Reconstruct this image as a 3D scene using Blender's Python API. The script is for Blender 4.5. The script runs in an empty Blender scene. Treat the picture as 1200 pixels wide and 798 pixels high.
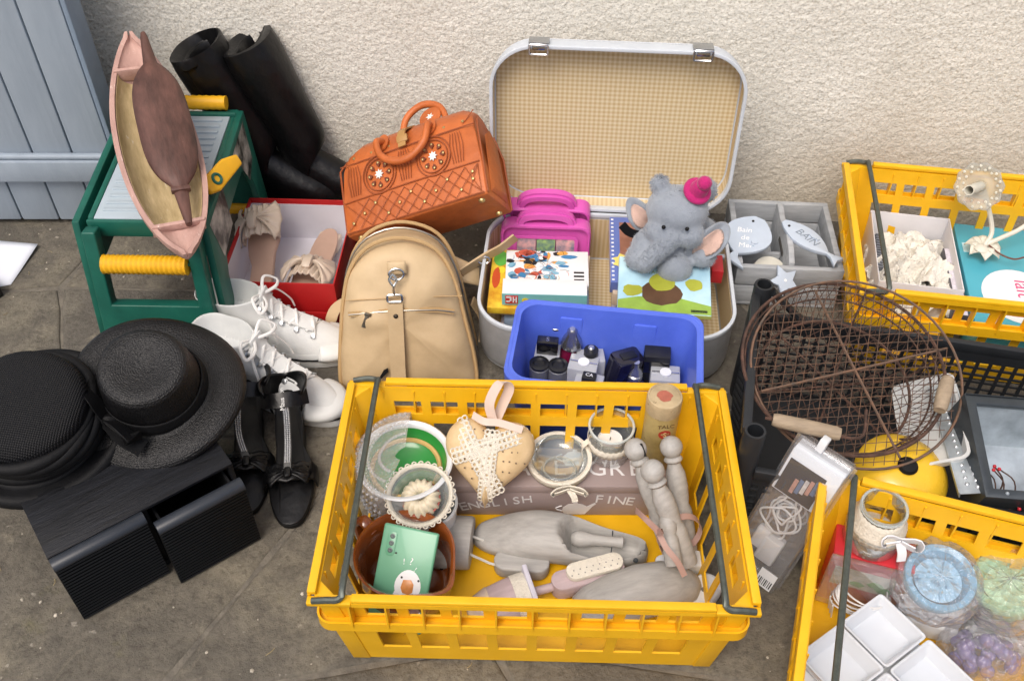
import bpy, bmesh, math, random
import numpy as np
from math import sin, cos, pi, radians as rad, sqrt
from mathutils import Vector as V, Matrix, Euler, noise as mnoise
random.seed(7)
S = bpy.context.scene
COL = S.collection

# ------------------------------------------------------------------ camera, sky, sun, exposure
CAM_H, CAM_F, CAM_P = 1.381, 1150.0, rad(45.15)      # height (m), focal length in photo pixels, pitch below horizontal
cam = bpy.data.objects.new('camera', bpy.data.cameras.new('camera'))
cam.location = (0, 0, CAM_H); cam.rotation_euler = (pi/2 - CAM_P, 0, 0)
cam.data.sensor_fit = 'HORIZONTAL'; cam.data.sensor_width = 36; cam.data.lens = 36*CAM_F/1200
cam.data.clip_start = .01; cam.data.clip_end = 200
COL.objects.link(cam); S.camera = cam

SUN_EL, SUN_AZ = rad(58), rad(205)                     # azimuth clockwise from +y (behind the viewer, a little left)
wd = bpy.data.worlds.new('World'); S.world = wd; wd.use_nodes = True
nt = wd.node_tree; bg = nt.nodes['Background']
sk = nt.nodes.new('ShaderNodeTexSky'); sk.sky_type = 'NISHITA'; sk.sun_disc = False
sk.sun_elevation = SUN_EL; sk.sun_rotation = SUN_AZ; sk.air_density = 1.0; sk.dust_density = 6.0; sk.ozone_density = .6
nt.links.new(sk.outputs[0], bg.inputs[0]); bg.inputs[1].default_value = .115
sl = bpy.data.lights.new('sun', 'SUN'); sl.energy = 1.1; sl.angle = rad(28); sl.color = (1, .97, .93)
so = bpy.data.objects.new('sun', sl); COL.objects.link(so)
sd = V((sin(SUN_AZ)*cos(SUN_EL), cos(SUN_AZ)*cos(SUN_EL), sin(SUN_EL)))
so.rotation_euler = (-sd).to_track_quat('-Z', 'Y').to_euler(); so.location = sd*6
S.view_settings.view_transform = 'Standard'; S.view_settings.look = 'None'
S.view_settings.exposure = 0.40; S.view_settings.gamma = 1.0; S.view_settings.use_curve_mapping = False
S.cycles.max_bounces = 10; S.cycles.transparent_max_bounces = 16

# ------------------------------------------------------------------ photo pixel -> point on a known height / upright plane
def ray(px, py):
    c, s = cos(CAM_P), sin(CAM_P)
    return V((px-600, CAM_F*c+(399-py)*s, -CAM_F*s+(399-py)*c))
def G(px, py, z=0.0):
    d = ray(px, py); t = (z-CAM_H)/d.z
    return V((d.x*t, d.y*t, z))
def WY(px, py, y):
    d = ray(px, py); t = y/d.y
    return V((d.x*t, y, CAM_H+d.z*t))

# ------------------------------------------------------------------ materials
MATS = {}
def mat(name, col, rough=.5, metal=0, var=.1, scale=25, col2=None, mix=.5, bump=0, bscale=150, coat=0, alpha=1, trans=0, ior=1.45, sheen=0, spec=.5, detail=6, stretch=None, wear=None, sss=0):
    if name in MATS: return MATS[name]
    m = bpy.data.materials.new(name); m.use_nodes = True; MATS[name] = m
    n, l = m.node_tree.nodes, m.node_tree.links; b = n['Principled BSDF']
    tc = n.new('ShaderNodeTexCoord'); mp = n.new('ShaderNodeMapping'); l.new(tc.outputs['Object'], mp.inputs[0])
    if stretch: mp.inputs['Scale'].default_value = stretch
    nz = n.new('ShaderNodeTexNoise'); nz.inputs['Scale'].default_value = scale; nz.inputs['Detail'].default_value = detail
    nz.inputs['Roughness'].default_value = .62
    l.new(mp.outputs[0], nz.inputs['Vector'])
    cr = n.new('ShaderNodeValToRGB'); l.new(nz.outputs['Fac'], cr.inputs[0])
    c1 = tuple(max(0, c*(1-var)) for c in col); c2 = tuple(min(1, c*(1+var)) for c in (col2 or col))
    cr.color_ramp.elements[0].position = mix-.2; cr.color_ramp.elements[1].position = mix+.2
    cr.color_ramp.elements[0].color = (*c1, 1); cr.color_ramp.elements[1].color = (*c2, 1)
    out = cr.outputs[0]
    if wear:                                        # scuffs with a shape of their own: (colour, threshold, scale)
        wn = n.new('ShaderNodeTexNoise'); wn.inputs['Scale'].default_value = wear[2]; wn.inputs['Detail'].default_value = 9; wn.inputs['Roughness'].default_value = .7
        l.new(mp.outputs[0], wn.inputs['Vector'])
        wr = n.new('ShaderNodeValToRGB'); wr.color_ramp.elements[0].position = wear[1]; wr.color_ramp.elements[1].position = wear[1]+.05
        l.new(wn.outputs['Fac'], wr.inputs[0])
        mx = n.new('ShaderNodeMix'); mx.data_type = 'RGBA'; l.new(wr.outputs[0], mx.inputs[0]); l.new(out, mx.inputs[6]); mx.inputs[7].default_value = (*wear[0], 1)
        out = mx.outputs[2]
    l.new(out, b.inputs['Base Color'])
    rr = n.new('ShaderNodeMapRange'); rr.inputs[3].default_value = max(.02, rough-.08); rr.inputs[4].default_value = min(1, rough+.1)
    l.new(nz.outputs['Fac'], rr.inputs[0]); l.new(rr.outputs[0], b.inputs['Roughness'])
    b.inputs['Metallic'].default_value = metal; b.inputs['Specular IOR Level'].default_value = spec
    if coat: b.inputs['Coat Weight'].default_value = coat; b.inputs['Coat Roughness'].default_value = .08
    if trans: b.inputs['Transmission Weight'].default_value = trans; b.inputs['IOR'].default_value = ior
    if sheen: b.inputs['Sheen Weight'].default_value = sheen; b.inputs['Sheen Roughness'].default_value = .4
    if sss: b.inputs['Subsurface Weight'].default_value = sss; b.inputs['Subsurface Radius'].default_value = (.01, .006, .003)
    if alpha < 1: b.inputs['Alpha'].default_value = alpha
    if bump:
        bn = n.new('ShaderNodeTexNoise'); bn.inputs['Scale'].default_value = bscale; bn.inputs['Detail'].default_value = 4
        l.new(mp.outputs[0], bn.inputs['Vector'])
        bp = n.new('ShaderNodeBump'); bp.inputs['Strength'].default_value = bump; bp.inputs['Distance'].default_value = .004
        l.new(bn.outputs['Fac'], bp.inputs['Height']); l.new(bp.outputs[0], b.inputs['Normal'])
    return m
def clear(name, tint=(1, 1, 1), gloss=.25, rough=.08, haze=.0, hcol=(.9, .9, .92), crumple=0, cscale=60):
    """thin clear sheet: see-through with fresnel shine, optional milky haze and crumpled relief"""
    if name in MATS: return MATS[name]
    m = bpy.data.materials.new(name); m.use_nodes = True; MATS[name] = m
    n, l = m.node_tree.nodes, m.node_tree.links
    for x in list(n):
        if x.type != 'OUTPUT_MATERIAL': n.remove(x)
    o = [x for x in n if x.type == 'OUTPUT_MATERIAL'][0]
    t = n.new('ShaderNodeBsdfTransparent'); t.inputs[0].default_value = (*tint, 1)
    g = n.new('ShaderNodeBsdfGlossy'); g.inputs['Roughness'].default_value = rough
    lw = n.new('ShaderNodeLayerWeight'); lw.inputs[0].default_value = gloss
    ma = n.new('ShaderNodeMath'); ma.operation = 'MULTIPLY_ADD'; ma.inputs[1].default_value = .75; ma.inputs[2].default_value = .05
    l.new(lw.outputs['Facing'], ma.inputs[0])
    mx = n.new('ShaderNodeMixShader'); l.new(ma.outputs[0], mx.inputs[0]); l.new(t.outputs[0], mx.inputs[1]); l.new(g.outputs[0], mx.inputs[2])
    last = mx
    if crumple:
        tc = n.new('ShaderNodeTexCoord'); vz = n.new('ShaderNodeTexVoronoi'); vz.inputs['Scale'].default_value = cscale
        l.new(tc.outputs['Object'], vz.inputs['Vector'])
        nz = n.new('ShaderNodeTexNoise'); nz.inputs['Scale'].default_value = cscale*.8; nz.inputs['Detail'].default_value = 5; l.new(tc.outputs['Object'], nz.inputs['Vector'])
        ad = n.new('ShaderNodeMath'); ad.operation = 'ADD'; l.new(vz.outputs['Distance'], ad.inputs[0]); l.new(nz.outputs['Fac'], ad.inputs[1])
        bp = n.new('ShaderNodeBump'); bp.inputs['Strength'].default_value = crumple; bp.inputs['Distance'].default_value = .01
        l.new(ad.outputs[0], bp.inputs['Height']); l.new(bp.outputs[0], g.inputs['Normal']); l.new(bp.outputs[0], lw.inputs['Normal'])
    if haze:
        df = n.new('ShaderNodeBsdfDiffuse'); df.inputs[0].default_value = (*hcol, 1)
        m2 = n.new('ShaderNodeMixShader'); m2.inputs[0].default_value = haze; l.new(mx.outputs[0], m2.inputs[1]); l.new(df.outputs[0], m2.inputs[2]); last = m2
    l.new(last.outputs[0], o.inputs[0]); return m
def nodes_of(m): return m.node_tree.nodes, m.node_tree.links, m.node_tree.nodes['Principled BSDF']

# ------------------------------------------------------------------ mesh builder
def frame(o, x, z):
    """4x4 with origin o, x axis along x, z axis near z"""
    x = V(x).normalized(); z = V(z); y = z.cross(x).normalized(); z = x.cross(y)
    return Matrix(((x.x, y.x, z.x, o[0]), (x.y, y.y, z.y, o[1]), (x.z, y.z, z.z, o[2]), (0, 0, 0, 1)))
def TR(loc=(0, 0, 0), rot=(0, 0, 0), sc=(1, 1, 1)):
    return Matrix.LocRotScale(V(loc), Euler(rot), V(sc))
class B:
    def __init__(s): s.v = []; s.f = []
    def add(s, vs, fs, T=None):
        k = len(s.v); s.v += [tuple(T @ V(p)) if T else tuple(p) for p in vs]; s.f += [tuple(i+k for i in q) for q in fs]; return s
    def box(s, x0, x1, y0, y1, z0, z1, T=None):
        return s.add([(x, y, z) for z in (z0, z1) for y in (y0, y1) for x in (x0, x1)],
                     [(0, 2, 3, 1), (4, 5, 7, 6), (0, 1, 5, 4), (1, 3, 7, 5), (3, 2, 6, 7), (2, 0, 4, 6)], T)
    def loft(s, rings, cap0=True, cap1=True, close=False, T=None):
        n = len(rings[0]); vs = [p for r in rings for p in r]; fs = []
        m = len(rings)
        for i in range(m if close else m-1):
            a, b = i*n, ((i+1) % m)*n
            for j in range(n): k = (j+1) % n; fs.append((a+j, a+k, b+k, b+j))
        if not close:
            if cap0: fs.append(tuple(reversed(range(n))))
            if cap1: fs.append(tuple(range((m-1)*n, m*n)))
        return s.add(vs, fs, T)
    def lathe(s, prof, n=32, T=None, sx=1, sy=1, wob=None, cap=True):
        rings = []
        for r, z in prof:
            rings.append([(r*sx*cos(2*pi*i/n)*(wob(2*pi*i/n, z) if wob else 1), r*sy*sin(2*pi*i/n)*(wob(2*pi*i/n, z) if wob else 1), z) for i in range(n)])
        return s.loft(rings, cap and prof[0][0] > 1e-4, cap and prof[-1][0] > 1e-4, False, T)
    def tube(s, pts, r, n=8, closed=False, T=None, flat=1.0):
        pts = [V(p) for p in pts]; m = len(pts); rings = []
        rr = r if isinstance(r, (list, tuple)) else [r]*m
        up = None
        for i, p in enumerate(pts):
            if closed: t = pts[(i+1) % m]-pts[i-1]
            else: t = pts[min(i+1, m-1)]-pts[max(i-1, 0)]
            if t.length < 1e-9: t = V((0, 0, 1))
            t.normalize()
            if up is None: up = V((0, 0, 1)) if abs(t.z) < .9 else V((1, 0, 0))
            a = t.cross(up)
            if a.length < 1e-5: a = t.orthogonal()
            a.normalize(); up = a.cross(t).normalized()
            rings.append([p+a*(rr[i]*cos(2*pi*k/n))+up*(rr[i]*flat*sin(2*pi*k/n)) for k in range(n)])
        return s.loft(rings, True, True, closed, T)
    def ribbon(s, pts, w, t, side=(0, 0, 1), T=None):
        """flat strap: width w along 'side' (constant or list), thickness t"""
        pts = [V(p) for p in pts]; m = len(pts); rings = []
        for i, p in enumerate(pts):
            d = (pts[min(i+1, m-1)]-pts[max(i-1, 0)]).normalized()
            sv = V(side[i]) if isinstance(side[0], (tuple, list, V)) else V(side)
            sv = (sv-d*sv.dot(d)).normalized(); nn = d.cross(sv)
            ww = w[i] if isinstance(w, (list, tuple)) else w
            rings.append([p+sv*ww/2+nn*t/2, p-sv*ww/2+nn*t/2, p-sv*ww/2-nn*t/2, p+sv*ww/2-nn*t/2])
        return s.loft(rings, True, True, False, T)
    def prism(s, poly, z0, z1, T=None):
        return s.loft([[(x, y, z0) for x, y in poly], [(x, y, z1) for x, y in poly]], True, True, False, T)
    def ring(s, outer, inner, z0, z1, T=None):
        """closed band between two outlines of equal length"""
        return s.loft([[(x, y, z0) for x, y in outer], [(x, y, z1) for x, y in outer], [(x, y, z1) for x, y in inner], [(x, y, z0) for x, y in inner]], close=True, T=T)
    def grid(s, nx, ny, fn, T=None, thick=0):
        vs = [fn(i/nx, j/ny) for j in range(ny+1) for i in range(nx+1)]; fs = []
        for j in range(ny):
            for i in range(nx): a = j*(nx+1)+i; fs.append((a, a+1, a+nx+2, a+nx+1))
        return s.add(vs, fs, T)
    def panel(s, c, us, vs, solid, t, T=None):
        """lattice panel: corners c = bl, br, tr, tl; cut lines us, vs; solid(i, j); thickness t behind (away from normal)"""
        c = [V(p) for p in c]; nrm = (c[1]-c[0]).cross(c[3]-c[0]).normalized()
        P = lambda u, v: (c[0]*(1-u)+c[1]*u)*(1-v)+(c[3]*(1-u)+c[2]*u)*v
        nu, nv = len(us), len(vs); vv = []
        for d in (0, -t):
            for v in vs:
                for u in us: vv.append(P(u, v)+nrm*d)
        ix = lambda i, j, k: k*nu*nv+j*nu+i
        so = lambda i, j: 0 <= i < nu-1 and 0 <= j < nv-1 and solid(i, j)
        fs = []
        for j in range(nv-1):
            for i in range(nu-1):
                if not so(i, j): continue
                fs.append((ix(i, j, 0), ix(i+1, j, 0), ix(i+1, j+1, 0), ix(i, j+1, 0)))
                fs.append((ix(i, j+1, 1), ix(i+1, j+1, 1), ix(i+1, j, 1), ix(i, j, 1)))
                if not so(i-1, j): fs.append((ix(i, j, 0), ix(i, j+1, 0), ix(i, j+1, 1), ix(i, j, 1)))
                if not so(i+1, j): fs.append((ix(i+1, j+1, 0), ix(i+1, j, 0), ix(i+1, j, 1), ix(i+1, j+1, 1)))
                if not so(i, j-1): fs.append((ix(i+1, j, 0), ix(i, j, 0), ix(i, j, 1), ix(i+1, j, 1)))
                if not so(i, j+1): fs.append((ix(i, j+1, 0), ix(i+1, j+1, 0), ix(i+1, j+1, 1), ix(i, j+1, 1)))
        return s.add(vv, fs, T)
    def mesh(s, name, bevel=0, seg=2, smooth=38, merge=False):
        me = bpy.data.meshes.new(name); me.from_pydata(s.v, [], s.f)
        bm = bmesh.new(); bm.from_mesh(me)
        if merge: bmesh.ops.remove_doubles(bm, verts=bm.verts, dist=1e-5)
        bmesh.ops.recalc_face_normals(bm, faces=bm.faces)
        if bevel:
            es = [e for e in bm.edges if len(e.link_faces) == 2 and e.calc_face_angle(0) > rad(30)]
            bmesh.ops.bevel(bm, geom=es, offset=bevel, segments=seg, affect='EDGES', profile=.5, clamp_overlap=True)
        bm.to_mesh(me); bm.free()
        if smooth:
            me.shade_smooth(); me.set_sharp_from_angle(angle=rad(smooth))
        return me
    def obj(s, name, m, parent=None, bevel=0, seg=2, smooth=38, sub=0, T=None, merge=False, solid=0):
        me = s.mesh(name, bevel, seg, smooth, merge)
        o = bpy.data.objects.new(name, me); COL.objects.link(o)
        me.materials.append(m)
        if parent: o.parent = parent
        if T: o.matrix_local = T
        if solid:
            md = o.modifiers.new('solid', 'SOLIDIFY'); md.thickness = solid; md.offset = 0
        if sub:
            md = o.modifiers.new('sub', 'SUBSURF'); md.levels = md.render_levels = sub
        return o
def tag(o, label, cat, group=None):
    o['label'] = label; o['category'] = cat
    if group: o['group'] = group
    return o
def thing(name, label, cat, loc=(0, 0, 0), rot=(0, 0, 0), group=None, M=None):
    o = bpy.data.objects.new(name, None); COL.objects.link(o); o.empty_display_size = .05
    if M is not None: o.matrix_world = M
    else: o.location = loc; o.rotation_euler = (rot if isinstance(rot, (tuple, list)) else (0, 0, rot))
    return tag(o, label, cat, group)
def link(name, me, parent, T=None):
    o = bpy.data.objects.new(name, me); COL.objects.link(o); o.parent = parent
    if T is not None: o.matrix_local = T
    return o
def rrect(w, d, r, n=6, cx=0, cy=0):
    out = []
    for (x, y, a0) in ((w/2-r, d/2-r, 0), (-w/2+r, d/2-r, pi/2), (-w/2+r, -d/2+r, pi), (w/2-r, -d/2+r, 1.5*pi)):
        for i in range(n+1): a = a0+pi/2*i/n; out.append((cx+x+r*cos(a), cy+y+r*sin(a)))
    return out
def arc(c, r, a0, a1, n, ax=(1, 0, 0), ay=(0, 0, 1)):
    c, ax, ay = V(c), V(ax), V(ay)
    return [c+ax*(r*cos(a0+(a1-a0)*i/n))+ay*(r*sin(a0+(a1-a0)*i/n)) for i in range(n+1)]
def bez(p, n=12):
    """smooth curve through the points (Catmull-Rom)"""
    p = [V(q) for q in p]; q = [p[0]*2-p[1]]+p+[p[-1]*2-p[-2]]; out = []
    for i in range(1, len(q)-2):
        for k in range(n):
            t = k/n; a, b, c, d = q[i-1], q[i], q[i+1], q[i+2]
            out.append(.5*((2*b)+(c-a)*t+(2*a-5*b+4*c-d)*t*t+(3*b-a-3*c+d)*t**3))
    out.append(p[-1]); return out
def text(s, size, m, parent, T, name='lettering', ext=.0002, shear=0, space=1, align='CENTER'):
    cu = bpy.data.curves.new(name, 'FONT'); cu.body = s; cu.size = size; cu.extrude = ext; cu.align_x = align; cu.align_y = 'CENTER'
    cu.shear = shear; cu.space_character = space; cu.resolution_u = 3
    t = bpy.data.objects.new('tmp', cu); COL.objects.link(t)
    me = bpy.data.meshes.new_from_object(t); bpy.data.objects.remove(t); me.name = name
    me.materials.clear(); me.materials.append(m)
    o = bpy.data.objects.new(name, me); COL.objects.link(o); o.parent = parent; o.matrix_local = T
    return o
def nz3(p, s=1, k=0): return mnoise.noise(V(p)*s+V((k, k*1.7, k*.3)))
def hx(h):
    c = [int(h[i:i+2], 16)/255 for i in (0, 2, 4)]
    return tuple(x/12.92 if x <= .04045 else ((x+.055)/1.055)**2.4 for x in c)

# ================================================================== SETTING
def stone_material():
    m = mat('paving_stone', hx('8d8475'), .8, var=.25, scale=7, col2=hx('a39a88'))
    n, l, b = nodes_of(m)
    for x in list(n):
        if x.type not in ('BSDF_PRINCIPLED', 'OUTPUT_MATERIAL'): n.remove(x)
    tc = n.new('ShaderNodeTexCoord'); oi = n.new('ShaderNodeObjectInfo')
    def noise(s, d=8, r=.65, dist=0):
        q = n.new('ShaderNodeTexNoise'); q.inputs['Scale'].default_value = s; q.inputs['Detail'].default_value = d; q.inputs['Roughness'].default_value = r; q.inputs['Distortion'].default_value = dist
        l.new(tc.outputs['Object'], q.inputs['Vector']); return q.outputs['Fac']
    def ramp(src, stops):
        c = n.new('ShaderNodeValToRGB'); l.new(src, c.inputs[0]); e = c.color_ramp.elements
        while len(e) < len(stops): e.new(.5)
        for i, (p, col) in enumerate(stops): e[i].position = p; e[i].color = (*col, 1)
        return c.outputs[0]
    def mix(f, a, c, mode='MIX'):
        q = n.new('ShaderNodeMix'); q.data_type = 'RGBA'; q.blend_type = mode
        if isinstance(f, float): q.inputs[0].default_value = f
        else: l.new(f, q.inputs[0])
        l.new(a, q.inputs[6])
        if isinstance(c, tuple): q.inputs[7].default_value = (*c, 1)
        else: l.new(c, q.inputs[7])
        return q.outputs[2]
    n1, n2, n3, n4 = noise(3.2, 6, .6, .6), noise(22, 10, .72), noise(95, 6, .7), noise(6.5, 8, .7, 1.2)
    base = ramp(n1, [(.33, hx('5e5b55')), (.48, hx('746f66')), (.62, hx('878173'))])
    tone = ramp(oi.outputs['Random'], [(0, (.86, .86, .87)), (.5, (1, .99, .96)), (1, (1.0, .98, .93))])
    base = mix(1.0, base, tone, 'MULTIPLY')
    base = mix(ramp(n2, [(.42, (0, 0, 0)), (.66, (.75, .75, .75))]), base, hx('55514a'))
    base = mix(ramp(n4, [(.58, (0, 0, 0)), (.68, (.55, .55, .55))]), base, hx('a39a86'))
    base = mix(ramp(noise(9, 7, .7), [(.6, (0, 0, 0)), (.72, (.35, .35, .35))]), base, hx('6e6a3c'))
    base = mix(ramp(n3, [(.36, (.5, .5, .5)), (.5, (0, 0, 0))]), base, hx('4b453d'))
    base = mix(ramp(noise(60, 3, .5), [(.69, (0, 0, 0)), (.75, (.5, .5, .5))]), base, hx('b9b2a4'))
    l.new(base, b.inputs['Base Color']); b.inputs['Roughness'].default_value = .82; b.inputs['Specular IOR Level'].default_value = .3
    ad = n.new('ShaderNodeMath'); ad.operation = 'MULTIPLY_ADD'; l.new(n2, ad.inputs[0]); ad.inputs[1].default_value = 1.6; l.new(n1, ad.inputs[2])
    a2 = n.new('ShaderNodeMath'); a2.operation = 'MULTIPLY_ADD'; l.new(n3, a2.inputs[0]); a2.inputs[1].default_value = .45; l.new(ad.outputs[0], a2.inputs[2])
    bp = n.new('ShaderNodeBump'); bp.inputs['Strength'].default_value = .8; bp.inputs['Distance'].default_value = .008
    l.new(a2.outputs[0], bp.inputs['Height']); l.new(bp.outputs[0], b.inputs['Normal'])
    return m
STONE = stone_material()
MORTAR = mat('mortar', hx('625d55'), .9, var=.25, scale=30, col2=hx('716b60'), bump=.7, bscale=140)
g = B(); g.add([(-15, -12, -.0035), (15, -12, -.0035), (15, 6, -.0035), (-15, 6, -.0035)], [(0, 1, 2, 3)])
ground = g.obj('ground', MORTAR); ground['kind'] = 'structure'
# irregular worn flagstones, nearly flush joints
rs = random.Random(11); cw, ch = .47, .40; NX, NY = 10, 7; x00, y00 = -2.35, -.92
def corner(i, j):
    r = random.Random(i*97+j*1009)
    return V((x00+i*cw+(j % 2)*.17+r.uniform(-.09, .09), y00+j*ch+r.uniform(-.06, .06), 0)) if j < NY else V((x00+i*cw+.1, 1.86-.11*(x00+i*cw+.1), 0))
for j in range(NY):
    for i in range(NX):
        q = [corner(i, j), corner(i+1, j), corner(i+1, j+1), corner(i, j+1)]; c = sum(q, V())/4; poly = []
        for k in range(4):
            a, b_ = q[k], q[(k+1) % 4]
            for t in (0, .17, .34, .5, .66, .83):
                p = a.lerp(b_, t); w = nz3(p, 9)*.012
                p = p+(c-p).normalized()*(.002+abs(w)*.7 + (.007 if t == 0 else 0)); poly.append(p)
        zt = rs.uniform(-.0012, 0)
        s = B().loft([[(p.x, p.y, -.02) for p in poly], [(p.x, p.y, zt-.0028) for p in poly], [((p+(c-p)*.012).x, (p+(c-p)*.012).y, zt-.0007) for p in poly], [((p+(c-p)*.035).x, (p+(c-p)*.035).y, zt) for p in poly]], cap0=False)
        s.obj('paving_stone', STONE, ground, smooth=60)

# ---- roughcast wall
WALL_A = rad(-6.3)                                     # the wall runs slightly askew to the view
def wall_material():
    m = mat('roughcast', hx('e3e0d6'), .9, var=.06, scale=5, col2=hx('e9e6dd'))
    n, l, b = nodes_of(m); tc = n.new('ShaderNodeTexCoord')
    src = b.inputs['Base Color'].links[0].from_socket
    nz = n.new('ShaderNodeTexNoise'); nz.inputs['Scale'].default_value = 2.2; nz.inputs['Detail'].default_value = 7; l.new(tc.outputs['Object'], nz.inputs['Vector'])
    cr = n.new('ShaderNodeValToRGB'); cr.color_ramp.elements[0].position = .48; cr.color_ramp.elements[1].position = .75; l.new(nz.outputs['Fac'], cr.inputs[0])
    sx = n.new('ShaderNodeSeparateXYZ'); l.new(tc.outputs['Object'], sx.inputs[0])      # splash dirt low on the wall
    mr = n.new('ShaderNodeMapRange'); mr.inputs[1].default_value = .30; mr.inputs[2].default_value = .0; l.new(sx.outputs['Z'], mr.inputs[0])
    ml = n.new('ShaderNodeMath'); ml.operation = 'MULTIPLY'; l.new(mr.outputs[0], ml.inputs[0]); ml.inputs[1].default_value = .55
    aa = n.new('ShaderNodeMath'); aa.operation = 'MULTIPLY_ADD'; l.new(cr.outputs[0], aa.inputs[0]); aa.inputs[1].default_value = .3; l.new(ml.outputs[0], aa.inputs[2])
    mx = n.new('ShaderNodeMix'); mx.data_type = 'RGBA'; l.new(aa.outputs[0], mx.inputs[0]); l.new(src, mx.inputs[6]); mx.inputs[7].default_value = (*hx('b0a48f'), 1)
    ag = n.new('ShaderNodeTexNoise'); ag.inputs['Scale'].default_value = 165; ag.inputs['Detail'].default_value = 3; ag.inputs['Roughness'].default_value = .65; l.new(tc.outputs['Object'], ag.inputs['Vector'])   # dark speckle painted in for the shade in the render's pits
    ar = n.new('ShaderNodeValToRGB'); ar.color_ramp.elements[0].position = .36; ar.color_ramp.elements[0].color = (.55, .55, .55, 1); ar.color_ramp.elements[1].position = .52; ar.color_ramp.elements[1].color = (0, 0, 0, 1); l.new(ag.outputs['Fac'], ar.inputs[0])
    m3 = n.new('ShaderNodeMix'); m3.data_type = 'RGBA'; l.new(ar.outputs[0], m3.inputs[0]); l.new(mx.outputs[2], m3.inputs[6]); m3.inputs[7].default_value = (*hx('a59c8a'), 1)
    l.new(m3.outputs[2], b.inputs['Base Color'])
    bn = n.new('ShaderNodeTexNoise'); bn.inputs['Scale'].default_value = 210; bn.inputs['Detail'].default_value = 3; l.new(tc.outputs['Object'], bn.inputs['Vector'])
    bp = n.new('ShaderNodeBump'); bp.inputs['Strength'].default_value = .7; bp.inputs['Distance'].default_value = .0032; l.new(bn.outputs['Fac'], bp.inputs['Height']); l.new(bp.outputs[0], b.inputs['Normal'])
    return m
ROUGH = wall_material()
wall = thing('wall', 'cream roughcast rendered wall behind all the goods', 'wall', (0, 1.834, 0), WALL_A)
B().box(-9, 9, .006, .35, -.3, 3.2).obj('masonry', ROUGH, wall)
def blur(a, s):
    k = np.exp(-.5*(np.arange(-int(4*s)-1, int(4*s)+2)/s)**2); k /= k.sum()
    a = np.apply_along_axis(lambda r: np.convolve(r, k, 'same'), 0, a); return np.apply_along_axis(lambda r: np.convolve(r, k, 'same'), 1, a)
rng = np.random.default_rng(3); st = .0030; nx, nzz = int(2.7/st), int(.72/st)
h1 = blur(rng.standard_normal((nzz+1, nx+1)), 0.78); h1 /= h1.std(); h2 = blur(rng.standard_normal((nzz+1, nx+1)), 1.7); h2 /= h2.std()
hh = .00060*np.tanh(h1*1.4)
X, Z = np.meshgrid(np.linspace(-1.35, 1.35, nx+1), np.linspace(-.02, .70, nzz+1))
vs = np.stack([X, -np.clip(hh, -.0035, .006), Z], -1).reshape(-1, 3)
I = np.arange((nzz+1)*(nx+1)).reshape(nzz+1, nx+1)
fs = np.stack([I[:-1, :-1], I[:-1, 1:], I[1:, 1:], I[1:, :-1]], -1).reshape(-1, 4)
me = bpy.data.meshes.new('render_coat'); me.vertices.add(len(vs)); me.vertices.foreach_set('co', vs.ravel())
me.loops.add(fs.size); me.loops.foreach_set('vertex_index', fs.ravel().astype(np.int32)); me.polygons.add(len(fs))
me.polygons.foreach_set('loop_start', np.arange(0, fs.size, 4, dtype=np.int32)); me.update(calc_edges=True); me.shade_smooth()
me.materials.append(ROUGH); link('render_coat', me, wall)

# ---- plank door folded back against the wall
DOORP = mat('door_paint', hx('93a0ae'), .6, var=.10, scale=9, col2=hx('9ea9b4'), bump=.25, bscale=60, stretch=(1, 1, .25), wear=(hx('6d7880'), .65, 30))
DOORE = mat('door_edge_paint', hx('8494a6'), .65, var=.1, scale=12, bump=.2)
door = thing('door', 'pale blue-grey painted plank door folded against the wall', 'door', (-.85, 1.74, .014))
xr = WY(131, 186, 1.735).x+.85
z0r, z1r = WY(60, 216, 1.712).z-.014, WY(60, 187, 1.712).z-.014
pl = B().box(-.0405, .0405, 0, .028, 0, 1.15).mesh('plank', .004, 2)
pl.materials.append(DOORP)
for i in range(9): link('plank', pl, door, TR((xr-.041-.0835*i, 0, 0)))
B().box(xr-.75, xr+.002, .0282, .038, .01, 1.14).obj('backing', DOORE, door)
B().box(xr+.002, xr+.012, -.002, .062, .0, 1.15).obj('edge_strip', DOORE, door, .002)
B().box(xr-.75, xr+.016, -.022, -.0005, z0r, z1r-.012).obj('rail', DOORP, door, .003)
B().box(xr-.75, xr+.013, -.016, -.0005, z1r-.0118, z1r).obj('rail_moulding', DOORP, door, .005, 3)

# ---- loose paper and a dark carton at the left
PAPER = mat('white_paper', hx('dfe3ec'), .7, var=.02)
a, b_, c, d = G(-45, 280), G(46, 290), G(13, 334), G(-70, 350)
p = B()
def fn(u, v):
    q = a.lerp(b_, u).lerp(d.lerp(c, u), v); return (q.x, q.y, .003+.006*(u*u)*(1-v)+.002*sin(3*u+2*v))
p.grid(10, 10, fn); o = p.obj('paper_sheet', PAPER, solid=.0004); tag(o, 'white sheet of paper lying on the paving by the door', 'paper')
BLK = mat('black_plastic', hx('17181b'), .42, var=.25, scale=40, bump=.05)
cb = thing('carton', 'dark carton with a grey printed label beside the paper sheet', 'box', G(-24, 352), (0, 0, rad(52)))
B().box(-.09, .04, -.028, .028, 0, .036).obj('body', BLK, cb, .003)
B().box(-.088, .038, -.027, .027, .0362, .0368).obj('label_panel', mat('grey_label', hx('a9abb0'), .5, var=.05), cb)
for i in range(5): B().box(-.08, .02-.012*(i % 2), -.020+.009*i, -.0165+.009*i, .0369, .0371).obj('print_line', BLK, cb)

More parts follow.
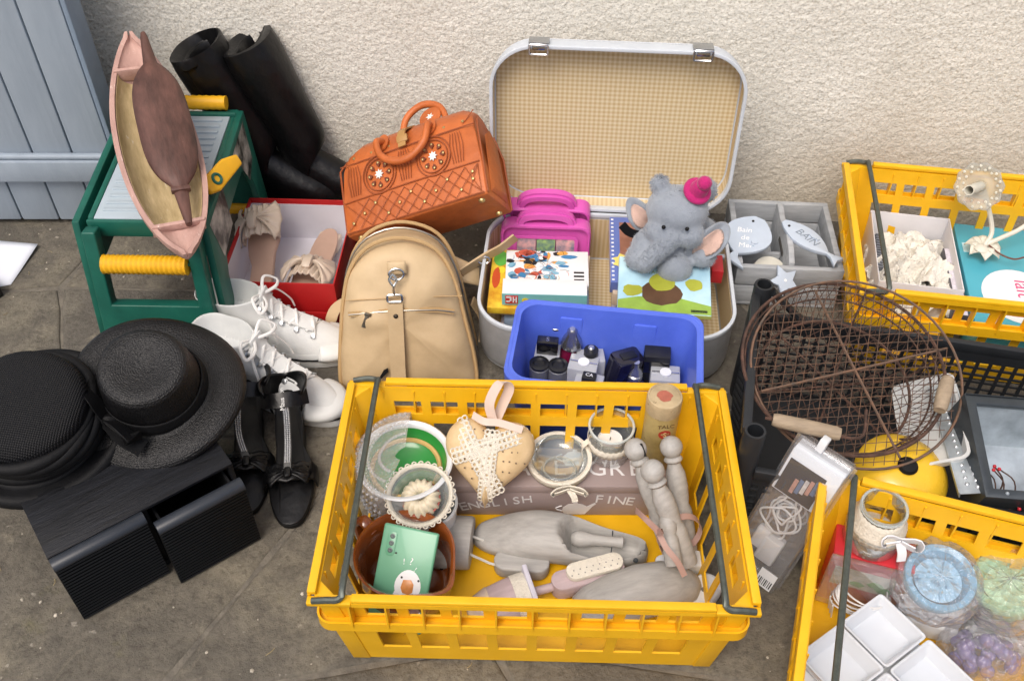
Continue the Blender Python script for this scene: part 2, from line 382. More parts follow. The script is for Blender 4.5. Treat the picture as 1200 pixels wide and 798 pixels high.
# ---- grit and bits of debris scattered on the paving (nobody could count it)
rg = random.Random(31); gb_ = B()
for k in range(420):
    x, y = rg.uniform(-1.35, 1.2), rg.uniform(.35, 1.82); r = rg.choice((.0012, .0016, .002, .0028, .004)); sq = rg.uniform(.5, 1)
    gb_.lathe([(0, -r*.4), (r*.9, -r*.1), (r*.7, r*.5*sq), (0, r*.7*sq)], 5, TR((x, y, 0), (rg.uniform(-.3, .3), rg.uniform(-.3, .3), rg.uniform(0, 6)), (1, rg.uniform(.5, 1.3), 1)))
go = gb_.obj('grit', mat('grit_stone', hx('8f887b'), .85, var=.5, scale=9, col2=hx('b5ad9e')), smooth=0); go['kind'] = 'stuff'; go['label'] = 'small stones and grit scattered over the paving'; go['category'] = 'grit'
dl = B()
for k in range(60):
    x, y = rg.uniform(-1.3, .4), rg.uniform(.4, 1.75); a = rg.uniform(0, 6.28); L = rg.uniform(.006, .022)
    dl.tube([(x, y, .001), (x+L*.5*cos(a)+.002, y+L*.5*sin(a), .0018), (x+L*cos(a), y+L*sin(a), .001)], .0005, 4)
do = dl.obj('straw_bits', mat('dry_straw', hx('7d6a48'), .8, var=.4, scale=9, col2=hx('a39268')), smooth=0); do['kind'] = 'stuff'; do['label'] = 'bits of dry straw and stalk littering the paving'; do['category'] = 'debris'

# ================================================================== YELLOW CRATES
YEL = mat('yellow_plastic', (.80, .44, .006), .42, var=.05, scale=18, col2=(.82, .46, .01), bump=.06, bscale=90, wear=((.60, .33, .03), .66, 45))
STEEL = mat('dark_steel', hx('5c625c'), .45, .6, var=.2, scale=120, wear=(hx('8f918a'), .66, 150))
def crate(label, loc, yaw):
    t = thing('crate', label, 'crate', loc, yaw, 'yellow plastic crates with steel bars')
    bi, ti, H = .036, .011, .218                               # inset at the bottom, inset below the rim, panel height
    def cor(sx, sy, top): i = ti if top else bi; return V((sx*(.3-i), sy*(.2-i), H if top else .004))
    B().box(-.3+bi+.002, .3-bi-.002, -.2+bi+.002, .2-bi-.002, .004, .010).obj('base', YEL, t, .001)
    for sx in (-1, 1):
        for sy in (-1, 1): B().box(sx*.2-.05, sx*.2+.05, sy*.12-.03, sy*.12+.03, 0, .0042).obj('foot', YEL, t)
    def side(c0, c1, n):
        us = [0]; m = .085 if n > 6 else .13; w = (1-2*m)/n
        for k in range(n): us += [m+w*k+w*.13, m+w*(k+1)-w*.13]
        us.append(1)
        vv = [0, .2, .645, .735, .865, 1]
        def sol(i, j): return not (i % 2 == 1 and j in (1, 3))
        B().panel([cor(*c0, 0), cor(*c1, 0), cor(*c1, 1), cor(*c0, 1)], us, vv, sol, .0032).obj('side_panel', YEL, t)
    side((-1, -1), (1, -1), 8); side((1, 1), (-1, 1), 8); side((1, -1), (1, 1), 5); side((-1, 1), (-1, -1), 5)
    for sx in (-1, 1):
        for sy in (-1, 1):
            r = []
            for top in (0, 1):
                c = cor(sx, sy, top); r.append([c+V((sx*.002, sy*.002, 0)), c+V((-sx*.024, sy*.002, 0)), c+V((-sx*.024, -sy*.004, 0)), c+V((-sx*.004, -sy*.024, 0)), c+V((sx*.002, -sy*.024, 0))])
            B().loft(r).obj('corner_post', YEL, t, .0015)
    # rim: L section, dipped where the bars rest
    for sy in (-1, 1):
        y1 = sy*.2
        B().box(-.24, .24, min(y1, y1-sy*.012), max(y1, y1-sy*.012), .2195, .227).obj('rim_rail', YEL, t, .0015)
        B().box(-.24, .24, min(y1, y1-sy*.004), max(y1, y1-sy*.004), .211, .2197).obj('rim_lip', YEL, t)
        for sx in (-1, 1):
            x0, x1 = sorted((sx*.2405, sx*.3))
            B().box(x0, x1, min(y1, y1-sy*.012), max(y1, y1-sy*.012), .2105, .2185).obj('rim_corner', YEL, t, .0015)
    for sx in (-1, 1):
        x1 = sx*.3
        B().box(min(x1, x1-sx*.012), max(x1, x1-sx*.012), -.1875, .1875, .2195, .227).obj('rim_rail', YEL, t, .0015)
        B().box(min(x1, x1-sx*.004), max(x1, x1-sx*.004), -.1875, .1875, .211, .2197).obj('rim_lip', YEL, t)
    B().ring(rrect(.592, .392, .022), rrect(.560, .360, .008), .146, .154).obj('flange', YEL, t, .001)
    B().ring(rrect(.594, .394, .022), rrect(.588, .388, .019), .142, .162).obj('flange_lip', YEL, t)
    rb = B().box(-.0013, .0013, -.0105, .006, .1542, .2115).mesh('rib'); rb.materials.append(YEL)
    for k in range(11):
        for sy in (-1, 1): link('rib', rb, t, TR((-.245+.049*k, sy*.1885, 0), (0, 0, 0 if sy < 0 else pi)))
    for k in range(7):
        for sx in (-1, 1): link('rib', rb, t, TR((sx*.2885, -.147+.049*k, 0), (0, 0, -pi/2 if sx < 0 else pi/2)))
    for sx in (-1, 1):
        x = sx*.252; o = sx*.292; z = .2245
        pts = [(o, .197, z-.004), (sx*.272, .198, z), (sx*.258, .197, z), (x, .19, z+.003), (x, .175, z+.008), (x, 0, z+.010), (x, -.175, z+.008), (x, -.19, z+.003), (sx*.258, -.197, z), (sx*.272, -.198, z), (o, -.197, z-.004)]
        B().tube(bez(pts, 4), .0047, 8).obj('steel_bar', STEEL, t)
    return t
C1 = V((.033, .859, 0)); Y1 = rad(-1.6)
C2a, Y2 = G(988, 186, .227), rad(-9)
C3a, Y3 = G(962, 546, .227), rad(-18)
def cen(bl, y): return V((bl.x+.3*cos(y)+.2*sin(y), bl.y+.3*sin(y)-.2*cos(y), 0))
C2, C3 = cen(C2a, Y2), cen(C3a, Y3)
crate('yellow crate holding grey wooden shoe forms, a tea box and a lace heart', C1, Y1)
crate('yellow crate against the wall holding a white candle arm and a turquoise carton', C2, Y2)
crate('yellow crate holding white square dishes and plastic-wrapped bowls', C3, Y3)

# ================================================================== LEFT SIDE
GREEN = mat('green_plastic', hx('12564a'), .45, var=.12, scale=20, col2=hx('165f50'), bump=.08, wear=(hx('5a8a7c'), .72, 60))
GREYP = mat('grey_tread', hx('a9b7c0'), .5, var=.06, scale=14, wear=(hx('87939b'), .7, 40))
YGRIP = mat('yellow_grip', (.80, .42, .01), .5, var=.06, scale=30)
BLACK = mat('black_soft', hx('0c0c0e'), .6, var=.3, scale=30, bump=.1, spec=.3)
LEATH = mat('black_leather', hx('0b0b0d'), .38, var=.3, scale=18, bump=.5, bscale=38, spec=.4)
WHITE = mat('white_canvas', hx('dcdedd'), .75, var=.05, scale=20, bump=.12, bscale=500)

# ---- step stool: two splayed end frames, ribbed grey treads, side aprons
stool = thing('step_stool', 'green step stool with grey ribbed tread and yellow grips', 'step stool', (0, 0, 0))
F0, F1 = V((-.756, 1.345, .292)), V((-.552, 1.340, .292))       # front end top corners
R0, R1 = V((-.768, 1.748, .292)), V((-.556, 1.743, .292))       # rear end top corners
def lerp2(u, v): return F0.lerp(F1, u).lerp(R0.lerp(R1, u), v)
tr = B()
def stool_slab(u0, u1, v0, v1, z0, z1):
    q = [lerp2(u0, v0), lerp2(u1, v0), lerp2(u1, v1), lerp2(u0, v1)]
    tr.loft([[(p.x, p.y, z0) for p in q], [(p.x, p.y, z1) for p in q]])
stool_slab(.06, .94, .10, .93, .286, .297); tr.obj('tread', GREYP, stool, .002)
for k in range(15):
    v = .15+.052*k; tr = B(); stool_slab(.12, .88, v, v+.022, .2965, .2995); tr.obj('tread_ridge', GREYP, stool, .001)
tr = B(); stool_slab(0, 1, .075, .0995, .262, .298); tr.obj('front_beam', GREEN, stool, .005)
tr = B(); stool_slab(0, 1, .931, .962, .262, .302); tr.obj('rear_beam', GREEN, stool, .005)
for u0, u1 in ((0, .0595), (.9405, 1)):
    tr = B(); stool_slab(u0, u1, .1, .9305, .21, .298); tr.obj('side_beam', GREEN, stool, .005)
def end_frame(A0, A1, dy, zf):
    """leg pair that splays outward by dy, with a window below the yellow grip and a lower cross panel"""
    ax = (A1-A0).normalized(); w = (A1-A0).length
    bl, br = A0+V((-.010, dy, -.292)), A1+V((.006, dy, -.292))
    b = B(); T = .026
    us = [0, .12, .88, 1]; vs = [0, .22, .50, .78, .80, 1]
    c = [bl, br, A1+V((0, 0, .004)), A0+V((0, 0, .004))]
    if dy > 0: c = [c[1], c[0], c[3], c[2]]
    b.panel(c, us, vs, lambda i, j: not (i == 1 and j in (0, 2, 4)), T); b.obj('end_frame', GREEN, stool, .006, 3)
    m0, m1 = A0+ax*w*.13, A1-ax*w*.13
    P = [m0+V((0, dy*.20, -.058)), m1+V((0, dy*.20, -.058))]
    n = 34; pts = [P[0].lerp(P[1], i/n) for i in range(n+1)]
    B().tube(pts, [.0165 if i % 2 else .0182 for i in range(n+1)], 14).obj('grip', YGRIP, stool)
end_frame(F0, F1, -.055, 0); 
end_frame(R0, R1, .02, 0)
# rear grip above the tread and the low rear rung
n = 26; P0, P1 = lerp2(.08, .985)+V((0, 0, .022)), lerp2(.9, .985)+V((0, 0, .022))
B().tube([P0.lerp(P1, i/n) for i in range(n+1)], [.0135 if i % 2 else .0148 for i in range(n+1)], 14).obj('grip', YGRIP, stool)
P0, P1 = V((-.60, 1.755, .075)), V((-.545, 1.752, .075))
P0, P1 = G(255, 243, .04), G(294, 242, .04)
n = 16; B().tube([P0.lerp(P1, i/n) for i in range(n+1)], [.0150 if i % 2 else .0165 for i in range(n+1)], 14).obj('grip', YGRIP, stool)
# right-hand apron with a V valley between the legs, seen from the side
fr, rr_ = F1+V((.004, .03, 0)), R1+V((.004, -.01, 0))
pr_ = [(0, .296), (1, .300), (1.06, .0), (.92, .0), (.87, .15), (.80, .205), (.70, .225), (.30, .225), (.17, .205), (.09, .15), (.02, .0), (-.15, .0)]
ap = B()
def sidep(q, off):
    p = fr.lerp(rr_, q[0]); return (p.x-.006+off+(.297-q[1])*.03, p.y, q[1])
ap.loft([[sidep(q, 0) for q in pr_], [sidep(q, .014) for q in pr_]]); ap.obj('side_apron', GREEN, stool, .003)
fl, rl = F0+V((-.018, .03, 0)), R0+V((-.018, -.01, 0)); ap = B()
def sidel(q, off): p = fl.lerp(rl, q[0]); return (p.x+.006-off-(.297-q[1])*.03, p.y, q[1])
ap.loft([[sidel(q, 0) for q in pr_], [sidel(q, .014) for q in pr_]]); ap.obj('side_apron', GREEN, stool, .003)
# yellow latch on the side and a picture sticker
c = G(257, 205, .318); lt = B(); o_ = [(-.016, -.052), (.012, -.052), (.020, -.03), (.014, .05), (-.006, .054), (-.018, .02)]
latch = lt.prism(o_, 0, .014).obj('latch', YGRIP, stool, .004, 3, T=frame(c, (.35, .94, .0), (.75, -.25, .62)) @ Matrix.Rotation(-pi/2, 4, 'Z'))
B().tube(arc((.0, -.022, .0145), .009, 0, 2*pi, 16, (1, 0, 0), (0, 1, 0))[:-1], .003, 6, True).obj('finger_ring', GREEN, latch)
sq = [sidep(q, .0146) for q in ((.63, .285), (.93, .29), (.93, .20), (.80, .18))]
B().add(sq, [(0, 1, 2, 3)]).obj('sticker', mat('photo_sticker', hx('2c332c'), .4, var=.5, scale=24, col2=hx('b9b6ad'), mix=.58), stool)
sq = [sidep(q, .0146) for q in ((.03, .285), (.34, .287), (.34, .20), (.10, .19))]
B().add(sq, [(0, 1, 2, 3)]).obj('sticker', MATS['photo_sticker'], stool)

# ---- painted wooden boat tray lying on the stool, dark carved paddle-shaped piece in it
PINK = mat('pink_wood', hx('b08a80'), .7, var=.12, scale=12, col2=hx('bd9a8f'), bump=.25, bscale=60, stretch=(1, 4, 4), wear=(hx('e0cfc4'), .62, 26))
TANW = mat('tan_wood', hx('b09a6e'), .7, var=.15, scale=16, col2=hx('c4b088'), bump=.25, bscale=50, stretch=(1, 4, 4), wear=(hx('d6cdb8'), .62, 30))
DKW = mat('dark_carved_wood', hx('452c26'), .55, var=.3, scale=14, col2=hx('5e4038'), bump=.4, bscale=40, stretch=(1, 3, 3), wear=(hx('8a6a60'), .66, 30))
tipA, tipB = WY(153, 52, 1.742), G(222, 311, .318)
# lay the hull along the line between its two ends; local x = length, z = up
bl_ = (tipA-tipB).length
zax = V((.24, -.40, .90))
boat = thing('boat_tray', 'long pink and tan wooden boat-shaped tray lying over the green stool', 'tray', M=frame((tipA+tipB)/2, tipA-tipB, zax))
def hull(w, d, z, n=44, L=bl_):
    rings = []
    for i in range(n+1):
        t = -1+2*i/n; k = max(.0, 1-abs(t)**2.2)**.75; hw = max(.007, w*k); x = t*L/2
        lift = .03*abs(t)**3
        rings.append((x, hw, d*max(.25, k**.5), z+lift))
    return rings
b = B(); R = hull(.072, .060, .0); rings = []
for x, hw, d, z in R:
    out = [(x, hw*cos(pi+pi*k/10)*1.0, z+d*sin(pi+pi*k/10)) for k in range(11)]
    rings.append(out+[(x, hw-.001, z+.002), (x, max(.001, hw-.008), z+.0), (x, 0, z-.0005), (x, -max(.001, hw-.008), z+.0), (x, -hw+.001, z+.002)])
# hollow: cut the deck away by using separate outer shell, inner shell and rim
sh = B()
rings = []
for x, hw, d, z in R:
    o1 = [(x, -hw*cos(pi*k/12), z-d*sin(pi*k/12)) for k in range(13)]
    ih, idp = max(.0015, hw-.009), max(.003, d-.010)
    end = abs(x) > bl_/2*.70
    i1 = [(x, ih*cos(pi*k/12), z-(.010 if end else idp)*sin(pi*k/12)) for k in range(13)]
    rings.append(o1+i1)
sh.loft(rings); sh.obj('hull', PINK, boat, smooth=50)
li = B(); rings = []
for x, hw, d, z in R:
    if abs(x) > bl_/2*.69: continue
    ih, idp = max(.0015, hw-.0105), max(.003, d-.0115)
    rings.append([(x, ih*cos(pi*k/12), z-.004-(idp-.006)*sin(pi*k/12)) for k in range(13)]+[(x, (ih-.001)*cos(pi*k/12), z-.0035-(idp-.008)*sin(pi*k/12)) for k in range(12, -1, -1)])
li.loft(rings); li.obj('lining', TANW, boat, smooth=50)
for sx in (-1, 1):
    x = sx*bl_/2*.70; hw = .072*max(0, 1-.70**2.2)**.75
    B().box(x-.004, x+.004, -hw+.002, hw-.002, -.012, .014).obj('thwart', PINK, boat, .002)
pA, pB = WY(161, 47, 1.70), G(214, 270, .335)
# keep it resting in the hull: same frame, shifted
pd = thing('wooden_paddle', 'dark brown carved wooden piece with pointed ends resting in the boat tray', 'wood carving', M=frame((pA+pB)/2+V((.012, .004, .006)), pA-pB, zax))
L2 = (pA-pB).length; b = B(); rings = []
def bodyw(t):
    return .047*max(0, 1-(abs((t-.02)/.66))**3.2)**.6 if abs(t-.02) < .66 else 0
for i in range(49):
    t = -1+2*i/48; w = bodyw(t); neck = .014*(1-.55*max(0, abs(t)-.6)/.4)
    hw = max(w, neck if abs(t) < .985 else .005); th = max(.017*(w/.047)**.6 if w else 0, .007)
    rings.append([(t*L2/2, hw*cos(2*pi*k/16), th*sin(2*pi*k/16)*(1 if sin(2*pi*k/16) > 0 else .8)+.004*t*t) for k in range(16)])
b.loft(rings); b.obj('body', DKW, pd, smooth=60)
B().box(-L2*.345, -L2*.325, -.016, .016, .0, .0125).obj('collar', DKW, pd, .002)

# ---- tall black boots
def boot(label, toe, heel, top, rt):
    t = thing('boot', label, 'boot', (heel.x, heel.y, 0), 0, 'pair of tall black leather boots')
    O = V((heel.x, heel.y, 0)); d = (toe-heel); d.z = 0; Lf = d.length; d.normalize(); s = V((-d.y, d.x, 0))
    ank = d*.05+V((0, 0, .13)); tp = top-O
    b = B(); rings = []; N = 20
    # foot: rings perpendicular to d
    for x, w, zc, hz in ((Lf, .006, .030, .018), (Lf-.008, .024, .034, .028), (Lf-.035, .040, .043, .038), (Lf-.08, .044, .054, .050), (Lf-.12, .041, .068, .062), (Lf-.155, .039, .080, .074)):
        rings.append([d*x+s*(w*cos(2*pi*k/N))+V((0, 0, zc+hz*sin(2*pi*k/N))) for k in range(N)])
    # bend round the ankle and up the shaft
    ax = (tp-ank).normalized()
    for q, rw, rl in ((-.02, .040, .074), (.04, .042, .062), (.10, .047, .055), (.20, .062, .062), (.30, .066, .064), ((tp-ank).length-.01, rt, rt*.50), ((tp-ank).length, rt, rt*.45)):
        c = ank+ax*q; f = (d-ax*d.dot(ax)).normalized()
        if q < 0: f = (d*.6+V((0, 0, .8))).normalized(); c = d*.055+V((0, 0, .092))
        if q == .04: f = (f+V((0, 0, .35))).normalized()
        rings.append([c+s*(rw*cos(2*pi*k/N))+f*(rl*sin(2*pi*k/N))+ax*(.008*sin(4*pi*k/N+1)+.006*nz3((k, 1, 7), .9) if q > .3 else 0)+s*(.006*nz3((k, q*30, 3), .4))+f*(.006*nz3((k, q*30, 9), .4)) for k in range(N)])
    inner = [V(p) for p in rings[-1]]; cI = sum(inner, V())/N
    rings.append([cI+(p-cI)*.93-ax*.001 for p in inner]); rings.append([cI+(p-cI)*.86-ax*.12 for p in inner])
    b.loft(rings, True, True); b.obj('upper', LEATH, t, smooth=80, sub=1)
    so_ = B(); ol = []
    for k in range(24):
        a = 2*pi*k/24; xx = cos(a); ol.append(d*(Lf/2+.002+(Lf/2+.004)*xx)+s*((.040 if xx > 0 else .033)*sin(a)))
    so_.loft([[p for p in ol], [p+V((0, 0, .012)) for p in ol]]); so_.obj('sole', BLACK, t, .002)
    B().loft([[d*x+s*y for x, y in ((-.002, -.03), (.05, -.03), (.05, .03), (-.002, .03))], [d*x+s*y+V((0, 0, .028)) for x, y in ((-.004, -.03), (.055, -.03), (.055, .03), (-.004, .03))]]).obj('heel', BLACK, t, .004)
    return t
boot('tall black leather boot leaning on the green stool, its top slumped open', V((-.385, 1.80, 0)), V((-.605, 1.825, 0)), WY(234, 62, 1.835), .070)
boot('tall black leather boot standing against the wall behind the other boot', V((-.30, 1.815, 0)), V((-.50, 1.838, 0)), WY(290, 50, 1.85), .052)

# ---- red shoe box with beige mules
RED = mat('red_card', hx('b01a1c'), .45, var=.08, scale=15)
RWHT = mat('box_lining', hx('d9d7df'), .7, var=.03)
rbx = thing('shoe_box', 'red shoe box with white lining standing in its lid', 'box', (-.452, 1.553, 0), rad(-2.5))
w, d_, H = .228, .268, .112
def tray(par, w, d_, z0, z1, t, m, nm, inner=None):
    B().box(-w/2, w/2, -d_/2, d_/2, z0, z0+t).obj(nm+'_bottom', m, par)
    for (x0, x1, y0, y1) in ((-w/2, w/2, -d_/2, -d_/2+t), (-w/2, w/2, d_/2-t, d_/2), (-w/2, -w/2+t, -d_/2+t, d_/2-t), (w/2-t, w/2, -d_/2+t, d_/2-t)):
        B().box(x0, x1, y0, y1, z0+t, z1).obj(nm+'_wall', m, par, .0006)
        if inner: pass
tray(rbx, w, d_, .004, H, .0028, RED, 'box'); tray(rbx, w+.012, d_+.012, 0, .042, .0025, RED, 'lid')
B().box(-w/2+.003, w/2-.003, -d_/2+.003, d_/2-.003, .007, .0085).obj('lining_sheet', RWHT, rbx)
for (x0, x1, y0, y1) in ((-w/2+.0029, w/2-.0029, -d_/2+.0029, -d_/2+.0038), (-w/2+.0029, w/2-.0029, d_/2-.0038, d_/2-.0029), (-w/2+.0029, -w/2+.0038, -d_/2+.0039, d_/2-.0039), (w/2-.0038, w/2-.0029, -d_/2+.0039, d_/2-.0039)):
    B().box(x0, x1, y0, y1, .0086, H-.012).obj('lining_wall', RWHT, rbx)
BEIGE = mat('beige_satin', hx('cdbcaa'), .42, var=.07, scale=20, bump=.1, sheen=.2); INS = mat('insole_tan', hx('bfa08e'), .5, var=.06)
INK = mat('ink_brown', hx('6b4f44'), .6, var=.1)
def foot_outline(L, wt, wh, n=28):
    o = []
    for k in range(n):
        a = 2*pi*k/n; x = cos(a); y = sin(a); ww = (wt if x > 0 else wh); mid = 1-.16*math.exp(-((x+.15)/.3)**2)
        o.append((L/2*x, ww*y*mid*(abs(y)**-.25 if abs(y) > .05 else 1)))
    return o
def mule(label, M):
    t = thing('mule_shoe', label, 'shoe', M=M, group='pair of beige bow mules')
    o = foot_outline(.235, .038, .030); lift = lambda x: .020*max(0, -x/.12)**1.4
    B().loft([[(x, y, lift(x)-.006) for x, y in o], [(x, y, lift(x)+.006) for x, y in o]]).obj('sole', INS, t, .003)
    B().box(-.115, -.075, -.024, .024, -.012, .016).obj('heel', BEIGE, t, .004)
    s_ = B()
    def fn(u, v):
        a = pi*(v); x = .025+.068*u; w_ = .040-.004*u; gather = 1-.22*math.exp(-((v-.5)/.12)**2)*1
        return (x+.006*sin(a*9)*sin(a)*.4, -w_*cos(a), .004+.040*sin(a)**.8*(.94+.08*sin(v*60+u*3)))
    s_.grid(14, 40, fn); s_.obj('bow_strap', BEIGE, t, solid=.003, smooth=60)
    for sy in (-1, 1):
        f = B()
        def fw(u, v): r = .012+.044*u; a = (v-.5)*1.5*(u**.7); return (.058+r*sin(a)*1.2, sy*r*cos(a)*.95, .048-.026*u*u+.003*sin(v*22))
        f.grid(10, 16, fw); f.obj('bow_loop', BEIGE, t, solid=.005, smooth=60)
    B().lathe([(.0, -.012), (.012, -.008), (.014, 0), (.012, .008), (0, .012)], 12, TR((.058, 0, .048), (pi/2, 0, 0), (1.6, .7, 1))).obj('bow_knot', BEIGE, t)
    for k in range(5): B().box(-.100+.009*k, -.097+.009*k, -.010+.002*(k % 2), .010-.002*(k % 2), .0175-.0016*k, .0178-.0016*k).obj('print_line', INK, t)
    return t
mule('beige bow mule lying turned over in the corner of the red shoe box', frame(V((-.515, 1.565, .062)), (-.10, 1, .42), (-.30, -.25, .9)))
mule('beige bow mule with its printed insole showing in the red shoe box', frame(V((-.405, 1.545, .046)), (-.12, -1, .16), (.05, -.1, 1)))

# ---- white canvas high-tops
LACE = mat('white_lace', hx('e6e6e4'), .8, var=.04); RUB = mat('white_rubber', hx('dadcdb'), .45, var=.04)
def sneaker(label, heel, toe, mirror):
    d = toe-heel; Lf = d.length
    t = thing('sneaker', label, 'sneaker', heel, math.atan2(d.y, d.x), 'pair of white canvas high-tops'); t.scale = (1, 1.06, 1.16)
    N = 36
    def ring_at(z, xb, xf, wf, wb, sh=0):
        o = []
        for k in range(N):
            a = 2*pi*k/N; c, s_ = cos(a), sin(a); x = (xb+xf)/2+(xf-xb)/2*c
            tt = (x-xb)/(xf-xb); w_ = wb+(wf-wb)*min(1, max(0, (tt-.25)/.45)); w_ *= 1-.10*math.exp(-((tt-.42)/.16)**2)
            o.append((x, w_*math.copysign(abs(s_)**.8, s_)+mirror*.010*max(0, tt-.6)*(xf-xb)/Lf, z+sh*(tt)))
        return o
    rg = [ring_at(.0, 0, Lf, .047, .034), ring_at(.020, -.002, Lf+.001, .047, .034), ring_at(.030, .0, Lf-.006, .045, .034), ring_at(.044, .0, Lf-.025, .042, .034), ring_at(.056, .002, Lf-.058, .038, .034), ring_at(.068, .003, Lf-.090, .036, .035), ring_at(.084, .004, .150, .035, .036), ring_at(.102, .002, .126, .035, .037), ring_at(.122, -.006, .118, .037, .041)]
    b = B()
    inner = [[(.056+(x-.056)*q, y*q, z+dz) for x, y, z in rg[-1]] for q, dz in ((.97, .001), (.90, -.004), (.82, -.05))]
    b.loft(rg[2:]+inner, False, True); b.obj('upper', WHITE, t, smooth=80, sub=1)
    B().loft(rg[:3]).obj('sole', RUB, t, .002)
    band = [(x*1.0, y, .019) for x, y, z in ring_at(.02, -.0035, Lf+.0025, .0485, .0355)]
    B().tube(band, .0016, 6, True).obj('black_stripe', BLACK, t)
    cap = B()
    def fc(u, v):
        a = (v-.5)*pi; x = Lf-.062+.062*cos(a)*u; return (x, .0475*sin(a)*min(1, .55+.5*u)*1+mirror*.002, .022+.021*max(0, 1-u**2.2)**.5*(1-.45*abs(v-.5)*2*u))
    cap.grid(10, 20, fc); cap.obj('toe_cap', RUB, t, solid=.003, smooth=80)
    # tongue and laces up the instep
    T0, T1 = V((Lf-.075, 0, .062)), V((.122, 0, .118))
    tg = [T0+V((0, 0, .003)), V((.165, 0, .083)), V((.135, 0, .106)), T1+V((.004, 0, .012))]
    B().ribbon(bez(tg, 5), .034, .004, (0, 1, 0)).obj('tongue', WHITE, t, .001)
    path = bez([T0, V((.160, 0, .086)), V((.132, 0, .108)), T1], 6)
    for i in range(6):
        q = path[min(len(path)-1, int(i*(len(path)-1)/5.5))]; w_ = .019+.002*i*.3
        for sy in (-1, 1):
            B().tube(bez([q+V((.002, -sy*w_, -.004)), q+V((-.004, 0, .007+.002*sy)), q+V((-.013, sy*w_, .005))], 5), .0032, 6, flat=.6).obj('lace', LACE, t)
            e = q+V((.0, sy*(w_+.003), -.004)); B().lathe([(.0045, -.0015), (.0045, .0015), (.002, .002)], 10, TR(e, (-sy*.7, 0, 0))).obj('eyelet', mat('eyelet_metal', hx('b8bcc0'), .3, .9, var=.1), t)
    k = path[-3]
    for sy, sz in ((-1, 1), (1, .7)):
        B().tube(bez([k+V((0, 0, .008)), k+V((-.005, sy*.03, .022)), k+V((.012, sy*.046, .006)), k+V((.018, sy*.025, .008)), k+V((0, 0, .009))], 6), .003, 6, flat=.6).obj('lace_bow', LACE, t)
        B().tube(bez([k+V((0, 0, .008)), k+V((.012, sy*.03, -.002)), k+V((.030, sy*.047, -.035)), k+V((.035, sy*.05, -.055))], 6), .0028, 6, flat=.6).obj('lace_end', LACE, t)
    for xx in (.03, .045): B().lathe([(.0035, -.001), (.0035, .0012), (0, .0014)], 10, TR((xx, -.0375, .075), (pi/2, 0, 0))).obj('vent_eyelet', BLACK, t)
    return t
sneaker('white high-top sneaker beside the red shoe box, laces tied', V((-.590, 1.370, 0)), V((-.300, 1.330, 0)), 1)
sneaker('white high-top sneaker in front of its pair, toe behind the black sandals', V((-.575, 1.280, 0)), V((-.300, 1.172, 0)), -1)

# ---- black drawer cabinet with ribbed fronts
CABW = mat('black_woodgrain', hx('0d0e12'), .5, spec=.35, var=.45, scale=10, col2=hx('15171c'), stretch=(1, 10, 10), bump=.3, bscale=50)
CABP = mat('black_ribbed', hx('08090a'), .38, var=.2, spec=.35)
CABS = mat('slate_bar', hx('2a2f37'), .4, var=.12, scale=30)
cy = rad(36.8); cu, cn = V((cos(cy), sin(cy), 0)), V((sin(cy), -cos(cy), 0))
cab = thing('drawer_cabinet', 'low black cabinet with two ribbed drawers, one pulled open', 'cabinet', G(95, 720), cy)
CW, CD, CH = .290, .215, .155
def cb_(x0, x1, y0, y1, z0, z1, nm, m, bev=.0008): return B().box(x0, x1, y0, y1, z0, z1).obj(nm, m, cab, bev)
cb_(0, CW, .004, CD, CH-.008, CH-.002, 'top', CABW); cb_(0, CW, .004, CD, 0, .008, 'bottom', CABW)
cb_(0, .008, .004, CD, .0082, CH-.0082, 'side', CABW); cb_(CW-.008, CW, .004, CD, .0082, CH-.0082, 'side', CABW)
cb_(.0082, CW-.0082, CD-.008, CD, .0082, CH-.0082, 'back', CABW); cb_(CW/2-.004, CW/2+.004, .008, CD-.009, .0082, CH-.0082, 'divider', CABW)
def drawer(x0, out):
    d = cb_(x0, x0+.140, -.012-out, -.002-out, .0, CH-.014, 'drawer_front', CABP)
    rib = B()
    for k in range(19): rib.tube([(x0+.0008, -.0125-out, .006+.0071*k), (x0+.1392, -.0125-out, .006+.0071*k)], .0026, 6)
    r = rib.obj('ribbing', CABP, d)
    h = B().loft([[(x, -.007-out+.012*cos(a), CH-.008+.010*sin(a)) for a in [2*pi*k/14 for k in range(14)]] for x in (x0, x0+.140)]).obj('pull_bar', CABS, d, .0008)
    if out > .005:
        B().box(x0+.012, x0+.128, -.002-out, CD-.04, .012, .016).obj('drawer_floor', BLK, d)
        for xx in (x0+.010, x0+.126): B().box(xx, xx+.004, -.002-out, CD-.04, .016, CH-.03).obj('drawer_wall', BLK, d)
drawer(.001, 0); drawer(.147, .030)

# ---- hats
STRAW = mat('black_straw', hx('0f0f11'), .34, var=.35, scale=60, bump=.5, bscale=260, spec=.45)
WEAVE = mat('black_weave', hx('0b0c10'), .55, var=.2, scale=40, spec=.3)
n_, l_, b__ = nodes_of(WEAVE); tc_ = n_.new('ShaderNodeTexCoord')
w1 = n_.new('ShaderNodeTexWave'); w1.inputs['Scale'].default_value = 95; w1.bands_direction = 'X'; w2 = n_.new('ShaderNodeTexWave'); w2.inputs['Scale'].default_value = 95; w2.bands_direction = 'Y'
ad_ = n_.new('ShaderNodeMath'); ad_.operation = 'MULTIPLY'; bp_ = n_.new('ShaderNodeBump'); bp_.inputs['Strength'].default_value = .55; bp_.inputs['Distance'].default_value = .004
for w_ in (w1, w2): l_.new(tc_.outputs['Object'], w_.inputs[0])
l_.new(w1.outputs['Fac'], ad_.inputs[0]); l_.new(w2.outputs['Fac'], ad_.inputs[1]); l_.new(ad_.outputs[0], bp_.inputs['Height']); l_.new(bp_.outputs[0], b__.inputs['Normal'])
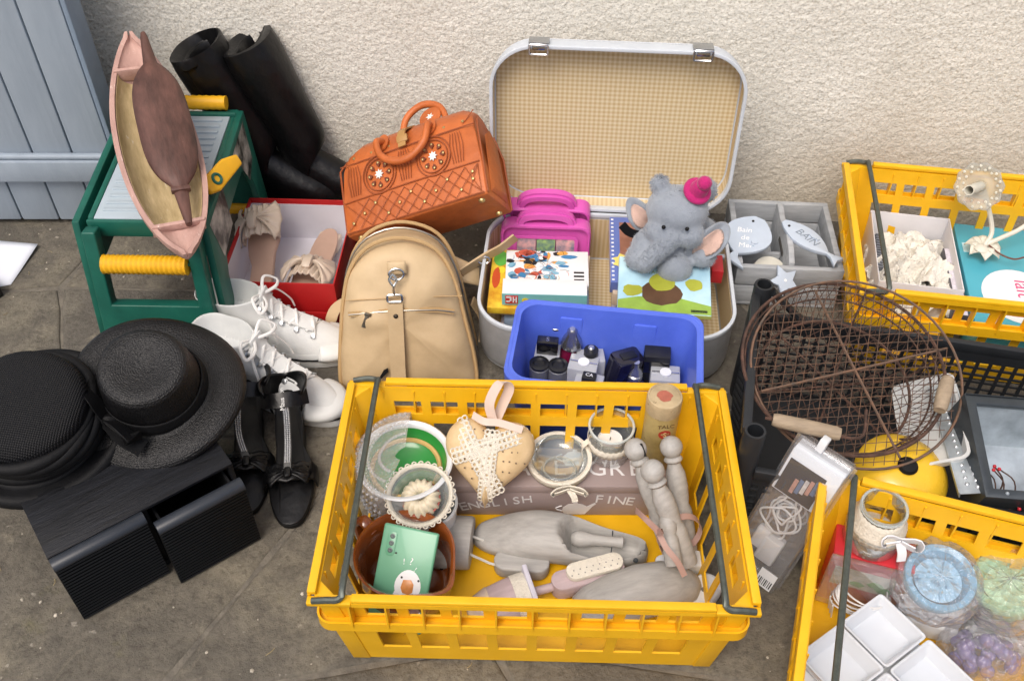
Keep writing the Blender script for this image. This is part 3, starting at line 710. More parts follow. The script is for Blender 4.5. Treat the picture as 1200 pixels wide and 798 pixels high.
RIBB = mat('black_ribbon', hx('0a0b0e'), .65, var=.25, scale=30, bump=.3, bscale=60, spec=.3)
ns, ls, bs = nodes_of(STRAW); tcs = ns.new('ShaderNodeTexCoord'); ws = ns.new('ShaderNodeTexWave'); ws.wave_type = 'RINGS'; ws.rings_direction = 'Z'; ws.inputs['Scale'].default_value = 70; ws.inputs['Distortion'].default_value = 3.5; ws.inputs['Detail'].default_value = 3; ws.inputs['Detail Scale'].default_value = 8
ls.new(tcs.outputs['Object'], ws.inputs[0]); bps = ns.new('ShaderNodeBump'); bps.inputs['Strength'].default_value = .3; bps.inputs['Distance'].default_value = .002
ls.new(ws.outputs['Fac'], bps.inputs['Height']); ls.new(bs.inputs['Normal'].links[0].from_socket, bps.inputs['Normal']); ls.new(bps.outputs[0], bs.inputs['Normal'])
hat1 = thing('wide_brim_hat', 'black shiny straw hat with wide brim and ribbon bow', 'hat', M=frame(G(182, 456, .205), (1, -.15, -.15), (.10, -.33, .93)) @ Matrix.Scale(.755, 4))
wob = lambda a, z: 1+.018*sin(2*a+1)+.012*sin(3*a)
prof = [(.171, -.030), (.181, -.022), (.182, -.014), (.172, -.004), (.145, .002), (.120, .0), (.110, .0), (.104, .006), (.098, .045), (.090, .105), (.085, .118), (.075, .124), (.055, .120), (.02, .112), (0, .110)]
def saddle(a, r): return .016*cos(2*a+.8)*(r/.18)**2
b = B(); rings = []
for r, z in prof: rings.append([(max(r, .0005)*cos(a)*wob(a, z), max(r, .0005)*sin(a)*wob(a, z), z+(saddle(a, r) if r > .1 else 0)) for a in [2*pi*k/64 for k in range(64)]])
b.loft(rings, False, True); b.obj('straw_body', STRAW, hat1, solid=.002, smooth=80)
rings = [[((r+.002)*cos(a)*wob(a, z), (r+.002)*sin(a)*wob(a, z), z+.004*sin(3*a)) for a in [2*pi*k/48 for k in range(48)]] for r, z in ((.106, .006), (.1045, .02), (.101, .036), (.0995, .042))]
B().loft(rings, False, False).obj('ribbon_band', RIBB, hat1, solid=.002, smooth=80)
bk = V((-.058, -.096, .03))
for sgn, ln in ((1, .075), (-1, .080)):
    u = V((.62, -.30, .05))*sgn if sgn > 0 else V((-.55, .45, .25)); u.normalize()
    pts = bez([bk, bk+u*ln*.5+V((0, 0, .026)), bk+u*ln+V((-.0, -.0, .012)), bk+u*ln*.55+V((0, 0, -.004)), bk], 6)
    B().ribbon(pts, .042, .002, u.cross(V((0, 0, 1))).cross(u)*.6+V((-.5, -.75, .3))*.5).obj('bow_loop', RIBB, hat1)
B().ribbon(bez([bk, bk+V((.045, -.03, .0)), bk+V((.085, -.04, -.012))], 5), [.03]+[.04]*9+[.045], .002, (-.4, -.8, .35)).obj('bow_tail', RIBB, hat1)
B().lathe([(0, -.016), (.015, -.012), (.018, 0), (.015, .012), (0, .016)], 12, TR(bk, (.6, .4, .3), (1, .7, 1.1))).obj('bow_knot', RIBB, hat1)

hat2 = thing('cloche_hat', 'black woven hat with draped rolled band resting on the drawer cabinet', 'hat', M=frame(V((-.750, 1.000, .185)), (1, -.05, -.15), (.10, -.30, .94)))
wb2 = lambda a, z: 1+.015*sin(2*a)
prof = [(.090, -.004), (.092, .02), (.094, .05), (.093, .078), (.088, .090), (.074, .097), (.05, .101), (.02, .103), (0, .1035)]
B().lathe(prof, 48, wob=wb2).obj('crown', WEAVE, hat2, smooth=80)
br = B(); rings = []
for r, z in ((.099, .0), (.112, -.012), (.122, -.018), (.133, -.012), (.137, .002), (.133, .012), (.125, .014), (.118, .010), (.102, .004)):
    rings.append([(r*cos(a)*(1+.02*sin(3*a+1)), r*sin(a)*(1+.03*sin(2*a)), z+.010*sin(2*a+.5)*(r-.1)/.04) for a in [2*pi*k/56 for k in range(56)]])
br.loft(rings, False, False); br.obj('brim', RIBB, hat2, smooth=80)
for k in range(5):
    rr0 = .101-.001*k; z = .012+.013*k; ph = k*1.3
    B().tube([((rr0+.004*sin(2*a+ph))*cos(a), (rr0+.004*sin(2*a+ph))*sin(a), z+.012*sin(a+ph*.6)) for a in [2*pi*i/56 for i in range(56)]], [.0085+.0025*sin(3*2*pi*i/56+ph) for i in range(56)], 8, True).obj('band_fold', RIBB, hat2, smooth=80)

# ---- black wedge sandals with rhinestone straps
STONEM = mat('rhinestone', hx('d9dde2'), .15, .55, var=.3, scale=400)
def sandal(label, M, mirror=1):
    t = thing('sandal', label, 'sandal', M=M, group='pair of black wedge sandals')
    o = foot_outline(.255, .041, .029, 32); lift = lambda x: .055*max(0, min(1, (-x+.04)/.15))**1.3
    top = [(x, y, .016+lift(x)) for x, y in o]
    B().loft([[(x*.98, y*.92, 0 if x > .03 or x < -.02 else .0) for x, y in o], [(x, y, .008) for x, y in o], [(x, y, .012+lift(x)) for x, y in o]]).obj('wedge_sole', BLACK, t, .001, smooth=50)
    B().loft([[(x, y, z-.004) for x, y, z in top], [(x*.99, y*.96, z) for x, y, z in top]]).obj('insole', LEATH, t, .001, smooth=50)
    v = B()
    def vamp(u, w_): a = pi*w_; x = .030+.036*u-.012*abs(cos(a)); return (x, -.045*cos(a), .012+.040*sin(a)**.7+.002*sin(w_*40+u*5))
    v.grid(8, 24, vamp); v.obj('toe_strap', LEATH, t, solid=.003, smooth=70)
    for sy in (-1, 1):
        def lp(u, w_): r = .006+.030*u; a = (w_-.5)*1.1; return (.048+r*sin(a), sy*r*cos(a), .054-.012*u*u+.002*sin(w_*20))
        B().grid(8, 10, lp).obj('bow_loop', LEATH, t, solid=.005, smooth=70)
    B().box(.038, .060, -.006, .006, .046, .060).obj('bow_knot', LEATH, t, .004)
    sp = bez([V((.042, 0, .056)), V((.005, mirror*.004, .078)), V((-.045, mirror*.004, .098)), V((-.075, 0, .112))], 8)
    B().ribbon(sp, .012, .0025, (0, 1, 0)).obj('centre_strap', LEATH, t)
    for i in range(2, 21):
        p = sp[i]; q = sp[i+1]
        rw = B()
        for y in (-.0036, 0, .0036):
            rw.lathe([(.0017, 0), (.0016, .0009), (.0008, .0018), (0, .0019)], 6, TR((p.x, p.y+y, p.z+.0012))).lathe([(.0017, 0), (.0016, .0009), (.0008, .0018), (0, .0019)], 6, TR(((p.x+q.x)/2, (p.y+q.y)/2+y, (p.z+q.z)/2+.0012)))
        rw.obj('rhinestone_row', STONEM, t)
    # ankle cuff: standing heel cup with flaring top
    def cuff(u, w_):
        a = -2.25+4.5*w_; r = .031+.006*u; ca = cos(a+pi); x = -.100-.000+(.034+.010*u)*ca; 
        return (x+.012*(1-u)*0, (r+.004*u)*sin(a+pi), .062+(.036+.026*abs(sin(a*.5)))*u+.004*sin(w_*9)*u)
    B().grid(8, 26, cuff).obj('ankle_cuff', LEATH, t, solid=.003, smooth=70)
    st_ = bez([V((-.080, -.040, .098)), V((-.064, -.022, .112)), V((-.060, .0, .116)), V((-.064, .022, .112)), V((-.080, .040, .098))], 5)
    B().ribbon(st_, .026, .003, (-.75, 0, .6)).obj('ankle_strap', LEATH, t)
    return t
p0, p1 = G(346, 613), G(347, 470)
sA = sandal('black wedge sandal with straight rhinestone strap beside the yellow crate', frame(V((-.385, 1.055, 0)), (.15, -1, 0), (0, 0, 1)))
text('Maussion', .0115, mat('white_ink', hx('e4e4e2'), .5, var=.02), sA, TR((-.060, 0, .1185), (0, .42, 0)) @ Matrix.Rotation(pi, 4, 'Z') @ Matrix.Rotation(0, 4, 'Z'), space=.95)
sandal('black wedge sandal half hidden behind the open ribbed drawer', frame(V((-.466, 1.078, 0)), (.16, -1, 0), (.12, 0, 1)), -3)
sh_ = thing('flat_shoe', 'black shoe heel with silver stamp between white sneaker and yellow crate', 'shoe', M=frame(V((-.262, 1.125, .0)), (.25, 1, 0), (0, 0, 1)))
o = foot_outline(.12, .036, .033)
B().loft([[(x, y, 0) for x, y in o], [(x, y, .05) for x, y in o]]).obj('heel_cup', LEATH, sh_, .006, 3)
B().loft([[(x*.86, y*.82, .0502) for x, y in o], [(x*.86, y*.82, .0512) for x, y in o]]).obj('insole', BLACK, sh_)
B().box(-.02, .01, -.003, .003, .0513, .0516).obj('stamp', mat('silver_ink', hx('b9bcc0'), .35, .6), sh_)
B().box(-.012, -.008, -.012, .012, .0513, .0516).obj('stamp', MATS['silver_ink'], sh_)

# ================================================================== MIDDLE
# ---- suitcase
SILV = mat('silver_painted_tin', hx('a4a7ab'), .42, .35, var=.14, scale=10, col2=hx('b8bbbe'), bump=.15, bscale=40, wear=(hx('6f6e6c'), .67, 35))
WPNT = mat('white_painted_rim', hx('c9d0d8'), .5, var=.06, scale=20, wear=(hx('8b8d90'), .72, 40))
CHROME = mat('chrome', hx('b9bcc0'), .22, .95, var=.1)
def gingham():
    m = mat('gingham_lining', hx('c9b184'), .8, var=.03, scale=8)
    n, l, b = nodes_of(m); tc = n.new('ShaderNodeTexCoord'); sp = n.new('ShaderNodeSeparateXYZ'); l.new(tc.outputs['Object'], sp.inputs[0])
    fs = []
    for ax in ('X', 'Y'):
        a = n.new('ShaderNodeMath'); a.operation = 'MULTIPLY'; a.inputs[1].default_value = 2*pi/.0092; l.new(sp.outputs[ax], a.inputs[0])
        s_ = n.new('ShaderNodeMath'); s_.operation = 'SINE'; l.new(a.outputs[0], s_.inputs[0])
        r = n.new('ShaderNodeMapRange'); r.inputs[1].default_value = -.5; r.inputs[2].default_value = .5; l.new(s_.outputs[0], r.inputs[0]); fs.append(r.outputs[0])
    ad = n.new('ShaderNodeMath'); ad.operation = 'ADD'; l.new(fs[0], ad.inputs[0]); l.new(fs[1], ad.inputs[1])
    h = n.new('ShaderNodeMath'); h.operation = 'MULTIPLY'; h.inputs[1].default_value = .5; l.new(ad.outputs[0], h.inputs[0])
    cr = n.new('ShaderNodeValToRGB'); cr.color_ramp.elements[0].color = (*hx('bfa67a'), 1); cr.color_ramp.elements[1].color = (*hx('d8caaa'), 1); l.new(h.outputs[0], cr.inputs[0])
    l.new(cr.outputs[0], b.inputs['Base Color']); return m
GING = gingham()
SY = rad(-4.4); SW, SD, SH = .480, .352, .128
SC = V((.183, 1.438, 0))
suit = thing('suitcase', 'open silver-grey suitcase with beige gingham lining against the wall', 'suitcase', SC, SY)
def shell(par, w, d, h, r, nm, m, lining):
    o = lambda i: rrect(w-2*i, d-2*i, max(.01, r-i), 10)
    rings = [[(x, y, 0) for x, y in o(.030)], [(x, y, .003) for x, y in o(.016)], [(x, y, .014) for x, y in o(.004)], [(x, y, .028) for x, y in o(.0)], [(x, y, h) for x, y in o(0)], [(x, y, h) for x, y in o(.0035)], [(x, y, .012) for x, y in o(.0035)], [(x, y, .010) for x, y in o(.012)]]
    s_ = B().loft(rings).obj(nm, m, par, smooth=50)
    B().loft([[(x, y, .0105) for x, y in o(.008)], [(x, y, .0125) for x, y in o(.0075)]]).obj('lining_panel', GING, s_)
    B().ring(o(.0036), o(.0044), .013, h-.012).obj('lining_wall', GING if lining else SILV, s_)
    B().ring(o(-.0022), o(.0046), h-.007, h+.002).obj('rim', WPNT, s_, .0012)
    return s_
shell(suit, SW, SD, SH, .085, 'base_shell', SILV, True)
LT = Matrix.Translation((0, SD/2+.002, SH+.004)) @ Matrix.Rotation(rad(86.5), 4, 'X') @ Matrix.Translation((0, SD/2, -.055)) 
lid = shell(suit, SW, SD, .055, .085, 'lid_shell', WPNT, True)
# lid: opening faces the viewer: local z of the lid points forward
lid.matrix_local = Matrix.Translation((0, SD/2+.004, SH+.006)) @ Matrix.Rotation(rad(86.5), 4, 'X') @ Matrix.Translation((0, SD/2, -.055))
for xx in (-.15, .15):
    k = B().box(-.019, .019, -.013, .013, 0, .004).obj('latch_plate', CHROME, lid, .001, T=TR((xx, SD/2+.0025, .040), (-pi/2, 0, 0)))
    B().tube([(x, y, 0) for x, y in rrect(.034, .024, .003, 2)], .0022, 6, True, TR((xx, SD/2-.010+.006, .060), (.35, 0, 0))).obj('latch_loop', CHROME, lid)
    B().box(xx-.012, xx+.012, SD/2-.005, SD/2+.004, .0572, .062).obj('latch_tongue', CHROME, lid, .001)
    B().box(xx-.018, xx+.018, -SD/2-.005, -SD/2-.0022, SH-.03, SH-.004).obj('latch_catch', CHROME, suit, .001)
    B().tube([(xx-.02, SD/2+.001, SH+.003), (xx+.02, SD/2+.001, SH+.003)], .004, 8).obj('hinge', CHROME, suit)
def S2(x, y, z=0): return suit_M @ V((x, y, z))
suit_M = TR(SC, (0, 0, SY))

# ---- pink toy case standing open in the suitcase
PNK = mat('pink_plastic', hx('d65cb6'), .3, var=.06, scale=15, coat=.2); PNKD = mat('dark_pink_plastic', hx('b84094'), .4, var=.08)
pc = thing('toy_case', 'bright pink plastic toy case standing open in the suitcase', 'toy case', G(639, 296, .040), rad(-3))
def half(w, h, d, y, lean, m, hh):
    T = TR((0, y, 0), (lean, 0, 0))
    o = rrect(w, h, .022, 6, 0, h/2); i_ = rrect(w-.012, h-.012, .018, 6, 0, h/2)
    Q = T @ Matrix.Rotation(pi/2, 4, 'X')
    b = B().loft([[(x, yy, -d/2) for x, yy in o], [(x, yy, d/2-.004) for x, yy in o], [(x*.97, h/2+(yy-h/2)*.97, d/2) for x, yy in o], [(x, yy, d/2) for x, yy in i_], [(x, yy, d/2-.010) for x, yy in i_]])
    s_ = b.obj('case_half', m, pc, T=Q, smooth=45)
    pts = [(-.052, h-.004, 0), (-.046, h+hh*.55, 0), (-.026, h+hh*.93, 0), (0, h+hh, 0), (.026, h+hh*.93, 0), (.046, h+hh*.55, 0), (.052, h-.004, 0)]
    B().ribbon(bez(pts, 4), .012, d*.6, (0, 0, 1)).obj('handle', m, s_)
    B().ribbon(bez([(x, y_-.0 if 0 else y_, z) for x, y_, z in pts], 4), d*.75, .011, (0, 0, 1)).obj('handle', m, s_)
    return s_, Q
s1, Q1 = half(.180, .118, .034, .030, rad(8), PNK, .026)
B().box(-.068, .068, .012, .104, .0045, .006).obj('inner_panel', PNKD, s1)
for xx in (-.068, .066): B().box(xx, xx+.002, .03, .104, .006, .012).obj('inner_rib', PNKD, s1)
s2, Q2 = half(.184, .098, .034, -.030, rad(-6), PNK, .018)
PIC = mat('picture_strip', hx('6fa3c4'), .35, var=.5, scale=50, col2=hx('cfa0a0'))
PIC2 = mat('picture_strip_two', hx('4f86b8'), .35, var=.5, scale=60, col2=hx('8fae6a'))
for k, xx in enumerate((-.058, -.018, .022)): B().box(xx, xx+.038, .030, .068, .0172, .0178).obj('picture_tile', (PIC, PIC2, PIC)[k], s2)
B().ring(rrect(.132, .052, .008, 4, 0, .049), rrect(.118, .040, .004, 4, 0, .049), .0172, .0196).obj('picture_frame', PNK, s2)

# ---- books and games, left half of the case
def flat_box(name, label, cat, M, w, d, h, m, group=None, bev=.001):
    t = thing(name, label, cat, M=M, group=group); B().box(-w/2, w/2, -d/2, d/2, 0, h).obj('cover', m, t, bev); return t
def dab(par, pts, m, z, nm='print', h=.0003): return B().prism(pts, z, z+h).obj(nm, m, par)
def blob(cx, cy, rx, ry, n=14, k=1, amp=.12):
    return [(cx+rx*cos(2*pi*i/n)*(1+amp*nz3((i, k, 1), .7)), cy+ry*sin(2*pi*i/n)*(1+amp*nz3((i, k, 5), .7))) for i in range(n)]
P = lambda nm, h, **k: mat(nm, hx(h), .35, var=k.pop('var', .06), **k)
yb = flat_box('picture_book', 'orange and green picture book at the bottom of the suitcase pile', 'book', frame(G(622, 334, .088), (1, -.06, 0), (0, -.04, 1)), .16, .165, .016, P('orange_print', 'e09a2c', var=.25, scale=40, col2=hx('d9c23a')))
dab(yb, blob(-.062, .055, .014, .022), P('green_print', '5fae4a'), .0162); dab(yb, blob(-.068, .0, .008, .03), P('red_print', 'c2502c'), .0162)
dab(yb, blob(-.058, .022, .007, .01, 10, 2), P('yellow_print', 'e6d23c'), .0162)
wb = flat_box('comic_book', 'white comic book with a blue and black cartoon print, on the orange book', 'book', frame(G(641, 319, .106), (1, -.03, 0), (0, -.06, 1)), .162, .095, .012, P('white_card', 'e6e9ec', var=.02))
r_ = random.Random(5)
for k in range(60):
    x = r_.triangular(-.078, .045, -.03); y = r_.uniform(-.04, .044)
    dab(wb, blob(x, y, r_.uniform(.004, .017), r_.uniform(.003, .009), 9, k, .6), P('comic_%d' % (k % 6), ('23262c', '3f7fb0', 'd9a050', 'c05a48', '7fb0c8', 'e8e8ea')[k % 6]), .0122+.0002*(k % 5))
for k in range(70):
    x, y = r_.triangular(-.078, .05, -.02), r_.uniform(-.042, .045); a = r_.uniform(0, pi); q = r_.uniform(.003, .010)
    B().tube([(x-q*cos(a), y-q*sin(a), .0134), (x+.3*q*sin(a), y-.3*q*cos(a), .0134), (x+q*cos(a), y+q*sin(a), .0134)], .0004, 4).obj('ink_stroke', P('comic_%d' % (k % 4), '23262c'), wb)
for k in range(3): B().box(.052, .072, -.035+.010*k, -.030+.010*k, .0122, .0124).obj('print_line', P('ink_black', '2a2a30'), wb)
gb = flat_box('game_box', 'white and turquoise game box with a red logo behind the blue bin', 'box', frame(G(638, 349, .106), (1, -.04, 0), (0, -.06, 1)), .160, .040, .030, P('white_card', 'e6e9ec'))
B().box(-.0803, .0803, -.0212, -.0202, .0, .0298).obj('turquoise_side', P('turq_card', '7fc4c8'), gb)
lg = B().box(-.074, -.050, -.0222, -.0213, .004, .026).obj('logo_plate', P('logo_red', 'c83a34'), gb, .0004)
for q in ((-.072, -.064, .020, .024), (-.0655, -.062, .012, .0225), (-.072, -.0655, .009, .0125), (-.060, -.0575, .008, .023), (-.0575, -.053, .014, .017), (-.0545, -.052, .008, .023)):
    B().box(q[0], q[1], -.0226, -.0223, q[2], q[3]).obj('logo_mark', P('white_card', 'e6e9ec'), lg)
B().lathe([(0, 0), (.007, 0), (.007, .0006), (0, .0006)], 14, TR((-.036, -.0213, .013), (pi/2, 0, 0))).obj('badge', P('yellow_print', 'e6d23c'), gb)

# ---- album and picture books, right half
al = flat_box('photo_album', 'tall children\'s album with a blue border standing among the books', 'book', frame(G(752, 305, .105), (1, -.05, 0), (0, -.10, 1)), .130, .180, .030, P('blue_border', '5f74b8'))
B().box(-.0652, -.0642, -.088, .088, .002, .028).obj('page_edge', P('page_edges', 'cfcbd6', var=.2, scale=200, stretch=(1, 1, 8)), al)
B().box(-.046, .06, -.088, .074, .0302, .0306).obj('cover_panel', P('album_brown', '9a6a58', var=.3, scale=25), al)
for k in range(16): B().box(-.0625, -.0575, -.085+.011*k, -.081+.011*k, .0302, .0306).obj('stitch_mark', P('white_card', 'e6e9ec'), al)
dab(al, [(-.044+.024*(1 if i % 2 else .72)*cos(2*pi*i/16)+.006, -.035+.024*(1 if i % 2 else .72)*sin(2*pi*i/16)) for i in range(16)], P('star_yellow', 'e8d878'), .0308)
dab(al, [(-.046, -.086), (-.03, -.088), (.0, -.05), (-.012, -.045), (-.046, -.078)], P('pink_print', 'dd8fb4'), .0308)
gr_ = flat_box('board_book', 'sky-blue children\'s book with green title under the elephant', 'book', frame(G(778, 338, .150), (1, -.10, .0), (.0, -.12, 1)), .172, .135, .009, P('sky_print', '9cc9e2', var=.12, scale=10, col2=hx('bfe0ea')), bev=.003)
z = .0092
dab(gr_, [(-.085, -.066), (.085, -.066), (.085, -.045), (.02, -.028), (-.05, -.032), (-.085, -.042)], P('grass_print', '8fb04a', var=.2, scale=30), z)
dab(gr_, blob(-.005, -.020, .038, .030, 16, 3), P('brown_print', '5c4330', var=.2), z+.0002)
dab(gr_, blob(-.005, .006, .024, .022, 16, 4), P('moss_print', 'a3a83c', var=.15), z+.0004)
dab(gr_, blob(-.058, -.016, .019, .014, 12, 5, .4), P('moss_print', 'a3a83c'), z+.0002); dab(gr_, blob(.055, .004, .018, .015, 12, 6, .4), P('moss_print', 'a3a83c'), z+.0002)
text('SH', .030, P('title_green', '35602c'), gr_, TR((-.054, .047, z+.0002))); text('IL ÉTAIT UNE FIN', .0115, P('title_olive', '7b8a4a'), gr_, TR((-.005, .030, z+.0002)))
B().box(.048, .078, -.062, -.056, z, z+.0003).obj('imprint_bar', P('ink_black', '2a2a30'), gr_)
B().box(-.085, .085, -.0684, -.0676, .0005, .0085).obj('page_edge', P('leaf_edge', 'b9c46a'), gr_)
rb_ = flat_box('red_box', 'small red box wedged between the elephant and the suitcase side', 'box', frame(G(838, 322, .10), (1, -.1, 0), (0, 0, 1)), .022, .05, .03, P('red_glossy', 'c22a34'))
# pile below so that everything rests on something
for (px, py, zt, w_, d_, over, h_) in ((640, 330, .086, .165, .17, 'the orange picture book', .074), (765, 310, .104, .15, .20, 'the blue-bordered album', .092)):
    k = G(px, py, zt)
    for i in range(3):
        flat_box('picture_book', ('lowest closed book', 'middle closed book', 'topmost closed book')[i]+' of the pile under '+over, 'book', TR((k.x+.003*(i % 2), k.y+.004*(1-i % 2), .013+(h_/3)*i), (0, 0, SY+rad((-1.5, 2, -2.5)[i]))), w_, d_, h_/3-.0008, P('spine_%d' % i, ('b9b4c4', '8da2c0', 'c9b6a0')[i]), 'closed books in the suitcase')

# ---- plush elephant (generic toy): one remeshed body, ears, hat and collar as parts
FUR = mat('grey_plush', hx('8a929d'), .95, var=.07, scale=25, col2=hx('979fa9'), sheen=.5, bump=.5, bscale=600)
EARP = mat('ear_pink_plush', hx('c7a99c'), .9, var=.08, scale=40, sheen=.4, bump=.5, bscale=300)
HATP = mat('magenta_felt', hx('b8206e'), .9, var=.1, scale=60, sheen=.3, bump=.5, bscale=400)
ec = G(787, 293, .165)
el = thing('plush_elephant', 'grey plush elephant with magenta hat slumped on the books', 'plush toy', M=frame(ec, (1, -.12, 0), (0, -.10, 1)))
def ball(b, c, r, s=(1, 1, 1), rot=(0, 0, 0)):
    b.lathe([(r*sin(pi*i/10), -r*cos(pi*i/10)) for i in range(11)], 18, TR(c, rot, s))
b = B()
ball(b, (.005, .02, .050), .052, (1.05, .95, 1)); ball(b, (-.002, -.004, .108), .052, (1.12, .95, .88)); ball(b, (-.026, -.036, .084), .030, (1.1, .9, .8)); ball(b, (.024, -.036, .080), .028)
ball(b, (-.05, -.035, .045), .030, (1, 1.2, .9)); ball(b, (-.063, -.055, .028), .027, (1, 1, .9)); ball(b, (.055, -.03, .03), .028, (1, 1.2, .9)); ball(b, (.005, -.062, .012), .033, (1, .8, 1)); ball(b, (.0, -.030, .022), .034)
ball(b, (.05, .02, .03), .036, (1, 1, .9)); ball(b, (-.038, .02, .145), .018); ball(b, (.045, .03, .13), .024)
for i in range(10):
    t = i/9; ball(b, (-.008-.045*t, -.050-.030*t, .080-.042*t), .021-.005*t)
body = b.obj('body', FUR, el, smooth=0); body.modifiers.new('rm', 'REMESH').mode = 'VOXEL'; body.modifiers[0].voxel_size = .0042
body.modifiers[0].use_smooth_shade = True
sm = body.modifiers.new('sm', 'SMOOTH'); sm.iterations = 5; sm.factor = .5
pts_ = [V(q) for q in b.v]; rf = random.Random(9); pile = B()
for fc_ in range(15000):
    f_ = b.f[rf.randrange(len(b.f))]; q = [pts_[i] for i in f_]; n_ = (q[1]-q[0]).cross(q[2]-q[0])
    if n_.length < 1e-9: continue
    n_.normalize(); w1_, w2_ = rf.random(), rf.random(); p_ = q[0].lerp(q[1], w1_).lerp(q[3 % len(q)].lerp(q[2], w1_), w2_)
    d_ = (n_+V((rf.uniform(-.5, .5), rf.uniform(-.5, .5), rf.uniform(-.7, .3)))).normalized(); s_ = d_.orthogonal()*.00035; e_ = p_+d_*rf.uniform(.0025, .0052)
    pile.add([p_-s_, p_+s_, e_], [(0, 1, 2)])
po = pile.obj('plush_pile', FUR, el, smooth=0); po['kind'] = 'stuff'
def ear(sx, c, rot, w_, h_):
    def fe(off, sc_):
        pts = []
        for i in range(22):
            a = 2*pi*i/22; r = 1+.10*sin(2*a+.6); pts.append((w_*sc_*r*cos(a), h_*sc_*r*sin(a), off+.012*cos(2*a)))
        return pts
    e = B().loft([fe(-.006, .8), fe(-.006, .97), fe(0, 1.04), fe(.006, .97), fe(.006, .8)]).obj('ear', FUR, el, T=TR(c, rot), sub=1, smooth=80)
    B().loft([fe(.0068, .78), fe(.0085, .70)]).obj('ear_lining', EARP, e, sub=1, smooth=80)
    return e
ear(1, (.060, -.034, .060), (rad(50), rad(38), rad(-18)), .025, .052)
ear(-1, (-.066, .006, .078), (rad(62), rad(-40), rad(25)), .022, .040)
ht = B().lathe([(0, -.005), (.024, -.005), (.027, .0), (.024, .005), (.017, .007), (.015, .024), (.012, .029), (0, .030)], 20).obj('hat', HATP, el, .002, T=TR((.028, -.005, .158), (rad(22), rad(16), 0)), smooth=60)
B().lathe([(.017*sin(pi*i/8), -.017*cos(pi*i/8)) for i in range(9)], 14, TR((0, 0, .034), (0, 0, 0), (.8, .8, .8))).obj('pompom', HATP, ht, smooth=80)
B().tube([(.004+.040*cos(a), -.006+.036*sin(a), .070+.008*sin(a)) for a in [2*pi*i/24 for i in range(24)]], .006, 8, True, flat=.5).obj('collar', HATP, el)
for sx in (-.022, .020): B().lathe([(.004*sin(pi*i/6), -.004*cos(pi*i/6)) for i in range(7)], 8, TR((sx-.004, -.056, .112))).obj('eye', BLACK, el)
B().ribbon(bez([(-.058, -.02, .05), (-.085, -.028, .066), (-.10, -.03, .085)], 5), .016, .003, (0, .3, 1)).obj('tag', BLACK, el)

# ---- blue bin with perfume bottles
BLUE = mat('blue_plastic', hx('506bd6'), .38, var=.05, scale=15, col2=hx('5872dc'), coat=.1)
bq = [G(606, 349, .205), G(826, 370, .205)]; byaw = math.atan2(bq[1].y-bq[0].y, bq[1].x-bq[0].x)
BBW, BBD, BBH = .326, .20, .205
bc = V(((bq[0].x+bq[1].x)/2, (bq[0].y+bq[1].y)/2, 0))+V((sin(byaw), -cos(byaw), 0))*BBD/2
bin_ = thing('storage_bin', 'royal blue plastic bin full of perfume bottles', 'storage bin', bc, byaw)
BM = TR(bc, (0, 0, byaw))
def ro(i): return rrect(BBW-2*i, BBD-2*i, .030, 5)
B().loft([[(x, y, 0) for x, y in ro(.030)], [(x, y, .004) for x, y in ro(.026)], [(x, y, BBH-.003) for x, y in ro(.006)], [(x, y, BBH) for x, y in ro(.006)], [(x, y, BBH) for x, y in ro(.012)], [(x, y, .008) for x, y in ro(.031)]]).obj('bin_body', BLUE, bin_, smooth=45)
B().ring(ro(0), ro(.0068), BBH-.014, BBH+.001).obj('rim', BLUE, bin_, .002)
for sx in (-1, 1):
    for k in range(18): B().box(-.0012, .0012, -.0016, .0016, BBH-.05, BBH-.006, TR((sx*(BBW/2-.001), -.062+.0072*k, 0))).obj('side_rib', BLUE, bin_)
    B().box(min(sx*.085, sx*.045), max(sx*.085, sx*.045), BBD/2-.018, BBD/2-.012, .06, BBH-.022).obj('wall_recess', BLUE, bin_, .004)
B().box(-.085, .085, -BBD/2+.034, BBD/2-.034, .0082, .012).obj('floor_panel', BLUE, bin_, .002)
CLR = mat('clear_acrylic', hx('cfd3da'), .12, var=.08, trans=.35, coat=.3); DKG = mat('dark_glass', hx('17162a'), .1, var=.2, coat=.5)
MAG = mat('magenta_glass', hx('7c1640'), .12, var=.15, trans=.35, coat=.3); NAVY = mat('navy_glass', hx('1c2350'), .12, var=.2, coat=.4)
SILV2 = mat('silver_cap', hx('b4b6ba'), .2, .9, var=.1); WDOT = P('white_card', 'e6e9ec')
def bp(px, py, z): return G(px, py, z)
def bottle(label, px, py, ztop, build, rz=0, tilt=(0, 0), cat='perfume bottle'):
    p = G(px, py, ztop); t = thing('perfume_bottle', label, cat, (p.x, p.y, .0125), (tilt[0], tilt[1], byaw+rz), 'perfumes in the blue bin')
    build(t, ztop-.0125); return t
def rounded(t, w, d, h, m, nm='glass', bev=.003, z0=0): return B().box(-w/2, w/2, -d/2, d/2, z0, h).obj(nm, m, t, bev)
def cyl(t, r, z0, z1, m, nm, top=0): return B().lathe([(0, z0), (r, z0), (r, z1-top), (r-top, z1), (0, z1)], 20).obj(nm, m, t, smooth=40)
def f1(t, H): rounded(t, .046, .046, H-.030, CLR); c = rounded(t, .038, .020, H, mat('black_gloss', hx('101014'), .15, coat=.5), 'cap', .002, H-.0295); B().box(-.012, .012, -.024, -.0232, .02, H-.04).obj('label', BLK, t); text('S', .014, SILV2, c, TR((0, 0, H+.0006)))
bottle('clear square perfume bottle with black cap marked S', 642, 398, .150, f1)
def f2(t, H): cyl(t, .0165, 0, H-.03, MAG, 'glass', .004); cyl(t, .012, H-.0295, H, SILV2, 'cap', .002); cyl(t, .0155, H-.0005, H+.004, SILV2, 'cap_disc', .001)
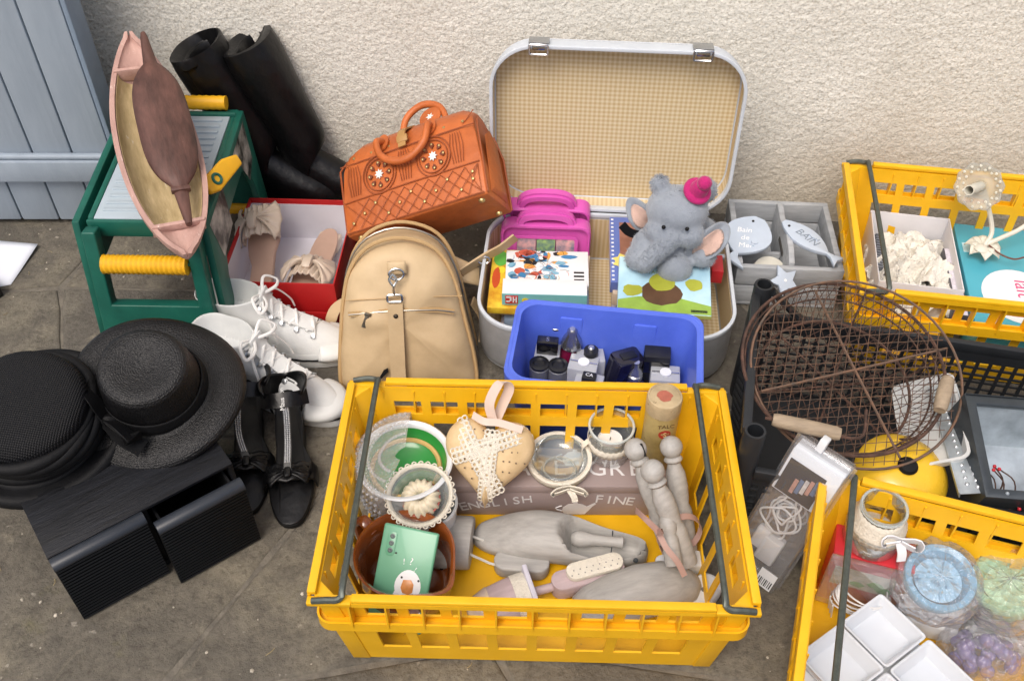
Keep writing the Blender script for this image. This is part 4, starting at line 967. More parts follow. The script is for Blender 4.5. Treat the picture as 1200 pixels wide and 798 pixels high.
bottle('slim magenta perfume bottle with flat silver disc cap', 652, 381, .150, f2)
def f3(t, H):
    B().lathe([(0, 0), (.022, 0), (.024, .01), (.024, H*.55), (.016, H*.68), (.012, H*.72), (0, H*.72)], 24).obj('glass', MAG, t, smooth=50)
    B().lathe([(.014, H*.72), (.020, H*.74), (.018, H*.82), (.010, H*.92), (.009, H*.97), (.005, H), (0, H)], 20).obj('cap', SILV2, t, smooth=45)
bottle('round crimson perfume bottle with conical silver cap', 671, 385, .165, f3)
def f4(t, H): rounded(t, .050, .034, H-.018, CLR); cyl(t, .013, H-.0178, H-.004, BLK, 'collar'); cyl(t, .006, H-.0038, H+.004, SILV2, 'nozzle', .002)
bottle('flat clear perfume bottle with black collar and silver nozzle', 693, 408, .140, f4, .2)
def f5(t, H): rounded(t, .052, .040, H-.002, CLR); cyl(t, .010, H-.0018, H+.001, WDOT, 'dot'); B().box(-.024, .024, -.0012, .0012, H-.0018, H+.0004).obj('cap_seam', SILV2, t)
bottle('boxy clear bottle with white dot, beside the round black-lidded pots', 684, 424, .128, f5, -.1)
bottle('boxy clear bottle with white dot, at the empty end of the bin', 780, 436, .120, f5, .02)
def f6(t, H): rounded(t, .055, .040, H, DKG, bev=.006); rounded(t, .030, .016, H+.002, BLK, 'stopper', .003, H+.0002)
bottle('big dark faceted perfume bottle leaning over', 724, 414, .135, f6, .6, (.10, .12))
def f7(t, H): B().lathe([(0, 0), (.020, 0), (.023, .012), (.021, H*.55), (.012, H*.66), (0, H*.66)], 24).obj('glass', NAVY, t, smooth=50); B().lathe([(.012, H*.66), (.0145, H*.68), (.0145, H*.74), (.012, H*.76), (.014, H*.79), (.010, H*.86), (.006, H*.9), (.006, H), (0, H)], 18).obj('cap', SILV2, t, smooth=40)
bottle('navy perfume bottle with ringed silver spray cap', 746, 424, .130, f7)
def f8(t, H): rounded(t, .046, .030, H, BLK, 'carton', .0015); B().box(-.0225, .0225, -.0155, -.0151, H-.04, H-.012).obj('label', mat('black_gloss', hx('101014'), .15), t)
bottle('tall black perfume carton', 771, 412, .140, f8, .03, cat='perfume box')
def f9(t, H):
    cyl(t, .0175, 0, H, mat('pot_grey', hx('6d6f74'), .3, var=.1), 'pot', .002)
    B().lathe([(.0165, H), (.0178, H+.006), (.012, H+.0075), (.009, H+.004), (0, H+.004)], 20).obj('lid', BLK, t, smooth=40)
bottle('small round grey pot with a sunken black lid, by the bin wall', 632, 428, .118, f9, cat='cosmetic pot')
bottle('small round grey pot with a sunken black lid, second from the bin wall', 654, 430, .116, f9, cat='cosmetic pot')
def f10(t, H): rounded(t, .050, .038, H, CLR, bev=.002); c = rounded(t, .024, .018, H+.014, BLK, 'cap', .002, H+.0002); text('CA', .010, WDOT, c, TR((0, 0, H+.0146)))
bottle('clear bottle with a black lettered cap half under the crate edge', 690, 446, .118, f10, -.12)

# ---- orange tooled leather handbag lying back on the backpack and the suitcase edge
ORL = mat('orange_leather', hx('b05a28'), .48, var=.16, scale=9, col2=hx('c26a34'), bump=.3, bscale=70, wear=(hx('8c4420'), .70, 30))
ORD = mat('orange_leather_dark', hx('964b22'), .5, var=.1, scale=20); STUD = mat('brass_stud', hx('c9b37c'), .3, .8, var=.1)
WMIR = mat('mirror_white', hx('e8e6df'), .3, var=.05)
BR_ = Matrix(((.91, .389, -.144, -.182), (-.079, .504, .86, 1.470), (.407, -.771, .49, .236), (0, 0, 0, 1)))
bag = thing('handbag', 'orange tooled leather handbag with two star medallions', 'handbag', M=frame((-.182, 1.470, .236), (.91, -.079, .407), (-.144, .86, .49)) @ Matrix.Diagonal((1, 1, 1.10, 1)))
prof = [(.004, 0), (0, .004), (-.002, .06), (0, .132), (.016, .165), (.040, .184), (.058, .188), (.076, .184), (.098, .160), (.118, .10), (.122, .05), (.120, .004), (.116, 0)]
b = B(); rings = []
for x, k, zt in ((-.150, .97, .90), (-.147, 1, .93), (-.12, 1.015, .99), (-.06, 1.03, 1.0), (0, 1.035, 1.005), (.06, 1.03, 1.0), (.12, 1.015, .99), (.147, 1, .93), (.150, .97, .90)):
    rings.append([(x*(1-.10*max(0, z-.10)/.09*(abs(x)/.15)), .06+(y-.06)*k, z*zt if z > .1 else z) for y, z in prof])
b.loft(rings); b.obj('body', ORL, bag, .002, smooth=55)
FT = Matrix.Rotation(pi/2, 4, 'X')
def onf(x, z, y=-.0045): return (x, y, z)
for x in (-.1505, .1505):        # end gussets with a folded pleat
    B().tube([(x, .003, .004), (x, .001, .125), (x*.955, .022, .150)], .0022, 6).obj('edge_piping', ORD, bag)
    B().tube([(x, .117, .004), (x, .114, .10), (x*.955, .095, .140)], .0022, 6).obj('edge_piping', ORD, bag)
    B().loft([[(x, .02, .01), (x, .06, .012), (x, .10, .01), (x, .09, .12), (x, .06, .14), (x, .03, .12)], [(x*1.03, .03, .02), (x*1.045, .06, .02), (x*1.03, .09, .02), (x*1.02, .08, .11), (x*1.03, .06, .125), (x*1.02, .04, .11)]]).obj('gusset', ORL, bag, .002)
for z in (.003, .060, .130): B().tube([(-.146, -.0045, z), (0, -.007, z), (.146, -.0045, z)], .0012, 6).obj('tooled_line', ORD, bag)
for k in range(12):
    x0 = -.142+.0258*k
    for a_, c_ in (((x0, .006), (x0+.0258*2 if k < 10 else .142, .056)), ((x0, .056), (x0+.0258*2 if k < 10 else .142, .006))):
        B().tube([(a_[0], -.0055, a_[1]), ((a_[0]+c_[0])/2, -.0068, .031), (c_[0], -.0055, c_[1])], .0007, 5).obj('tooled_line', ORD, bag)
    st_ = B().lathe([(.0032, 0), (.0026, .0014), (0, .002)], 8).mesh('stud'); st_.materials.append(STUD)
    if k % 1 == 0: link('stud', st_, bag, TR((x0+.0129 if k < 11 else .13, -.0062, (.018, .031, .044)[k % 3]), (pi/2, 0, 0)))
for mx in (-.062, .055):
    for r in (.036, .030): B().tube([(mx+r*cos(a), -.0062, .094+r*sin(a)) for a in [2*pi*i/28 for i in range(28)]], .0013, 5, True).obj('medallion_ring', ORD, bag)
    for k in range(8):
        a = 2*pi*k/8; pet = [(mx+cos(a)*(.014+.011*t)-sin(a)*w_, .094+sin(a)*(.014+.011*t)+cos(a)*w_) for t, w_ in ((0, 0), (.5, .0045), (.85, .004), (1, 0), (.85, -.004), (.5, -.0045))]
        pe = B().prism(pet, .0055, .0068, FT).obj('petal', mat('petal_dark', hx('6d3115'), .5), bag)
        B().lathe([(.0026, 0), (.002, .001), (0, .0014)], 8, TR((mx+cos(a)*.022, -.0069, .094+sin(a)*.022), (pi/2, 0, 0))).obj('sequin', STUD, bag)
    B().prism([(mx+(.0095 if i % 2 == 0 else .0052)*cos(2*pi*i/16), .094+(.0095 if i % 2 == 0 else .0052)*sin(2*pi*i/16)) for i in range(16)], .0055, .0078, FT).obj('star_inlay', WMIR, bag)
for k in range(5):                # fan tooling between the medallions
    for x0 in (-.118, -.006, .105): B().tube([(x0-.010+.005*k, -.0058, .068), (x0-.014+.007*k, -.0066, .10), (x0-.010+.005*k, -.0055, .124)], .0008, 5).obj('tooled_line', ORD, bag)
for k in range(7): B().tube([(-.12+.04*k, .004, .138), (-.10+.04*k, .018, .166)], .001, 5).obj('tooled_line', ORD, bag); link('stud', st_, bag, TR((-.12+.04*k, .006, .145), (pi/2-.5, 0, 0)))
for x, y in ((-.13, .02), (-.13, .10), (.13, .02), (.13, .10)): B().lathe([(.007, 0), (.006, -.003), (0, -.0045)], 12, TR((x, y, -.0002))).obj('foot_stud', STUD, bag)
def handle(pts, tabs):
    B().tube(bez(pts, 7), .0070, 10).obj('handle', ORL, bag)
    for q in tabs: B().lathe([(0, 0), (.013, 0), (.013, .003), (0, .003)], 12, TR(q, (pi/2-.4, 0, 0), (1, 1.5, 1))).obj('handle_tab', ORL, bag)
handle([(-.052, .004, .158), (-.056, -.014, .150), (-.048, -.020, .122), (-.026, -.022, .104), (.0, -.022, .098), (.026, -.022, .104), (.048, -.020, .122), (.056, -.014, .150), (.052, .004, .158)], [(-.052, .006, .155), (.052, .006, .155)])
handle([(-.046, .088, .160), (-.050, .094, .200), (-.038, .097, .236), (.0, .098, .252), (.038, .097, .236), (.050, .094, .200), (.046, .088, .160)], [(-.046, .085, .178), (.046, .085, .178)])
B().ribbon(bez([(-.006, .045, .188), (-.004, -.004, .16), (-.003, -.012, .128)], 5), .016, .003, (1, 0, 0)).obj('closing_strap', mat('tan_strap', hx('a9824c'), .5), bag)
B().box(-.014, .010, -.014, -.008, .136, .150).obj('toggle', MATS['tan_strap'], bag, .003)
B().lathe([(0, -.002), (.024, -.002), (.024, .002), (0, .002)], 20, TR((.02, .085, .215), (1.2, 0, 0))).obj('mirror_tag', ORL, bag, .001)
B().prism([(.02+(.009 if i % 2 == 0 else .004)*cos(2*pi*i/12), (.009 if i % 2 == 0 else .004)*sin(2*pi*i/12)) for i in range(12)], .0022, .003, TR((0, .085, .215), (1.2, 0, 0))).obj('star_inlay', WMIR, bag)

# ---- beige leather backpack
BPK = mat('beige_leather', hx('bda47e'), .58, var=.08, scale=8, col2=hx('c8b08b'), bump=.45, bscale=26); BPD = mat('beige_piping', hx('b8996c'), .5, var=.06)
ZIP = mat('zip_metal', hx('9a948a'), .3, .9, var=.2)
bpk = thing('backpack', 'beige leather backpack with clip strap leaning behind the yellow crate', 'backpack', M=frame((-.192, 1.238, .0), (1, .06, 0), (0, .40, .92)) @ Matrix.Diagonal((1, 1, .93, 1)))
_bp = bez([(-.118, 0, 0), (-.129, 0, .02), (-.127, 0, .07), (-.119, 0, .14), (-.110, 0, .20), (-.094, 0, .258), (-.062, 0, .300), (-.012, 0, .318), (.038, 0, .308), (.072, 0, .280), (.094, 0, .225), (.108, 0, .15), (.122, 0, .07), (.126, 0, .02), (.116, 0, 0), (.04, 0, -.002), (-.04, 0, -.002), (-.118, 0, 0)], 3)[:-1]
def outl(k=1.0): return [(p.x*k, .150+(p.z-.150)*k) for p in _bp]
b = B(); rings = []
def ringk(k, y, amp):
    return [(x, y+amp*nz3((x*9, z*9, 2)), z+.004*nz3((x*14, y*20, z*14), 1)) for x, z in outl(k)]
for k, y, amp in ((.02, -.030, .0), (.3, -.028, .008), (.6, -.022, .012), (.85, -.010, .008), (.97, .004, .003), (1, .016, 0), (1.03, .05, .0), (1.04, .09, 0), (1.0, .128, 0), (.9, .138, 0), (.4, .14, 0)):
    rings.append([(x*(1+.035*nz3((x*16, z*18, 4))), y+amp*1.3*nz3((x*15, z*15, 2))+amp*.6*nz3((x*40, z*26, 6)), z-.012*(z > .25)*(z-.25)/.07+.006*nz3((x*20, y*20, z*12))) for x, z in outl(k)])
b.loft(rings); b.obj('body', BPK, bpk, smooth=80, sub=1)
for y, k in ((.012, 1.004), (.108, 1.03)): B().tube([(x, y, z) for x, z in outl(k)], .0038, 7, True).obj('piping', BPD, bpk)
B().tube([(x, .058, z) for x, z in outl(1.042)[4:40]], .0022, 6).obj('main_zip', ZIP, bpk)
def front(x, z): return -.024+.016*max(abs(x)/.12, abs(z-.165)/.16)**2
zp = [(x, front(x, .178)-.004, .176+.010*cos(x*14)-.02*(x > .06)*(x-.06)*6) for x in [(-.100+.0095*i) for i in range(21)]]
B().ribbon(zp, .010, .002, (0, 0, 1)).obj('pocket_zip', BPD, bpk)
B().tube([(x, y-.0015, z) for x, y, z in zp], .0016, 6).obj('pocket_zip_teeth', ZIP, bpk)
pu = B().box(-.004, .004, -.003, .001, -.026, .004).obj('zip_pull', ZIP, bpk, .001, T=TR((-.066, -.026, .176), (.2, .35, 0)))
B().box(-.006, .006, -.0045, .0, .002, .009).obj('zip_slider', ZIP, pu, .001)
B().tube([(x, front(x, .205)-.002, .205+.006*cos(x*14)) for x in [(-.104+.0105*i) for i in range(21)]], .0012, 5).obj('seam', BPD, bpk)
B().ribbon([( -.018+.004*t, -.034-.004*sin(t*3), .002+.200*t) for t in [i/10 for i in range(11)]], .027, .003, (1, 0, 0)).obj('front_strap', BPK, bpk)
B().lathe([(.005, 0), (.004, .002), (0, .003)], 10, TR((-.014, -.037, .178), (pi/2, 0, 0))).obj('rivet', mat('dark_rivet', hx('4a443c'), .3, .8), bpk)
cl = B().tube([(-.014+x, -.036, .214+z) for x, z in rrect(.026, .014, .003, 2)], .0022, 6, True).obj('clip_buckle', CHROME, bpk)
B().tube(bez([(-.014, -.036, .220), (-.014, -.038, .236), (-.008, -.038, .250), (-.014, -.038, .262), (-.021, -.038, .252), (-.016, -.038, .240)], 5), .0024, 7).obj('snap_hook', CHROME, bpk)
B().tube([(-.008+.013*cos(a), -.036, .262+.011*sin(a)) for a in [2*pi*i/18 for i in range(18)]], .0018, 6, True).obj('ring', CHROME, bpk)
B().grid(6, 6, lambda u, v: (-.024+.034*u, -.027-.003*sin(pi*u)*sin(pi*v), .258+.026*v)).obj('loop_patch', BPK, bpk, solid=.003)
B().prism([(-.080, .012), (-.036, .058), (-.036, .066), (-.044, .062), (-.062, .03)], 0, .002, Matrix.Translation((0, -.026, 0)) @ Matrix.Rotation(pi/2, 4, 'X')).obj('dark_tab', BLACK, bpk)
# shoulder straps and back flap
B().ribbon(bez([(.105, .14, .20), (.150, .155, .225), (.185, .170, .240), (.215, .175, .262)], 6), .030, .004, (.2, -.5, .8)).obj('shoulder_strap', BPK, bpk)
B().ribbon(bez([(.125, .13, .14), (.142, .135, .10), (.138, .128, .05), (.120, .12, .01)], 6), .030, .004, (.3, 1, 0)).obj('shoulder_strap', BPK, bpk)
B().ribbon(bez([(-.10, .13, .16), (-.145, .14, .13), (-.155, .13, .09), (-.12, .12, .07)], 6), .022, .004, (0, .2, 1)).obj('shoulder_strap', BPK, bpk)
B().grid(10, 6, lambda u, v: (-.10+.24*u, .142+.03*v+.010*sin(3*u+v), .165+.08*v*(1-.6*u*u)+.02*sin(3*u))).obj('back_flap', BPK, bpk, solid=.006)
B().tube([( .150+.012*cos(a), .150, .222+.008*sin(a)) for a in [2*pi*i/14 for i in range(14)]], .002, 6, True).obj('strap_buckle', CHROME, bpk)

# ================================================================== RIGHT SIDE
GREYW = mat('grey_painted_wood', hx('9da1a6'), .7, var=.10, scale=14, col2=hx('acb0b4'), stretch=(1, 5, 5), bump=.25, bscale=60, wear=(hx('7d7c7a'), .66, 30))
BLUEW = mat('blue_white_wood', hx('b9c6d6'), .65, var=.06, scale=20, bump=.2, bscale=80)
wbx = thing('compartment_box', 'grey painted wooden box with compartments beside the suitcase', 'box', (.562, 1.585, 0), rad(-4))
def wbox(x0, x1, y0, y1, z0, z1, nm, par=wbx, m=GREYW): return B().box(x0, x1, y0, y1, z0, z1).obj(nm, m, par, .0015)
wbox(-.105, .105, -.112, .112, 0, .008, 'floor')
for (x0, x1, y0, y1, nm) in ((-.105, .105, .100, .112, 'back_board'), (-.105, .105, -.112, -.100, 'front_board'), (-.105, -.093, -.0998, .0998, 'end_board'), (.093, .105, -.0998, .0998, 'end_board')):
    wbox(x0, x1, y0, y1, .0082, .050, nm); wbox(x0, x1, y0, y1, .054, .100, nm)
pts = [(.0998, .0082), (.0998, .104), (.08, .108), (.05, .104), (.01, .112), (-.03, .122), (-.07, .118), (-.0998, .106), (-.0998, .0082)]
dv = B().prism([(y, z) for y, z in pts], -.006, .006, Matrix(((0, 0, 1, .002), (1, 0, 0, 0), (0, 1, 0, 0), (0, 0, 0, 1)))).obj('divider', GREYW, wbx, .002)
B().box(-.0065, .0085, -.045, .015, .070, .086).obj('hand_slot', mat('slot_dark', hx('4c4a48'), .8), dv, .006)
wbox(-.0928, -.005, -.030, -.022, .0082, .07, 'cross_board')
def fish_poly(L, W, fork=.3):
    o = []
    for i in range(15): t = i/14; o.append((L*(.5-t*.78), W*.5*sin(pi*min(1, t*.93+.05))**.8))
    o += [(-L*.36, W*.10), (-L*.5, W*.34), (-L*.455, 0), (-L*.5, -W*.34), (-L*.36, -W*.10)]
    for i in range(14, -1, -1): t = i/14; o.append((L*(.5-t*.78), -W*.5*sin(pi*min(1, t*.93+.05))**.8))
    return o
def fish(label, M, L, W, txt, sz, tm, trot):
    t = thing('fish_plaque', label, 'plaque', M=M, group='painted wooden fish')
    B().prism(fish_poly(L, W), 0, .009).obj('board', BLUEW, t, .0018)
    B().prism([(x*.16+L*.02, y*.16-W*.20) for x, y in fish_poly(L, W)], .0092, .0115).obj('fin', BLUEW, t)
    B().lathe([(0, 0), (.0028, 0), (.0028, .0012), (0, .0014)], 8, TR((L*.38, W*.08, .0092))).obj('eye', BLK, t)
    for s_, x, y in txt: text(s_, sz, tm, t, TR((x, y, .0093), (0, 0, trot)), shear=.15)
    return t
WTXT = mat('white_paint_text', hx('eef0f2'), .5, var=.02); GTXT = mat('grey_carved_text', hx('7f8b99'), .6, var=.05)
fish('blue-grey wooden fish with white handwriting in the compartment box', frame(G(872, 284, .112), (.55, .80, .14), (-.05, -.20, .95)), .140, .096, (('Bain', .022, .012), ('de', .004, .002), ('Mer', -.014, -.008)), .018, WTXT, rad(-62))
fish('pale wooden fish with carved letters BAIN across the compartment box', frame(G(950, 286, .116), (-.60, .80, .06), (.05, -.15, .98)), .150, .052, (('BAIN', 0.012, 0),), .024, GTXT, rad(180))
rl = thing('ribbon_roll', 'cream roll of ribbon standing in the compartment box', 'ribbon roll', M=frame(V((.525, 1.515, .052)), (1, .2, 0), (.3, .2, 1)))
B().lathe([(.010, -.012), (.034, -.012), (.036, 0), (.034, .012), (.010, .012), (.010, -.012)], 28, TR((0, 0, 0), (.5, 0, 0))).obj('ribbon', mat('cream_ribbon', hx('cfcdc2'), .7, var=.08), rl, smooth=50)
B().lathe([(.006, -.014), (.0102, -.014), (.0102, .014), (.006, .014), (.006, -.014)], 16, TR((0, 0, 0), (.5, 0, 0))).obj('core', mat('card_core', hx('8a7a64'), .8), rl)
pl_ = thing('star_plaque', 'small pale blue wooden star at the front of the compartment box', 'plaque', M=frame(G(918, 330, .085), (.7, .6, .2), (.2, -.5, .8)))
B().prism([(.034*(1 if i % 2 == 0 else .5)*cos(pi*i/5), .034*(1 if i % 2 == 0 else .5)*sin(pi*i/5)) for i in range(10)], 0, .008).obj('board', BLUEW, pl_, .0015)
B().lathe([(0, 0), (.003, 0), (.003, .001), (0, .001)], 8, TR((0, 0, .0082))).obj('bead', WTXT, pl_)

# ---- black mesh crate
BCR = mat('black_crate_plastic', hx('202327'), .5, var=.2, scale=30, bump=.08, wear=(hx('4b4f54'), .72, 50))
kFL = G(885, 506, .272); kyaw = rad(-12.5); kdep = .362; KW, KH, KP = .59, .205, .272
kc = kFL+V((cos(kyaw), sin(kyaw), 0))*(KW/2-.018)+V((-sin(kyaw), cos(kyaw), 0))*(kdep/2-.018); kc.z = 0
kr = thing('mesh_crate', 'black plastic mesh crate holding the rusty wire basket', 'crate', kc, kyaw)
KM = TR(kc, (0, 0, kyaw))
B().box(-KW/2+.012, KW/2-.012, -kdep/2+.012, kdep/2-.012, 0, .006).obj('floor', BCR, kr)
def mesh_side(a, c, n, skip=None):
    us = [0, .03]; w_ = .94/n
    for k in range(n): us += [.03+w_*k+w_*.14, .03+w_*(k+1)-w_*.14]
    us += [.97, 1]; us = sorted(set(round(u, 5) for u in us))
    vs = [0, .05]; 
    for k in range(9): vs += [.06+.092*k+.012, .06+.092*(k+1)-.012]
    vs += [.92, 1]
    B().panel([V((a[0], a[1], .006)), V((c[0], c[1], .006)), V((c[0], c[1], KH-.02)), V((a[0], a[1], KH-.02))], us, vs, lambda i, j: not (i % 2 == 0 and i > 0 and i < len(us)-2 and j % 2 == 0 and 1 < j < len(vs)-2) if True else True, .003).obj('mesh_side', BCR, kr)
hx_, hy_ = KW/2-.008, kdep/2-.008
mesh_side((-hx_, -hy_), (hx_, -hy_), 26); mesh_side((hx_, hy_), (-hx_, hy_), 26); mesh_side((hx_, -hy_), (hx_, hy_), 17); mesh_side((-hx_, hy_), (-hx_, -hy_), 17)
for (a, c) in (((-KW/2+.03, -kdep/2), (KW/2-.03, -kdep/2)), ((-KW/2+.03, kdep/2), (KW/2-.03, kdep/2))):
    y = a[1]; B().box(a[0], c[0], min(y, y*.93), max(y, y*.93), KH-.022, KH-.002).obj('rim_bar', BCR, kr, .003)
for sx in (-1, 1):
    x = sx*KW/2; B().box(min(x, x*.95), max(x, x*.95), -kdep/2+.03, kdep/2-.03, KP-.026, KP-.008).obj('rim_bar', BCR, kr, .003)
    for k in range(9): B().box(min(x*.965, x*.985), max(x*.965, x*.985), -kdep/2+.040+.034*k, -kdep/2+.050+.034*k, KH-.021, KP-.0262).obj('side_slat', BCR, kr)
    for sy in (-1, 1):
        T = TR((sx*(KW/2-.018), sy*(kdep/2-.018), 0))
        B().lathe([(.015, .0), (.0165, .01), (.0165, KP), (.0155, KP+.003), (.0120, KP+.003), (.0120, KP-.05), (0, KP-.05)], 20, T).obj('corner_post', BCR, kr, smooth=40)
# inclined stay at the back-left corner
B().tube([(-KW/2+.034, kdep/2-.02, KP-.008), (-KW/2+.085, kdep/2-.012, KH+.004), (-KW/2+.10, kdep/2-.01, KH-.006)], .009, 8, flat=.7).obj('corner_stay', BCR, kr)
def K(x, y, z=0): return KM @ V((x, y, z))

# ---- rusty wire basket with two wooden grips
RUST = mat('rusty_wire', hx('40342e'), .75, .35, var=.35, scale=60, col2=hx('5e453a'), bump=.3, bscale=300)
RUST2 = mat('old_wire', hx('6f665e'), .6, .5, var=.3, scale=60, col2=hx('7b5c48'))
GRIP = mat('worn_wood_grip', hx('9b8a74'), .7, var=.2, scale=20, stretch=(1, 6, 6), bump=.3, bscale=60)
bc_ = G(988, 428, .268)
wbk = thing('wire_basket', 'round rusty wire mesh basket with wooden grips on the black crate', 'basket', M=frame(bc_, (1, -.10, -.02), (.02, -.22, .97)))
RB, RD, RBOT = .156, .062, .122
circ = lambda r, z, n=56: [(r*cos(2*pi*i/n), r*sin(2*pi*i/n), z) for i in range(n)]
B().tube(circ(RB, 0), .0028, 6, True).obj('rim_wire', RUST, wbk); B().tube(circ(RB-.006, -.010), .0016, 5, True).obj('hoop_wire', RUST, wbk)
B().tube(circ(RB-.014, -.024), .0016, 5, True).obj('hoop_wire', RUST, wbk); B().tube(circ(RBOT, -RD), .0024, 6, True).obj('base_wire', RUST, wbk)
def lattice(r, z, sp, m, nm, par, a0, wr):
    b = B()
    for fam in (0, 1):
        c_, s_ = cos(a0+fam*1.25), sin(a0+fam*1.25)
        k = -int(r/sp)
        while k*sp < r:
            d = k*sp; h_ = sqrt(max(0, r*r-d*d)); 
            if h_ > .008:
                n = max(2, int(h_/.008)); 
                P_ = [(c_*t-s_*d, s_*t+c_*d, z+.0006*(1 if (i+fam) % 2 else -1)) for i, t in enumerate([-h_+2*h_*q/n for q in range(n+1)])]
                b.tube(P_, wr, 4)
            k += 1
    return b.obj(nm, m, par, smooth=0)
lattice(RBOT, -RD, .0135, RUST, 'wire_mesh', wbk, .55, .0007)
sd_ = B()
for k in range(76):
    for q in (-1, 1):
        a0, a1 = 2*pi*k/76, 2*pi*(k+2.2*q)/76
        sd_.tube([(RBOT*cos(a0), RBOT*sin(a0), -RD), ((RB+RBOT)/2*cos((a0+a1)/2)*1.03, (RB+RBOT)/2*sin((a0+a1)/2)*1.03, -RD*.5), (RB*cos(a1), RB*sin(a1), 0)], .0006, 4)
sd_.obj('side_mesh', RUST, wbk, smooth=0)
for a in [pi*k/3+.2 for k in range(6)]:
    B().tube([(0, 0, -RD-.003), (RBOT*cos(a)*.9, RBOT*sin(a)*.9, -RD-.003), (RBOT*cos(a), RBOT*sin(a), -RD), (RB*cos(a), RB*sin(a), .001)], .002, 5).obj('rib_wire', RUST, wbk)
def grip(c, d, L, r, nm='grip'):
    d = V(d).normalized(); c = V(c)
    return B().lathe([(0, -L/2), (r*.85, -L/2), (r, -L/2+.006), (r*1.08, 0), (r, L/2-.006), (r*.85, L/2), (0, L/2)], 14, frame(c, d.orthogonal(), d)).obj(nm, GRIP, wbk, smooth=45)
Wi = wbk.matrix_world.inverted()
gR = Wi @ G(1106, 462, .275); gF = Wi @ G(945, 500, .268)
grip(gR, (Wi.to_3x3() @ (G(1112, 440, .285)-G(1100, 487, .265))), .058, .0105)
gd = (Wi.to_3x3() @ (G(988, 509, .268)-G(905, 491, .268))); grip(gF, gd, .098, .0105)
B().tube(bez([gF-gd.normalized()*.06, gF, gF+gd.normalized()*.075, gF+gd.normalized()*.09+V((0, .05, 0))], 5), .0025, 6).obj('grip_wire', RUST, wbk)
big = [V((RB*1.04*cos(a)+.020, RB*1.02*sin(a)-.006, -.004+.018*sin(a))) for a in [2*pi*i/56 for i in range(56)]]
lid_ = B().tube(big, .0022, 6, True).obj('lid_hoop', RUST2, wbk)
ltc = lattice(RB*1.0, .006, .0150, RUST2, 'lid_mesh', wbk, .15, .0006); ltc.matrix_local = TR((.018, -.006, -.008), (.10, 0, 0))
for a in (.35, 1.92): B().tube([(RB*cos(a)+.018, RB*sin(a)-.006, .0), (.018, -.006, -.001), (-RB*cos(a)+.018, -RB*sin(a)-.006, .0)], .0022, 6).obj('lid_brace', RUST2, wbk)

# ---- other things in the black crate
GALV = mat('galvanised', hx('aab4bc'), .38, .65, var=.22, scale=14, col2=hx('c5ced4')); DKM = mat('dark_metal_frame', hx('4a5055'), .4, .6, var=.15)
IVR = mat('ivory_enamel', hx('d3d5d4'), .35, var=.05, scale=12, wear=(hx('8d8b86'), .74, 40))
yl = thing('yellow_lid', 'round yellow domed lid with dark knob behind the crate corner', 'lid', M=frame(G(1056, 563, .178)+V((.004, .012, 0)), (1, -.15, 0), (.05, -.25, .95)) @ Matrix.Scale(.84, 4))
B().lathe([(.079, -.012), (.083, -.010), (.083, -.004), (.079, .0), (.070, .014), (.050, .027), (.025, .033), (0, .035), (0, .031), (.048, .023), (.068, .010), (.077, -.006), (.079, -.012)], 48).obj('dome', mat('yellow_enamel', (.80, .50, .03), .25, var=.05, coat=.3), yl, smooth=60)
B().lathe([(.016, .033), (.018, .038), (.014, .043), (0, .044)], 20).obj('knob', BLACK, yl)
tr_ = thing('enamel_tray', 'ivory enamel tray standing behind the yellow lid', 'tray', M=frame(G(1092, 500, .185), (.20, 1, -.10), (-.5, .0, .86)))
B().loft([[(x, y, -.004) for x, y in rrect(.17, .075, .01)], [(x, y, .016) for x, y in rrect(.19, .095, .014)], [(x, y, .016) for x, y in rrect(.184, .089, .012)], [(x, y, -.001) for x, y in rrect(.166, .071, .008)]]).obj('pan', IVR, tr_, smooth=40)
B().ring(rrect(.193, .098, .014), rrect(.184, .089, .012), .0155, .0175).obj('lip', IVR, tr_)
gt = thing('grater', 'flat metal grater strip punched with rows of dots', 'grater', M=frame(G(1122, 512, .205), (.13, 1, -.08), (-.25, -.1, .95)))
B().box(-.115, .115, -.019, .019, 0, .0018).obj('plate', GALV, gt, .0004); B().box(-.115, .115, -.021, -.0192, -.006, .004).obj('edge_fold', GALV, gt); B().box(-.115, .115, .0192, .021, -.006, .004).obj('edge_fold', GALV, gt)
dm = B().lathe([(.0036, 0), (.0028, .0016), (.0012, .0024), (0, .0022)], 8).mesh('punched_tooth'); dm.materials.append(mat('bright_metal', hx('d5dade'), .3, .7, var=.08))
for i in range(17):
    for j in range(2): link('punched_tooth', dm, gt, TR((-.103+.0126*i+(j % 2)*.006, -.007+.013*j, .0018)))
ta, tb = G(1131, 462, .262), G(1155, 582, .225); tv = ta-tb; tx = G(1200, 428, .270)-ta; TD = tv.length
tn = tx.cross(tv).normalized(); tx = tv.cross(tn).normalized()
ln = thing('metal_tin', 'open galvanised metal tin with dark frame at the end of the mesh crate', 'tin', M=frame((ta+tb)/2+tx*.113-tn*.03, tx, tn))
o4 = lambda w_, d_: [(-w_/2, -d_/2), (w_/2, -d_/2), (w_/2, d_/2), (-w_/2, d_/2)]
B().loft([[(x, y, -.07) for x, y in o4(.15, TD-.06)], [(x, y, .02) for x, y in o4(.21, TD-.016)], [(x, y, .02) for x, y in o4(.204, TD-.022)], [(x, y, -.066) for x, y in o4(.144, TD-.066)]]).obj('pan', GALV, ln, smooth=20)
B().ring(o4(.226, TD), o4(.196, TD-.03), .0202, .030).obj('frame', DKM, ln, .002)
B().ring(o4(.228, TD+.002), o4(.2262, TD+.0002), -.045, .032).obj('frame_skirt', DKM, ln)
for i in range(3): B().lathe([(.003, 0), (.002, .0015), (0, .002)], 8, TR((-.08+.08*i, -TD/2+.008, .0302))).obj('rivet', GALV, ln)
